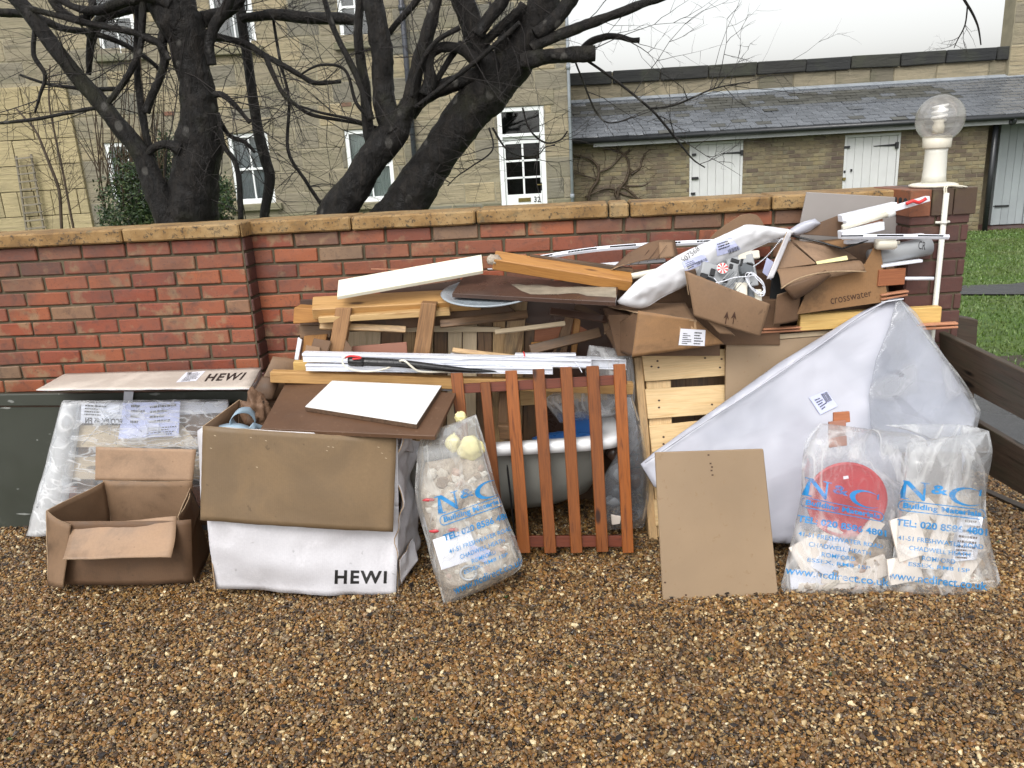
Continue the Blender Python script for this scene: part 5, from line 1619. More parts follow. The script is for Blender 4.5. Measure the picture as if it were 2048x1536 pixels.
# ---- leafless climber on the outbuilding
cl = thing('bare_climber', at(1230, 420, OY - 0.1), 'leafless climbing shrub with looping stems on the outbuilding brick wall', 'climber')
srcC = []
for i, pts in enumerate([
    [(1175, 420, 6), (1180, 385, 6), (1195, 360, 6), (1196, 335, 5), (1180, 318, 4), (1150, 310, 3), (1138, 306, 2)],
    [(1240, 420, 6), (1236, 385, 6), (1252, 360, 6), (1258, 335, 5), (1250, 310, 4), (1225, 300, 3), (1205, 300, 2)],
    [(1280, 410, 5), (1268, 390, 5), (1245, 375, 5), (1230, 385, 5), (1240, 400, 5)],
    [(1262, 350, 5), (1280, 335, 5), (1285, 315, 4), (1300, 300, 4), (1335, 296, 3)],
    [(1255, 372, 4), (1290, 370, 4), (1310, 350, 4), (1325, 335, 3), (1305, 328, 2)],
    [(1170, 395, 4), (1200, 380, 4), (1225, 377, 4), (1250, 390, 4), (1290, 400, 3)],
    [(1195, 345, 4), (1220, 335, 4), (1240, 315, 3), (1260, 300, 3)], [(1200, 360, 3), (1165, 350, 3), (1150, 345, 2)]]):
    srcC.append(limb_obj('stem', [(a, b, c * 0.5) for a, b, c in pts], OY - 0.1, cl, 7, 5, 0.1, 110 + i, 'twig_brown'))
twigs(cl, srcC, 55, 41, (0.2, 0.7), 0.008, mat='twig_brown', upb=0.0, sub=1)
# ------------------------------------------------------------------ the rubbish heap
def T(o, label, cat, group=None): return tag(o, label, cat, group)
def card4(name, pts, mat, parent=None, amp=0.004, freq=5.0, bow=(0, 0), seed=0, th=0.004, n=(14, 12), curl=0.0, backmat=None):
    """flat or bent cardboard: pts = tl, tr, br, bl as (px, py, Y) or world points"""
    P = [p if isinstance(p, V) else at(*p) for p in pts]
    return sheet(name, Surf(P, amp, freq, bow, seed, curl), mat, parent, th, n, backmat=backmat)
def strip_px(name, a, b, w, h, mat, parent=None, up=V((0, 0, 1)), **k):
    return beam(name, at(*a), at(*b), w, h, M_[mat] if isinstance(mat, str) else mat, parent, up, **k)

# ---- left: dark green board, long white carton behind it
gb = thing('green_board', at(200, 1075, 3.60), 'large dark green painted board standing against the wall under the long white carton', 'board')
slab('panel', [(-170, 815), (500, 812), (500, 1085), (-170, 1085)], lean(3.585, 0.0, -0.06), 0.02, M_['green_board'], gb)
slab('top_rail', [(-170, 792), (498, 781), (498, 811), (-170, 813)], lean(3.572, 0.0, -0.06), 0.03, M_['green_board'], gb, 0.004)
for i, (x, y, w, h, s) in enumerate(((10, 816, 26, 5, 1), (48, 1028, 30, 5, 2), (118, 788, 3, 3, 3), (22, 803, 14, 8, 4), (310, 788, 22, 7, 5), (75, 880, 4, 3, 6), (100, 868, 5, 2, 7), (36, 978, 6, 2, 8))):
    q = [(x - w / 2, y - h / 2), (x + w / 2, y - h / 3), (x + w / 2, y + h / 3), (x - w / 2, y + h / 2)]
    rs = random.Random(s)
    me = poly_2d([[(0.5 + 0.5 * math.cos(a) * rs.uniform(0.5, 1), 0.5 + 0.5 * math.sin(a) * rs.uniform(0.4, 1)) for a in [k * 0.7 for k in range(9)]]])
    tgt = [c for c in bpy.data.objects if c.parent == gb and c.name.startswith('top_rail' if y < 812 else 'panel')][0]
    decal('scuff', me, q, tgt, M_['scuff'], gb)
slab('tape', [(248, 783), (267, 783), (264, 812), (246, 812)], lean(3.56, 0, -0.06), 0.001, M_['paper'], gb, 0)

lc = thing('long_white_carton', at(300, 760, 3.66), 'long flat white carton marked HEWI lying on the green board against the wall', 'carton')
zt_ = 0.765
A, B, C_, D_ = [W(x, y, hor(zt_)) for x, y in ((130, 747), (523, 735), (500, 777), (72, 779))]
A.y = min(A.y, 3.86); top = card4('lid', [A, B, C_, D_], M_['card_cream'], lc, 0.003, 4, seed=3, n=(24, 8), backmat=M_['card_white'])
dz = V((0, 0, -0.17))
card4('end_flap', [C_ + V((0, 0, -0.006)), B + V((-0.004, 0, -0.006)), B + dz * 1.0 + V((-0.03, 0, 0)), C_ + dz + V((-0.03, 0, 0))], M_['card_white'], lc, 0.008, 6, seed=4, th=0.004)
slab_w('base', [A + dz, B + dz, C_ + dz + V((0, 0.14, 0)), D_ + dz + V((0.02, 0.14, 0))], 0.14, M_['card_dark'], lc)
bt = bvh_of(top)
put_text('HEWI', [(419, 748), (494, 745), (482, 760), (408, 763)], top, M_['ink_black'], lc, sp=1.2, bold=0.03, bvh=bt, cut=6)
lb_ = put_patch('shipping_label', [(372, 745), (411, 742), (392, 762), (352, 765)], top, M_['paper'], lc, bvh=bt, cut=4)
decal('small_print', lines_2d(7, 4), [(378, 747), (405, 745), (390, 760), (362, 763)], top, M_['ink_black'], lc, 0.002, bvh=bt)
decal('barcode', barcode_2d(5, 8), [(376, 745), (384, 744.5), (381, 749), (373, 749.5)], top, M_['ink_black'], lc, 0.0022, bvh=bt)

# ---- left: wooden pallet in stretch wrap
wp = thing('wrapped_pallet', at(280, 1070, 3.48), 'slatted wooden pallet side wrapped in white stretch film with delivery papers', 'pallet')
WPL = lean(3.45, 0.10, -0.03)
M_['pine_pale'] = wood('pale_pallet_wood', (0.62, 0.50, 0.34), (0.50, 0.38, 0.23), rand_v=0.08)
for (y0, y1, xl, m, dy) in ((806, 846, 128, 'paper', 0.0), (850, 894, 160, 'pine_pale', 0.0), (914, 958, 130, 'pine_pale', 0.0), (972, 1012, 125, 'red_wood', 0.05), (1020, 1050, 90, 'old_wood_dark', 0.05)):
    slab('slat', [(xl, y0 + 1), (455, y0 - 2), (455, y1), (xl - 8, y1 + 1)], lean(3.47 + dy, 0.10, -0.03), 0.02, M_[m], wp)
slab('backing', [(150, 812), (452, 810), (452, 1066), (95, 1068)], lean(3.53, 0.10, -0.03), 0.02, M_['plastic_dgrey'], wp)
for xl, xr in (((160, 190)), ((330, 360))):
    slab('upright', [(xl, 812), (xr, 812), (xr - 5, 1060), (xl - 10, 1060)], lean(3.51, 0.10, -0.03), 0.04, M_['old_wood_dark'], wp)
# padded white edge on the left
P = [at(128, 803, 3.50), at(158, 806, 3.46), at(128, 1068, 3.43), at(54, 1070, 3.45)]
P = [W(124, 802, WPL), W(166, 806, WPL), W(128, 1066, WPL), W(52, 1071, WPL)]
card4('wrapped_edge', P, M_['film_edge'], wp, 0.012, 9, (0.03, 0), seed=8, th=0.03, n=(10, 26))
fl = card4('stretch_film', [W(x, y, lean(3.43, 0.10, -0.03)) for x, y in ((126, 801), (456, 799), (456, 1010), (72, 1016))], M_['film_wrap'], wp, 0.007, 11, seed=9, th=0.0008, n=(40, 30))
for k in range(9):
    rs = random.Random(k * 3 + 1)
    xa = rs.uniform(150, 430); pts = [W(xa + rs.uniform(-60, 60) * j / 4 + rs.uniform(-8, 8), 803 + (rs.uniform(30, 90)) * j / 4, lean(3.425, 0.1, -0.03)) for j in range(5)]
    tube('film_fold', pts, 0.0022, M_['film_wrap'], wp, 6, sub=3)
bf = bvh_of(fl)
p1_ = put_patch('delivery_note', [(162, 806), (250, 810), (244, 850), (160, 846)], fl, M_['paper'], wp, cut=8, off=-0.006, bvh=bf)
p2_ = put_patch('lilac_sheet', [(246, 806), (360, 803), (357, 872), (236, 878)], fl, M_['paper_blue'], wp, cut=8, off=-0.004, bvh=bf)
put_text('ECO BX 45 FN', [(245, 838), (170, 835), (170, 847), (243, 850)], fl, M_['ink_black'], wp, bold=0.02, cut=8, off=-0.003, bvh=bf)
for i, q in enumerate((((170, 810), (212, 812), (210, 832), (168, 830)), ((262, 810), (290, 810), (288, 846), (260, 846)), ((300, 812), (352, 808), (350, 842), (298, 846)), ((296, 856), (352, 852), (350, 868), (292, 872)))):
    decal('small_print', lines_2d(4, 20 + i), q, fl, M_['ink_black'], wp, -0.002, cut=4, bvh=bf)

# ---- left: open brown carton
oc = thing('open_brown_carton', at(240, 1165, 3.1), 'empty open brown carton on the gravel in front of the wrapped pallet', 'carton')
YF, YB = 3.05, 3.36
cm_ = M_['card']; cl_ = M_['card_light']
FL_, FR_ = (94, 1022, YF), (352, 1034, YF)
card4('front_panel', [(96, 1042, YF), (382, 1040, YF - 0.01), (386, 1165, YF), (96, 1168, YF)], M_['card_dark'], oc, 0.008, 5, (0.01, 0), seed=11, backmat=cm_)  # dark card colour stands in for the shadow on this face
card4('left_panel', [(94, 1022, YF), (208, 964, YB), at(226, 1080, YB), at(96, 1167, YF)], cm_, oc, 0.006, 5, seed=12)
card4('back_panel', [(205, 962, YB), (385, 962, YB), (386, 1095, YB), (226, 1085, YB)], cm_, oc, 0.008, 6, (0.01, 0), seed=13)
card4('right_panel', [(381, 978, YB), (356, 1035, YF), (388, 1164, YF), (420, 1098, YB)], M_['card_dark'], oc, 0.010, 5, (0.012, 0), seed=14)
card4('right_flap', [(381, 975, YB), (357, 1033, YF), (378, 1095, YF + 0.02), (402, 1020, YB - 0.05)], M_['card_dark'], oc, 0.006, 5, seed=19)
card4('front_flap', [(142, 1052, YF), (353, 1033, YF - 0.005), (342, 1114, YF - 0.10), (124, 1118, YF - 0.12)], cl_, oc, 0.007, 7, (0.0, -0.01), seed=15, n=(20, 12))
card4('back_flap', [(191, 894, YB + 0.03), (392, 899, YB + 0.03), (385, 963, YB), (189, 961, YB + 0.005)], M_['card_light'], oc, 0.006, 4, seed=16, n=(20, 10))
card4('left_flap', [(94, 1022, YF), (142, 1050, YF - 0.02), (126, 1175, YF - 0.06), (96, 1167, YF)], cm_, oc, 0.006, 6, (0.01, 0), seed=17)
card4('floor', [W(100, 1164, hor(0.012)), W(384, 1162, hor(0.012)), W(395, 1090, hor(0.012)), W(215, 1086, hor(0.012))], M_['card_dark'], oc, 0.003, 5, seed=18)

# ---- big white-faced carton with brown flap folded down
bx = thing('big_white_carton', at(600, 1180, 2.95), 'big white-faced carton marked HEWI, its brown flap folded down over the front', 'carton')
Yf = 2.905
fr_ = card4('front_panel', [(412, 1000, Yf + 0.01), (797, 1010, Yf + 0.005), (793, 1186, Yf), (430, 1181, Yf)], M_['card_white'], bx, 0.028, 4.2, (0.018, 0.006), seed=21, n=(34, 18))
upf = card4('upper_front', [(404, 852, Yf + 0.02), (795, 876, Yf + 0.02), (797, 1012, Yf + 0.008), (412, 1002, Yf + 0.014)], M_['card_white'], bx, 0.003, 4, seed=22)
card4('front_flap', [(405, 852, Yf + 0.012), (793, 877, Yf + 0.008), (786, 1064, Yf - 0.045), (401, 1040, Yf - 0.04)], M_['card_olive'], bx, 0.006, 3.5, (0.012, 0), seed=23, n=(30, 18), th=0.005)
card4('left_flap', [(394, 862, Yf + 0.10), (405, 854, Yf + 0.015), (414, 1030, Yf - 0.0), (403, 1024, Yf + 0.03)], M_['card_white'], bx, 0.006, 6, (0.0, 0), seed=24, n=(8, 14))
YBk = 3.26
card4('left_panel', [(405, 853, Yf + 0.02), (478, 800, YBk), (470, 1040, YBk), (430, 1181, Yf)], M_['card'], bx, 0.008, 4, seed=25)
card4('back_panel', [(478, 800, YBk), (520, 812, YBk), (640, 870, YBk), (478, 1000, YBk)], M_['card'], bx, 0.006, 4, seed=26)
rp = card4('right_panel', [(797, 872, Yf + 0.02), (832, 882, YBk - 0.02), (838, 1075, YBk - 0.03), (794, 1184, Yf + 0.005)], M_['card_white'], bx, 0.035, 7, (0.0, -0.01), seed=27, n=(18, 34))
card4('top_flap', [(777, 866, Yf + 0.03), (826, 872, 3.12), (828, 905, 3.14), (800, 900, Yf + 0.06)], M_['card_white'], bx, 0.008, 9, seed=28)
card4('side_flap', [(800, 1120, Yf + 0.02), (832, 1075, 3.08), (836, 1120, 3.03), (806, 1168, Yf + 0.03)], M_['card_white'], bx, 0.02, 9, seed=29)
put_text('HEWI', [(670, 1140), (774, 1142), (773, 1167), (669, 1168)], fr_, M_['ink_black'], bx, sp=1.2, bold=0.032, cut=12)
put_text('HEWI', [(808, 1138), (823, 1078), (831, 1092), (814, 1140)], rp, M_['ink_black'], bx, sp=1.2, bold=0.03, cut=12, off=0.004)
for k, (x, y) in enumerate(((428, 870), (500, 874), (530, 880), (655, 892), (664, 893), (755, 893), (762, 905), (770, 915), (420, 895), (512, 933), (652, 900))):
    tgt = [c for c in bpy.data.objects if c.parent == bx and c.name.startswith('front_flap')][0]
    put_patch('staple', [(x, y), (x + 4, y + 1), (x + 4, y + 2.5), (x, y + 1.5)], tgt, M_['board_edge'], bx)
# things sticking out of it
stp = thing('blue_strap_roll', at(555, 850, 3.1), 'coiled pale blue plastic strapping inside the big white carton', 'strapping')
def ribbon(name, pts, w, mat, parent, wdir=V((0, 1, 0.2)), sub=5, th=0.0015):
    q = [V(a) for a in catmull([tuple(p) for p in pts], sub)]
    vs = []; fs = []; o = q[0].copy(); wd = wdir.normalized() * w / 2
    for p in q: vs += [p - o - wd, p - o + wd]
    for i in range(len(q) - 1): fs.append((2 * i, 2 * i + 1, 2 * i + 3, 2 * i + 2))
    ob_ = link(name, mesh_from(vs, fs, True), mat, parent, Matrix.Translation(o))
    md = ob_.modifiers.new('s', 'SOLIDIFY'); md.thickness = th
    return ob_
ribbon('loop', [at(518, 858, 3.12), at(485, 862, 3.06), at(466, 848, 3.02), at(464, 835, 3.02), at(478, 822, 3.05), at(500, 822, 3.1), at(512, 838, 3.12), at(505, 856, 3.1)], 0.05, M_['strap_blue'], stp)
ribbon('loop', [at(436, 856, 3.0), at(456, 852, 2.99), at(480, 853, 2.99), at(505, 862, 3.0), at(530, 868, 3.0)], 0.04, M_['strap_blue'], stp)
ribbon('loop', [at(512, 868, 3.0), at(508, 856, 3.0), at(502, 850, 3.0), at(520, 856, 3.04), at(540, 862, 3.06)], 0.03, M_['strap_blue'], stp, V((0.4, 0.8, 0.4)))
T(blob('packing_paper', at(515, 825, 3.16), (0.055, 0.05, 0.085), M_['kraft'], None, 0.55, 2.2, 3, 4), 'crumpled brown packing paper poking up beside the blue strapping', 'paper')
T(blob('foam_scrap', at(640, 872, 2.99), (0.05, 0.04, 0.02), M_['plastic_white'], None, 0.3, 2, 5), 'bit of white foam peeping over the folded brown flap', 'foam')

# brown carton behind with a tall flap
tb = thing('tall_flap_carton', at(560, 830, 3.38), 'brown carton with one tall flap standing up behind the crumpled paper', 'carton')
card4('tall_flap', [(546, 712, 3.47), (606, 722, 3.50), (556, 800, 3.42), (503, 806, 3.33)], M_['card'], tb, 0.006, 6, (0.006, 0), seed=31)
card4('curled_flap', [(524, 752, 3.38), (560, 762, 3.40), (545, 800, 3.32), (494, 806, 3.28)], M_['card_dark'], tb, 0.012, 9, (0.02, 0), seed=32)
slab('body', [(500, 806), (640, 810), (640, 900), (500, 900)], lean(3.36), 0.25, M_['card_dark'], tb)

# ---- brown chipboard and white melamine shelf
bb = slab_w('brown_chipboard', [W(x, y, pl) for (x, y), pl in zip(((521, 857), (870, 872), (912, 786), (573, 762)), [(V((0, -0.17, 1)), 0.205)] * 4)], 0.018, M_['board_brown'])
T(bb, 'large dark brown chipboard panel lying tilted under the white shelf', 'board')
plw = (V((0, -0.17, 1)), 0.228)
ws = thing('white_shelf', W(740, 810, plw), 'white melamine shelf with chipboard edges lying on the brown chipboard panel', 'shelf')
slab('white_face', [(610, 813), (833, 848), (883, 771), (664, 761)], plw, 0.003, M_['melamine'], ws, 0.0006)
pls = (V((0, -0.17, 1)), 0.2245)
slab_w('core', [W(x, y, plw) + V((0, 0, -0.0035)) for x, y in ((610, 813), (833, 848), (883, 771), (664, 761))], 0.017, M_['chip_edge'], ws, 0.0004)

# ---- long timber batten and white trunking
T(strip_px('long_batten', (543, 752, 3.36), (1265, 776, 3.34), 0.045, 0.050, 'pine_batten', None, nseg=10, warp=0.004, bev=0.003), 'long yellow pine batten running behind the top of the slatted frame', 'batten')
T(strip_px('short_batten', (588, 731, 3.44), (700, 730, 3.46), 0.04, 0.042, 'pine_yellow', bev=0.003), 'short pale batten end under the left end of the white trunking', 'batten')
bl = thing('white_channel', at(900, 715, 3.36), 'longest white plastic channel lying under the black pole', 'channel')
def channel(parent, a, b, hs, seed=0):
    """profiled white headrail: stacked lips"""
    A, B = at(*a), at(*b)
    z = 0.0
    for (h, d, dy) in hs:
        c = V((0, dy, z - h / 2))
        beam('lip', A + c, B + c, d, h - 0.001, M_['plastic_white'], parent, V((0, 0, 1)), 0.0015)
        z -= h
channel(bl, (606, 704, 3.35), (1182, 716, 3.36), [(0.012, 0.05, 0), (0.022, 0.044, 0.004), (0.004, 0.05, 0)])
bl2 = thing('white_channel', at(800, 735, 3.34), 'shorter white channel below the longest one, notched at its left end', 'channel')
channel(bl2, (612, 727, 3.33), (1105, 734, 3.33), [(0.006, 0.045, 0), (0.018, 0.036, 0.004), (0.004, 0.045, 0.0)])
bl3 = thing('white_channel', at(1180, 725, 3.38), 'white channel sticking out furthest right over the slatted frame', 'channel')
channel(bl3, (900, 708, 3.42), (1252, 717, 3.39), [(0.004, 0.05, 0), (0.038, 0.03, 0.006), (0.004, 0.05, 0)])
T(strip_px('white_strip', (1030, 709, 3.40), (1152, 709, 3.38), 0.03, 0.010, 'plastic_white'), 'thin white slat lying on top of the white channels with a red tag', 'slat')
T(tube('red_tie', [at(1047, 703, 3.37), at(1049, 712, 3.34), at(1047, 718, 3.34)], 0.003, M_['ink_red'], None, 8, sub=3), 'small red tie on the white channels', 'tie')
pole = thing('black_pole', at(850, 725, 3.3), 'tapering black pole lying across the white channels', 'pole')
tube('shaft', [at(720, 723, 3.30), at(800, 727, 3.30), at(900, 738, 3.30), at(960, 742, 3.31), at(1015, 744, 3.33)], [0.0185, 0.017, 0.013, 0.008, 0.004], M_['black_rubber'], pole, 14, sub=4, rough=0.12)
tube('socket', [at(697, 722, 3.30), at(705, 722, 3.30), at(728, 724, 3.30)], [0.019, 0.023, 0.021], M_['black_rubber'], pole, 14, sub=3, rough=0.1)
tube('red_cord', [at(690, 716, 3.29), at(700, 712, 3.275), at(715, 713, 3.27), at(722, 716, 3.275), at(705, 718, 3.27)], 0.004, M_['ink_red'], pole, 8, sub=4)
wc = thing('white_cable', at(740, 738, 3.28), 'white cable looping under and over the black pole', 'cable')
tube('loop', [at(691, 712, 3.28), at(684, 720, 3.27), at(690, 732, 3.26), at(712, 741, 3.26), at(745, 742, 3.27), at(775, 736, 3.29), at(790, 728, 3.31)], 0.0042, M_['plastic_cream'], wc, 10, sub=5)
tube('loop', [at(795, 724, 3.31), at(808, 721, 3.27), at(822, 732, 3.27), at(836, 742, 3.28), at(860, 744, 3.3), at(900, 743, 3.31)], 0.0045, M_['plastic_cream'], wc, 10, sub=5)
tube('loop', [at(880, 722, 3.32), at(950, 717, 3.33), at(1060, 714, 3.33), at(1140, 722, 3.34), at(1155, 730, 3.33), at(1164, 745, 3.3)], 0.002, M_['plastic_white'], wc, 8, sub=5)

# ---- broken old pallet leaning behind
op = thing('broken_pallet', at(900, 700, 3.55), 'broken weathered pallet leaning on the wall in the middle of the heap', 'pallet')
PPL = lean(3.50, 0.12, -0.03)
xs_sl = [690, 762, 806, 832, 868, 895, 925, 955, 985, 1012, 1050, 1090]
for i, (a, b) in enumerate(zip(xs_sl[:-1], xs_sl[1:])):
    tilt = 12 if i < 9 else 26
    slab('slat', [(a + 1, 622 + (i * 5) % 7), (b - 1, 622 + (i * 3) % 5), (b - 1 - tilt * 0.2, 900), (a + 1 - tilt * 0.2, 900)], lean(3.545 + 0.004 * ((i * 7) % 4), 0.08, -0.03), 0.018, M_[('pine_pale', 'old_wood_dark', 'old_wood', 'old_wood', 'old_wood_dark', 'pine_pale')[i % 6]], op)
slab('slat', [(1020, 600), (1055, 604), (1040, 730), (1003, 730)], lean(3.51, 0.08, -0.03), 0.02, M_['old_wood'], op)
# cross boards
slab('rail', [(715, 644), (1002, 655), (995, 664), (712, 664)], lean(3.49, 0.1, -0.03), 0.02, M_['pine_pale'], op)
slab('rail', [(806, 640), (1010, 628), (1008, 644), (806, 655)], lean(3.50, 0.1, -0.03), 0.02, M_['old_wood'], op)
def block(name, tl, tr, br, bl_, Y, k, th, mat, parent):
    return slab(name, [tl, tr, br, bl_], lean(Y, k, 0.0), th, M_[mat], parent, 0.003)
block('bearer', (671, 616), (703, 617), (684, 722), (654, 722), 3.395, 0.02, 0.07, 'bearer_wood', op)
block('bearer', (842, 606), (873, 608), (858, 722), (824, 722), 3.395, 0.02, 0.07, 'bearer_wood', op)
block('bearer', (1132, 630), (1150, 628), (1128, 730), (1098, 730), 3.46, 0.15, 0.05, 'old_wood_dark', op)
block('bearer', (588, 615), (690, 622), (668, 642), (586, 648), 3.41, 0.05, 0.11, 'orange_wood', op)
block('bearer', (597, 650), (668, 650), (660, 675), (600, 678), 3.40, 0.15, 0.09, 'old_wood_dark', op)
block('split_board', (1148, 630), (1162, 640), (1150, 730), (1140, 730), 3.47, 0.15, 0.02, 'orange_wood', op)
block('offcut', (1062, 685), (1090, 683), (1092, 702), (1064, 704), 3.42, 0.15, 0.03, 'orange_wood', op)
T(slab('orange_plank', [(608, 672), (655, 668), (640, 735), (600, 735)], lean(3.44, 0.1), 0.03, M_['orange_wood']), 'short orange plank standing behind the left end of the white channels', 'plank')
T(slab('white_sliver', [(596, 674), (604, 680), (596, 722), (588, 722)], lean(3.42, 0.1), 0.01, M_['plastic_white']), 'torn white plastic strip at the left edge of the pallet', 'plastic strip')
T(slab('pink_board', [(704, 693), (813, 684), (816, 720), (704, 720)], lean(3.40, 0.1), 0.012, M_['terracotta']), 'ribbed reddish panel tucked behind the white channels', 'board')
cs = thing('cardboard_scrap', at(650, 700, 3.40), 'folded brown cardboard scrap at the foot of the left pallet block', 'cardboard')
card4('piece', [(628, 676, 3.42), (662, 682, 3.40), (652, 715, 3.38), (618, 708, 3.40)], M_['card_dark'], cs, 0.004, 8, seed=41)
card4('piece', [(692, 680, 3.41), (703, 695, 3.40), (704, 722, 3.38), (682, 722, 3.38)], M_['card_dark'], cs, 0.004, 8, seed=42)
card4('piece', [(612, 690, 3.40), (640, 695, 3.39), (640, 720, 3.37), (608, 722, 3.37)], M_['card'], cs, 0.004, 8, seed=43)
# reddish boards and dark fill at the right of the pallet
T(slab('red_board', [(1070, 655), (1215, 625), (1225, 665), (1068, 690)], lean(3.52, 0.1), 0.02, M_['red_wood']), 'reddish board in the shadow right of the broken pallet', 'board')
T(slab('red_board', [(1180, 676), (1262, 690), (1262, 715), (1180, 715)], lean(3.55, 0.1), 0.02, M_['card_dark']), 'dark board end behind the clear bags', 'board')

T(slab('dark_gap_backing', [(600, 600), (1240, 590), (1240, 900), (600, 900)], lean(3.63, 0.0, -0.06), 0.02, M_['board_umber']), 'dark backing board added to fill the shaded gaps behind the broken pallet', 'board')  # added dark sheet; its colour stands in for deep shade in the gaps
for i, (a_, b_, w_, m_, lab_) in enumerate((
    ((640, 652, 3.47), (812, 660, 3.47), 0.03, 'old_wood', 'splintered slat crossing behind the left pallet block'),
    ((880, 648, 3.47), (1055, 628, 3.50), 0.035, 'old_wood_dark', 'dark splintered slat rising to the right under the tray'),
    ((990, 664, 3.46), (1130, 646, 3.50), 0.02, 'pine_pale', 'thin pale splinter under the brown board'),
    ((1100, 622, 3.44), (1215, 640, 3.44), 0.03, 'board_umber', 'dark board end under the right end of the brown board'),
    ((1060, 700, 3.46), (1200, 664, 3.50), 0.045, 'old_wood_dark', 'dark rough board leaning right of the pallet slats'),
    ((1150, 612, 3.50), (1235, 652, 3.46), 0.03, 'card_dark', 'damp cardboard edge under the squashed carton'),
    ((905, 700, 3.42), (1040, 716, 3.40), 0.02, 'old_wood', 'grey stick just above the white channels'))):
    T(strip_px('splintered_stick', a_, b_, w_, 0.016, m_, None, V((0, -1, 0.6)), nseg=5, warp=0.004, seed=i, bev=0.002), lab_, 'stick')
# ---- timbers on top
def beam4(name, a, b, w, h, mat, lab, cat='timber', up=V((0, 0, 1)), **k):
    o = strip_px(name, a, b, w, h, mat, None, up, **k); return T(o, lab, cat)
beam4('pine_beam', (626, 616, 3.47), (960, 598, 3.56), 0.10, 0.055, 'pine_batten', 'thick pine beam lying across the pallet under the cream panel', up=V((0, -0.45, 1)), bev=0.004)
beam4('pine_beam', (640, 634, 3.46), (900, 619, 3.50), 0.10, 0.028, 'pine', 'thinner pine board under the thick pine beam', up=V((0, -0.1, 1)), bev=0.003)
slabg = slab('grey_sheet', [(690, 640), (1010, 606), (1050, 640), (700, 664)], lean(3.49, 0.05), 0.02, M_['card_dark']); T(slabg, 'stained grey panel edge-on under the pine beams', 'board')
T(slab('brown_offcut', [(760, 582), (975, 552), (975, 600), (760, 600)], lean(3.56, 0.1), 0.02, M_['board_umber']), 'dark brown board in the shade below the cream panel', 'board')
cp = T(slab_w('cream_board', [W(x, y, (V((0, -0.55, 1)), z)) for (x, y), z in zip(((677, 560), (963, 509), (966, 541), (674, 593)), [-0.72 + 0.0] * 4)], 0.018, M_['cream_paint']), 'glossy cream painted board propped at a slant on top of the heap', 'board')
T(strip_px('red_strip', (742, 538, 3.55), (975, 541, 3.55), 0.012, 0.003, 'copper_strip'), 'thin reddish strip poking out behind the cream board', 'strip')
# grey tray
tc = W(980, 589, (V((0, -0.13, 1)), 1.118 - 0.13 * 3.36 - 0.024 - 0.012))
n_ = V((0.0, -0.13, 1)).normalized()
Mt = frame(tc, V((1, 0, 0)), n_)
tray = T(lathe('grey_tray', [(0.10, -0.006), (0.17, -0.004), (0.175, 0.004), (0.19, 0.006), (0.2, 0.010), (0.213, 0.012), (0.216, 0.016), (0.208, 0.018), (0.195, 0.015), (0.18, 0.010), (0.172, 0.006), (0.1, 0.003)], tc, M_['tin'], None, 56, True, Mt), 'shallow round grey metal tray under the brown board', 'tray')
ub = thing('brown_board', at(1080, 580, 3.36), 'wet dark brown board with a pale dusty streak lying over the grey tray', 'board')
upl = (V((0, -0.13, 1)), 1.118 - 0.13 * 3.36)
ubo = slab('panel', [(904, 587), (1231, 604), (1236, 574), (1010, 551), (930, 548)], upl, 0.018, M_['board_umber'], ub)
M_['dust'] = basic('pale_dust', (0.32, 0.27, 0.20), 0.8, 0.5, 14, 0.3, 60)
rs = random.Random(4)
up_ = [(1022 + 210 * i / 14, 571 + 4 * i / 14 + rs.uniform(-4, 4) * (1 - i / 14)) for i in range(15)]
dn_ = [(1232 - 190 * i / 10, 592 - 7 * i / 10 + rs.uniform(-4, 4)) for i in range(11)]
pts = [(x / 1.0, -y) for x, y in up_ + dn_]
me = poly_2d([pts]); xs0 = [p[0] for p in pts]; ys0 = [p[1] for p in pts]
decal('dust_streak', me, [(min(xs0), -max(ys0)), (max(xs0), -max(ys0)), (max(xs0), -min(ys0)), (min(xs0), -min(ys0))], ubo, M_['dust'], ub)
beam4('orange_beam', (988, 520, 3.43), (1262, 564, 3.40), 0.085, 0.05, 'orange_wood', 'heavy orange timber with mortar on its left end, lying over the brown board', up=V((0, -0.35, 1)), bev=0.003)
T(blob('mortar_lump', at(988, 519, 3.395), (0.03, 0.012, 0.022), M_['rubble'], None, 0.4, 2.5, 2), 'lump of pale mortar on the end of the orange timber', 'mortar')
T(strip_px('wood_slat', (1060, 513, 3.47), (1265, 540, 3.45), 0.05, 0.016, 'old_wood_dark'), 'thin dark slat behind the heavy orange timber', 'slat')

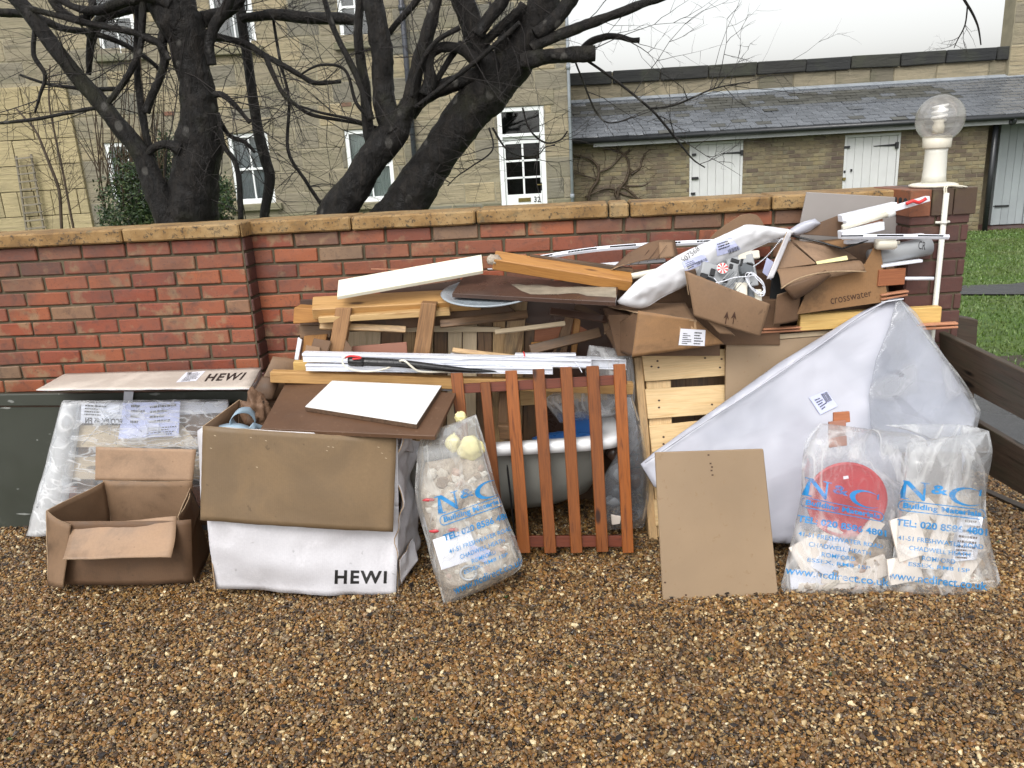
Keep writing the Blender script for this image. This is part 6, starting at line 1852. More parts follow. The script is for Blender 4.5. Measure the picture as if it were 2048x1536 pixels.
# ---- metal corner beads
def bead(name, pts, lab, w=0.022, n=60, r=0.0035):
    t = thing(name, pts[0], lab, 'metal strip')
    q = [V(a) for a in catmull([tuple(p) for p in pts], 8)]
    vs, fs = [], []
    o = q[0].copy()
    for p in q: vs += [p - o + V((0, 0, w / 2)), p - o + V((0, -0.006, 0)), p - o + V((0, 0.0, -w / 2))]
    for i in range(len(q) - 1):
        for k in (0, 1): fs.append((3 * i + k, 3 * i + k + 1, 3 * i + k + 4, 3 * i + k + 3))
    b = link('bead', mesh_from(vs, fs), M_['plastic_white'], t, Matrix.Translation(o))
    md = b.modifiers.new('s', 'SOLIDIFY'); md.thickness = 0.001
    # punched slots, dark
    vs, fs = [], []
    L = len(q) - 1
    for i in range(n):
        f = (i + 0.5) / n * L; k = int(f); p = q[k].lerp(q[min(k + 1, L)], f - k) - o; d = (q[min(k + 1, L)] - q[k]).normalized() * (0.006 if i % 7 else 0.010)
        if (i // 5) % 3 == 2: continue
        b0 = len(vs); u = V((0, -0.001, w * 0.16)); c = p + V((0, -0.0062, w * 0.24))
        vs += [c - d - u, c + d - u, c + d + u, c - d + u]; fs.append((b0, b0 + 1, b0 + 2, b0 + 3))
    s_ = link('slots', mesh_from(vs, fs), M_['ink_black'], t, Matrix.Translation(o)); s_['kind'] = 'stuff'
    return t
bead('perforated_bead', [at(1060, 519, 3.50), at(1180, 500, 3.52), at(1300, 490, 3.53), at(1440, 483, 3.52), at(1580, 479, 3.48)], 'long white perforated metal bead curving behind the white polythene parcel', 0.022, 90)
bead('perforated_bead', [at(1684, 474, 3.30), at(1790, 473, 3.31), at(1898, 474, 3.32)], 'white perforated metal bead reaching past the conduit on the pillar', 0.020, 44)
T(strip_px('thin_white_rod', (975, 538, 3.46), (1120, 538, 3.48), 0.01, 0.004, 'plastic_white'), 'thin white rod under the left end of the orange timber', 'rod')
T(tube('white_tube', [at(1262, 553, 3.42), at(1330, 540, 3.44), at(1400, 522, 3.46)], 0.014, M_['plastic_cream'], None, 14), 'cream tube disappearing under the white polythene parcel', 'tube')
T(strip_px('white_batten', (1180, 532, 3.5), (1330, 520, 3.5), 0.03, 0.014, 'plastic_white'), 'white batten behind the end of the orange timber', 'batten')

# ---- cardboard pieces against the wall, upper right
kb = thing('torn_cardboard', at(1290, 530, 3.5), 'torn arched brown cardboard sheet left of the white polythene parcel', 'cardboard')
k1 = card4('sheet', [(1255, 507, 3.5), (1350, 482, 3.52), (1358, 518, 3.46), (1222, 540, 3.42)], M_['card_dark'], kb, 0.008, 6, (0.03, 0), seed=51)
card4('tape_strip', [(1318, 484, 3.49), (1345, 484, 3.49), (1350, 512, 3.44), (1320, 516, 3.43)], M_['card'], kb, 0.004, 7, seed=52, n=(6, 6))
for i in range(5):
    T_ = tube('torn_fold', [at(1240 + i * 18, 536 - i * 4, 3.42), at(1262 + i * 18, 510 - i * 5, 3.465)], 0.0012, M_['ink_brown'], kb, 4)
kb2 = thing('curved_cardboard', at(1480, 450, 3.6), 'rounded brown cardboard piece standing against the wall behind the parcel', 'cardboard')
P = [W(x, y, lean(3.60, 0, -0.03)) for x, y in ((1416, 482), (1430, 466), (1448, 452), (1466, 440), (1482, 430), (1500, 427), (1514, 430), (1523, 440), (1530, 455), (1560, 490), (1480, 500))]
slab_w('piece', P, 0.005, M_['card'], kb2, 0.001)
gr = thing('grey_board', at(1720, 440, 3.6), 'grey-backed board standing on edge above the coping, left of the pillar', 'board')
P = [at(x, y, 3.58) for x, y in ((1614, 384), (1838, 397), (1823, 449), (1808, 478), (1790, 520), (1600, 500), (1601, 446))]
slab_w('panel', P, 0.012, M_['board_grey'], gr, 0.002)

# ---- white polythene parcel
par = thing('polythene_parcel', at(1400, 540, 3.35), 'long white polythene parcel with handwriting and two labels slanting up the heap', 'parcel')
pol = [((1234, 602), (1238, 608)), ((1250, 586), (1284, 617)), ((1276, 560), (1330, 592)), ((1320, 532), (1372, 572)), ((1368, 504), (1411, 542)), ((1430, 477), (1462, 520)), ((1478, 455), (1509, 498)), ((1496, 449), (1545, 482)), ((1540, 453), (1577, 472)), ((1576, 458), (1590, 464))]
def loft_px(name, rows, Yf, bulge, mat, parent, nu=16, nv=40, wr=0.006, seed=0, back=0.02, fr=9.0):
    """long soft body from pairs of outline points; bulges towards the viewer"""
    a = catmull([tuple(map(float, r[0])) for r in rows], 8); b = catmull([tuple(map(float, r[1])) for r in rows], 8)
    n = len(a) - 1
    fr_pts, bk = [], []
    for j in range(nv + 1):
        f = j / nv * n; k = min(int(f), n - 1); t = f - k
        p = [a[k][i] * (1 - t) + a[k + 1][i] * t for i in (0, 1)]; q = [b[k][i] * (1 - t) + b[k + 1][i] * t for i in (0, 1)]
        for i in range(nu + 1):
            u = i / nu
            x, y = p[0] * (1 - u) + q[0] * u, p[1] * (1 - u) + q[1] * u
            Y = Yf(x, y); base = at(x, y, Y)
            d = (base - CAM).normalized()
            e = max(0.0, 1 - (2 * u - 1) ** 2) ** 0.5 * min(1, j / nv * 6 + 0.15, (1 - j / nv) * 6 + 0.15)
            w_ = noise.noise(base * fr + V((seed, 0, 0))) + 0.5 * noise.noise(base * fr * 2.2)
            fr_pts.append(base - d * (bulge * e + wr * w_ * (0.3 + e)))
            bk.append(base + d * back * e)
    N = len(fr_pts); o = fr_pts[0].copy(); W1 = nu + 1
    fs = []
    for j in range(nv):
        for i in range(nu):
            q = (j * W1 + i, j * W1 + i + 1, (j + 1) * W1 + i + 1, (j + 1) * W1 + i)
            fs.append(q); fs.append(tuple(k + N for k in q[::-1]))
    for j in range(nv):
        fs.append((j * W1, (j + 1) * W1, (j + 1) * W1 + N, j * W1 + N)); fs.append((j * W1 + nu + N, (j + 1) * W1 + nu + N, (j + 1) * W1 + nu, j * W1 + nu))
    for i in range(nu):
        fs.append((i + N, i + 1 + N, i + 1, i)); fs.append((nv * W1 + i, nv * W1 + i + 1, nv * W1 + i + 1 + N, nv * W1 + i + N))
    bm = bmesh.new()
    vv = [bm.verts.new(p - o) for p in fr_pts + bk]
    for f in fs:
        try: bm.faces.new([vv[k] for k in f])
        except ValueError: pass
    return link(name, bm_mesh(bm, True), mat, parent, Matrix.Translation(o))
pb = loft_px('polythene', pol, lambda x, y: 3.33 + (x - 1240) * 0.0003, 0.026, M_['parcel'], par, 26, 80, 0.013, 3, 0.02, 14.0)
bp = bvh_of(pb)
put_text('507568', [(1360, 517), (1394, 492), (1400, 500), (1367, 526)], pb, M_['ink_black'], par, bold=-0.01, cut=10, bvh=bp, name='handwriting', off=0.002)
put_patch('lilac_label', [(1363, 524), (1408, 508), (1417, 523), (1372, 543)], pb, M_['paper_blue'], par, cut=8, bvh=bp, off=0.003)
put_patch('white_label', [(1430, 484), (1462, 475), (1481, 498), (1434, 512)], pb, M_['paper_blue'], par, cut=8, bvh=bp, off=0.003)
decal('barcode', barcode_2d(7), [(1455, 499), (1477, 491), (1479, 499), (1458, 508)], pb, M_['ink_black'], par, 0.0045, cut=4, bvh=bp)
decal('barcode', barcode_2d(8), [(1392, 524), (1413, 515), (1415, 521), (1395, 530)], pb, M_['ink_black'], par, 0.0045, cut=4, bvh=bp)
decal('small_print', lines_2d(4, 9), [(1370, 527), (1390, 519), (1394, 529), (1376, 538)], pb, M_['ink_black'], par, 0.0045, cut=4, bvh=bp)
decal('small_print', lines_2d(3, 10), [(1434, 488), (1456, 481), (1460, 492), (1437, 500)], pb, M_['ink_black'], par, 0.0045, cut=4, bvh=bp)
pr2 = thing('white_packet', at(1610, 455, 3.45), 'small white polythene packet sticking up behind the dark open flap', 'packet')
loft_px('polythene', [((1575, 462), (1590, 474)), ((1600, 446), (1620, 462)), ((1630, 437), (1642, 447))], lambda x, y: 3.47, 0.03, M_['poly_white'], pr2, 10, 14, 0.004, 5)

# ---- upper right bundle: trunking, tubes
def stick(name, a, b, w, h, mat, lab, cat, up=V((0, 0, 1)), **k): return T(strip_px(name, a, b, w, h, mat, None, up, **k), lab, cat)
stick('white_trunking', (1690, 446, 3.36), (1856, 397, 3.40), 0.03, 0.022, 'plastic_white', 'white trunking length with red tape round its tip, nearest the pillar cap', 'trunking')
T(tube('red_tape', [at(1812, 408, 3.365), at(1826, 402, 3.36), at(1838, 405, 3.36), at(1852, 397, 3.36)], 0.007, M_['ink_red'], None, 8, sub=3), 'strip of red warning tape tied round the white trunking tip', 'tape')
stick('white_trunking', (1680, 437, 3.42), (1790, 411, 3.44), 0.04, 0.03, 'plastic_white', 'upper white trunking length with a square end', 'trunking')
T(tube('cream_tube', [at(1685, 455, 3.34), at(1780, 427, 3.36)], 0.012, M_['plastic_cream'], None, 14), 'cream plastic tube between two white trunking lengths', 'tube')
T(tube('cream_tube_end', [at(1774, 429, 3.355), at(1787, 425, 3.36)], 0.016, M_['melamine'], None, 14), 'white cap on the cream plastic tube', 'cap')
stick('copper_rod', (1685, 461, 3.35), (1765, 440, 3.37), 0.01, 0.012, 'copper_strip', 'thin brown strip beneath the cream tube', 'strip')
stick('perforated_trunking', (1680, 470, 3.33), (1764, 451, 3.35), 0.04, 0.034, 'plastic_white', 'short white slotted trunking under the cream tube', 'trunking')
for k in range(9):
    f = k / 8.5; a = at(1690 + 70 * f, 463 - 16 * f, 3.305)
    T(strip_px('slot', (1690 + 70 * f, 463.5 - 16 * f, 3.311), (1695 + 70 * f, 462.5 - 16 * f, 3.311), 0.001, 0.007, 'ink_black', None, bev=0), 'dark slot in the short white trunking', 'slot', 'slots in the short white trunking') if False else None
stick('white_batten', (1690, 485, 3.38), (1845, 470, 3.40), 0.03, 0.014, 'plastic_white', 'white batten lying across the grey roll', 'batten')
gro = thing('grey_roll', at(1800, 500, 3.42), 'thick grey plastic-wrapped roll with marker letters at its open end', 'roll')
rl = tube('roll', [at(1740, 518, 3.42), at(1800, 504, 3.42), at(1856, 492, 3.44)], 0.040, M_['plastic_grey'], gro, 24)
put_text('CR', [(1838, 482), (1852, 484), (1850, 500), (1836, 498)], rl, M_['ink_black'], gro, bvh=bvh_of(rl), cut=4)
T(tube('white_canister', [at(1752, 487, 3.34), at(1757, 487, 3.34), at(1787, 487, 3.34), at(1790, 487, 3.34), at(1791, 486, 3.34), at(1799, 485, 3.34)], [0.022, 0.026, 0.026, 0.022, 0.008, 0.007], M_['plastic_cream'], None, 20), 'small cream sealant canister lying on the grey roll', 'canister')
stick('white_angle', (1760, 532, 3.37), (1842, 521, 3.38), 0.03, 0.012, 'plastic_white', 'white angle strip beneath the grey roll', 'strip')
T(slab('tan_cardboard_flap', [(1765, 530), (1838, 522), (1855, 548), (1770, 552)], hor(1.02 - 0.2 * 3.4 + 0.05, 0, 0.2), 0.004, M_['card_light']), 'tan cardboard flap under the white angle strip', 'cardboard')
stick('red_board', (1755, 556, 3.36), (1808, 552, 3.38), 0.02, 0.070, 'red_wood', 'orange-red board end right of the branded carton', 'board')
T(tube('white_pipe', [at(1780, 557, 3.42), at(1867, 557, 3.40)], 0.008, M_['plastic_white'], None, 12), 'thin white pipe pointing at the conduit', 'pipe')
stick('copper_strip', (1760, 590, 3.36), (1815, 582, 3.36), 0.03, 0.008, 'copper_strip', 'upper thin reddish wood strip right of the branded carton', 'strip')
stick('copper_strip', (1760, 598, 3.36), (1813, 589, 3.36), 0.03, 0.008, 'copper_strip', 'lower thin reddish wood strip right of the branded carton', 'strip')
stick('white_strip', (1762, 604, 3.36), (1806, 597, 3.36), 0.02, 0.005, 'plastic_white', 'white strip below the reddish wood strips', 'strip')

# ---- branded carton with the curled flap
cr = thing('curled_flap_carton', at(1680, 600, 3.4), 'big ochre carton printed crosswater, flaps torn open and curling', 'carton')
CP_ = lean(3.36, 0.0)
crf = slab('front_panel', [(1594, 629), (1776, 603), (1758, 475), (1731, 528), (1692, 549), (1623, 559)], CP_, 0.006, M_['card_orange'], cr, 0.001)
card4('right_panel', [(1757, 474, 3.36), (1766, 490, 3.56), (1780, 600, 3.56), (1776, 604, 3.365)], M_['card'], cr, 0.004, 5, seed=62)
card4('curled_flap', [(1552, 538, 3.40), (1712, 522, 3.37), (1731, 541, 3.32), (1563, 574, 3.29)], M_['card'], cr, 0.006, 6, (0, 0.02), seed=63, n=(24, 12))
card4('curled_flap', [(1563, 572, 3.292), (1650, 540, 3.30), (1664, 548, 3.335), (1590, 600, 3.34)], M_['card_dark'], cr, 0.006, 6, (0.01, 0.02), seed=64)
tube('flap_rim', [at(1562, 577, 3.285), at(1590, 560, 3.285), at(1625, 549, 3.29), at(1670, 543, 3.30), at(1732, 543, 3.315)], 0.0035, M_['card_edge'], cr, 6, sub=4, rough=0.3)
slab('dark_inside', [(1545, 545), (1740, 535), (1730, 560), (1625, 575), (1600, 640), (1535, 655)], lean(3.43), 0.01, M_['dark_room'], cr)  # near-black sheet painted in for the shade inside the open carton
card4('side_panel', [(1556, 590, 3.33), (1602, 568, 3.37), (1596, 640, 3.37), (1546, 650, 3.34)], M_['card_dark'], cr, 0.008, 7, (0.01, 0), seed=65)
card4('inner_panel', [(1580, 482, 3.56), (1750, 486, 3.56), (1755, 550, 3.50), (1580, 550, 3.50)], M_['card_dark'], cr, 0.004, 4, seed=66)
slab_w('open_flap', [at(1581, 477, 3.50), at(1690, 500, 3.46), at(1716, 514, 3.42), at(1634, 526, 3.40)], 0.005, M_['card_light'], cr, 0.001)
slab_w('open_flap', [at(1576, 480, 3.47), at(1633, 527, 3.385), at(1555, 538, 3.40)], 0.005, M_['card'], cr, 0.001)
slab_w('top_flap', [at(1632, 481, 3.52), at(1756, 472, 3.40), at(1720, 484, 3.37), at(1683, 496, 3.38)], 0.005, M_['card_orange'], cr, 0.001)
tube('flap_rim', [at(1576, 470, 3.45), at(1640, 484, 3.43), at(1684, 497, 3.38), at(1720, 486, 3.37), at(1756, 474, 3.38)], 0.0045, M_['black_rubber'], cr, 6, rough=0.2)
slab_w('back_flap', [at(1581, 467, 3.47), at(1686, 427, 3.47), at(1685, 474, 3.45)], 0.005, M_['card_dark'], cr, 0.001)
card4('white_inner_flap', [(1574, 464, 3.40), (1583, 468, 3.42), (1546, 556, 3.36), (1533, 558, 3.36)], M_['card_white'], cr, 0.002, 6, seed=71, n=(4, 14))
slab('filler', [(1590, 560), (1755, 560), (1765, 640), (1590, 640)], lean(3.46, 0), 0.1, M_['card_dark'], cr)
put_text('crosswater', [(1660, 595), (1742, 581), (1744, 592), (1662, 609)], crf, M_['ink_brown'], cr, cut=10, bold=0.0)
T(slab('pale_paper', [(1632, 523), (1694, 511), (1696, 519), (1634, 528)], hor(1.25 - 0.2 * 3.36, 0, 0.2), 0.002, M_['foam']), 'pale folded paper lying on the curled flap', 'paper')
T(slab('lilac_box_edge', [(1525, 545), (1534, 515), (1556, 530), (1548, 565)], lean(3.44), 0.004, M_['paper_blue']), 'lilac paper wedge inside the carton gap', 'paper')
# ball chain
bc = thing('ball_chain', at(1525, 520, 3.38), 'white ball chain draped from the parcel to the electronics', 'chain')
for k in range(26):
    f = k / 25; p = at(1562 - 55 * f, 478 + 55 * f + 6 * math.sin(f * 3.1), 3.36)
    bpy_o = link('bead', None if False else (bpy.data.meshes.get('ball_bead') or (lambda: (lambda m: m)(bm_mesh((lambda b: (bmesh.ops.create_icosphere(b, subdivisions=1, radius=0.0028), b)[1])(bmesh.new()), True)))()), M_['plastic_white'], bc, Matrix.Translation(p))
    bpy_o.data.name = 'ball_bead'

# ---- box of electrics
eb = thing('torn_brown_carton', at(1450, 640, 3.2), 'torn brown carton with two upward arrows, full of electrical parts', 'carton')
ebf = card4('front_panel', [(1371, 542, 3.24), (1540, 608, 3.20), (1520, 674, 3.22), (1388, 632, 3.22)], M_['card'], eb, 0.007, 5, (0.012, 0.006), seed=72, n=(24, 16))
card4('lower_corner', [(1383, 606, 3.225), (1400, 610, 3.22), (1470, 672, 3.225), (1440, 668, 3.23)], M_['card'], eb, 0.008, 8, seed=73)
card4('left_flap', [(1371, 542, 3.24), (1400, 536, 3.40), (1408, 570, 3.42), (1378, 590, 3.26)], M_['card_dark'], eb, 0.004, 6, seed=74)
slab('base', [(1400, 600), (1560, 600), (1560, 690), (1400, 690)], lean(3.40), 0.1, M_['card_dark'], eb)
for x in (1448, 1463):
    a, b = (x, 672), (x + 6, 624)
    decal('arrow', poly_2d([[(0.42, 0), (0.58, 0), (0.58, 0.75), (0.42, 0.75)], [(0.0, 0.68), (0.5, 1.0), (1.0, 0.68), (0.5, 0.78)]]), [(x + 1, 621), (x + 12, 624), (x + 4, 674), (x - 6, 671)], ebf, M_['ink_brown'], eb, 0.002, cut=6)
el = thing('electrical_unit', at(1460, 560, 3.33), 'grey and cream electrical unit with ribbed casing inside the torn carton', 'appliance')
def ebox(nm, cx_, cy_, Y, sx, sy, sz, mat, rot=0.25, tilt=-0.5, roll=0.3):
    bm = bmesh.new(); box_bm(bm, -sx / 2, sx / 2, -sy / 2, sy / 2, -sz / 2, sz / 2, 0.004)
    Mx = Matrix.Translation(at(cx_, cy_, Y)) @ Matrix.Rotation(rot, 4, 'Z') @ Matrix.Rotation(tilt, 4, 'X') @ Matrix.Rotation(roll, 4, 'Y')
    return link(nm, bm_mesh(bm), M_[mat], el, Mx), Mx
ebox('casing', 1432, 560, 3.34, 0.16, 0.06, 0.11, 'plastic_grey', 0.2, -0.4, 0.35)
ebox('casing', 1480, 545, 3.40, 0.12, 0.06, 0.14, 'plastic_grey', 0.1, -0.3, -0.1)
ebox('terminal_box', 1492, 538, 3.355, 0.055, 0.03, 0.05, 'plastic_dgrey', 0.1, -0.4, 0.0)
ebox('cream_cover', 1480, 590, 3.30, 0.05, 0.05, 0.10, 'plastic_cream', 0.0, -0.3, 0.05)
ebox('cream_cover', 1500, 597, 3.30, 0.025, 0.045, 0.09, 'plastic_dgrey', 0.0, -0.3, 0.05)
ebox('cream_cover', 1514, 600, 3.30, 0.03, 0.045, 0.085, 'plastic_cream', 0.0, -0.3, 0.05)
ebox('black_frame', 1418, 566, 3.30, 0.05, 0.02, 0.045, 'black_rubber', 0.2, -0.3, 0.5)
ebox('cream_block', 1493, 512, 3.42, 0.10, 0.05, 0.035, 'plastic_cream', 0.2, -0.3, 0.0)
ebox('white_panel', 1440, 585, 3.28, 0.07, 0.006, 0.018, 'plastic_white', 0.2, -0.3, 0.35)
for (x_, y_, w_, h_) in ((1408, 552, 0.03, 0.02), (1425, 545, 0.02, 0.03), (1470, 522, 0.035, 0.015), (1462, 533, 0.015, 0.02), (1500, 528, 0.03, 0.006), (1412, 580, 0.035, 0.014), (1450, 562, 0.02, 0.012), (1492, 552, 0.012, 0.03), (1405, 566, 0.012, 0.03), (1483, 525, 0.008, 0.03)):
    bm = bmesh.new(); box_bm(bm, -w_ / 2, w_ / 2, -0.006, 0.006, -h_ / 2, h_ / 2, 0.001)
    link('black_clip', bm_mesh(bm), M_['black_rubber'], el, Matrix.Translation(at(x_, y_, 3.283)) @ Matrix.Rotation(0.35, 4, 'Y') @ Matrix.Rotation(-0.4, 4, 'X'))
for k in range(8):
    a = at(1427 + k * 7, 580 + k * 2.0, 3.275); b = at(1462 + k * 6, 540 + k * 3.4, 3.30)
    beam('rib', a, b, 0.003, 0.006, M_['plastic_dgrey'] if k % 2 else M_['plastic_grey'], el, V((0, -1, 0.5)), 0)
Md = frame(at(1445, 537, 3.30), V((1, 0, 0.1)), V((0.1, -1, 0.55)))
lathe('dial', [(0.024, 0), (0.024, 0.003), (0.022, 0.004)], (0, 0, 0), M_['melamine'], el, 24, True, Md)
for k in range(8):
    a0 = k * math.pi / 4; P = [(0, 0)] + [(0.0225 * math.cos(a0 + j * 0.13), 0.0225 * math.sin(a0 + j * 0.13)) for j in range(4)]
    vs = [(x, y, 0.0048) for x, y in P]; link('dial_sector', mesh_from(vs, [tuple(range(5))]), M_['ink_red'], el, Md)
cab = thing('coiled_flex', at(1505, 565, 3.27), 'coil of thin white flex lying on the electrical unit', 'cable')
pts = []
for k in range(64):
    a = k * 0.42; rx, ry = 17 + 3 * math.sin(k * 0.9), 20 + 4 * math.cos(k * 0.7)
    pts.append(at(1510 + rx * math.cos(a) * 0.9 + k * 0.06 + 0.35 * ry * math.sin(a), 568 + ry * math.sin(a) + 0.3 * rx * math.cos(a), 3.262 + 0.006 * math.sin(k * 1.7)))
tube('flex', pts, 0.0021, M_['plastic_white'], cab, 6, sub=3)
tube('flex', [at(1500, 553, 3.262), at(1470, 555, 3.265), at(1445, 563, 3.265), at(1424, 567, 3.27)], 0.0021, M_['plastic_white'], cab, 6, sub=4)
tube('flex', [at(1505, 600, 3.262), at(1480, 592, 3.265), at(1450, 580, 3.265), at(1428, 556, 3.27)], 0.0018, M_['plastic_white'], cab, 6, sub=4)

# ---- lower brown carton with paper label
lx_ = thing('labelled_brown_carton', at(1330, 680, 3.3), 'squashed brown carton with a white paper label, below the white parcel tip', 'carton')
lxf = card4('front_panel', [(1276, 621, 3.28), (1392, 640, 3.26), (1448, 688, 3.28), (1264, 714, 3.26)], M_['card_orange'], lx_, 0.006, 4, (0.008, 0), seed=81, n=(20, 12))
card4('side_panel', [(1208, 664, 3.42), (1276, 621, 3.29), (1266, 714, 3.27), (1230, 700, 3.40)], M_['card_dark'], lx_, 0.008, 5, seed=82)
card4('top_panel', [(1216, 612, 3.50), (1370, 604, 3.46), (1394, 642, 3.26), (1272, 624, 3.28)], M_['card'], lx_, 0.006, 4, seed=83)
card4('back_flap', [(1206, 630, 3.50), (1262, 618, 3.48), (1268, 625, 3.36), (1208, 668, 3.42)], M_['card'], lx_, 0.006, 4, seed=84)
blx = bvh_of(lxf)
put_patch('tape', [(1350, 632), (1392, 640), (1396, 702), (1342, 706)], lxf, M_['tape'], lx_, cut=4, bvh=blx)
put_patch('paper_label', [(1361, 657), (1411, 660), (1409, 692), (1357, 690)], lxf, M_['paper'], lx_, cut=4, off=0.002, bvh=blx)
decal('small_print', lines_2d(6, 31), [(1366, 666), (1383, 667), (1382, 688), (1363, 687)], lxf, M_['ink_black'], lx_, 0.003, cut=4, bvh=blx)
decal('small_print', lines_2d(5, 33), [(1389, 664), (1406, 665), (1405, 689), (1387, 688)], lxf, M_['ink_black'], lx_, 0.003, cut=4, bvh=blx)
slab('base', [(1215, 630), (1440, 630), (1440, 712), (1235, 712)], lean(3.36), 0.15, M_['card_dark'], lx_)
# filler cartons that carry the upper heap
def prop(px0, px1, py0, py1, Y, th, mat, lab, nm='buried_carton'):
    return T(slab(nm, [(px0, py0), (px1, py0), (px1, py1), (px0, py1)], lean(Y), th, M_[mat], bev=0.004), lab, 'carton')
prop(1290, 1760, 650, 1010, 3.55, 0.10, 'card_dark', 'large damp carton buried behind the new pallet')
prop(1240, 1700, 545, 648, 3.54, 0.10, 'card_dark', 'dark carton wedged under the torn cartons')

# ---- yellow timber and strips
beam4('yellow_timber', (1597, 644, 3.42), (1878, 628, 3.40), 0.045, 0.072, 'pine_yellow', 'smooth yellow timber lying behind the tip of the white sheet', bev=0.003)
for k, (a, b, lab) in enumerate((((1524, 658), (1650, 651), 'upper'), ((1520, 664), (1650, 657), 'lower'))):
    stick('thin_red_strip', a + (3.40,), b + (3.42,), 0.03, 0.008, 'copper_strip', lab + ' thin reddish strip left of the yellow timber', 'strip')
for k, (a, b, lab) in enumerate((((1830, 650), (1914, 646), 'upper'), ((1830, 658), (1914, 653), 'lower'))):
    stick('thin_red_strip', a + (3.36,), b + (3.34,), 0.03, 0.009, 'copper_strip', lab + ' thin reddish strip end sticking out past the conduit', 'strip')
hb = thing('hardboard_sheet', at(1550, 740, 3.42), 'brown hardboard sheet with pale edges standing behind the white polythene sheet', 'board')
slab('panel', [(1452, 688), (1861, 655), (1866, 900), (1450, 900)], lean(3.165, 0.3), 0.018, M_['board_tan'], hb)
slab('edge_strip', [(1451, 677), (1860, 644), (1861, 654), (1451, 687)], lean(3.163, 0.3), 0.02, M_['board_edge'], hb)
slab('grey_end', [(1838, 646), (1862, 644), (1866, 720), (1842, 720)], lean(3.155, 0.3), 0.003, M_['board_grey'], hb)

# ---- new pallet
npl = thing('new_pallet', at(1300, 1085, 3.2), 'fresh pale pine pallet standing on edge, partly hidden by the white sheet', 'pallet')
NP = lean(3.21, 0.30)
for pts in (((1284, 711), (1452, 697), (1457, 751), (1290, 763)), ((1290, 778), (1458, 769), (1458, 826), (1296, 838)), ((1298, 852), (1430, 838), (1430, 890), (1304, 905)), ((1304, 918), (1420, 905), (1420, 960), (1308, 972)), ((1308, 1000), (1420, 990), (1420, 1040), (1312, 1052))):
    slab('plank', list(pts), NP, 0.018, M_['pine_fresh'], npl, 0.002)
slab('stringer', [(1292, 763), (1342, 760), (1350, 1080), (1316, 1084)], lean(3.235, 0.30), 0.07, M_['pine_fresh'], npl, 0.003)
slab('side_stringer', [(1268, 716), (1284, 712), (1318, 1088), (1300, 1090)], lean(3.225, 0.30), 0.09, M_['old_wood'], npl, 0.003)
slab('rear_block', [(1262, 700), (1280, 700), (1290, 790), (1268, 790)], lean(3.30, 0.30), 0.08, M_['old_wood'], npl, 0.003)
slab('back_board', [(1300, 715), (1460, 700), (1460, 1050), (1330, 1060)], lean(3.34, 0.30), 0.02, M_['old_wood_dark'], npl, 0.003)
bq = bvh_of([c for c in bpy.data.objects if c.parent == npl][0])
rs = random.Random(9)
for i, (x, y) in enumerate(((1315, 722), (1317, 735), (1303, 733), (1410, 716), (1443, 718), (1440, 735), (1318, 801), (1318, 815), (1424, 809), (1327, 874), (1327, 888))):
    tgts = [c for c in bpy.data.objects if c.parent == npl and c.name.startswith('plank')]
    for tg in tgts:
        me = poly_2d([[(0.5 + 0.5 * math.cos(a * 0.785), 0.5 + 0.5 * math.sin(a * 0.785)) for a in range(8)]])
        o = decal('nail', me, [(x - 2.5, y - 2), (x + 2.5, y - 2), (x + 2.5, y + 2), (x - 2.5, y + 2)], tg, M_['ink_brown'], npl, 0.0008)
        if o is not None and len(o.data.vertices) > 3: break
        if o is not None: bpy.data.objects.remove(o)

# ---- big white polythene-wrapped sheet
wsx = thing('white_wrapped_sheet', at(1600, 900, 3.2), 'huge white polythene-wrapped slab leaning diagonally with its corner pointing up', 'sheet')
SP = lean(2.97, 0.42)
wcor = [(1794, 591), (1958, 822), (1600, 1098), (1284, 930)]
WP_ = [W(x, y, SP) for x, y in wcor]
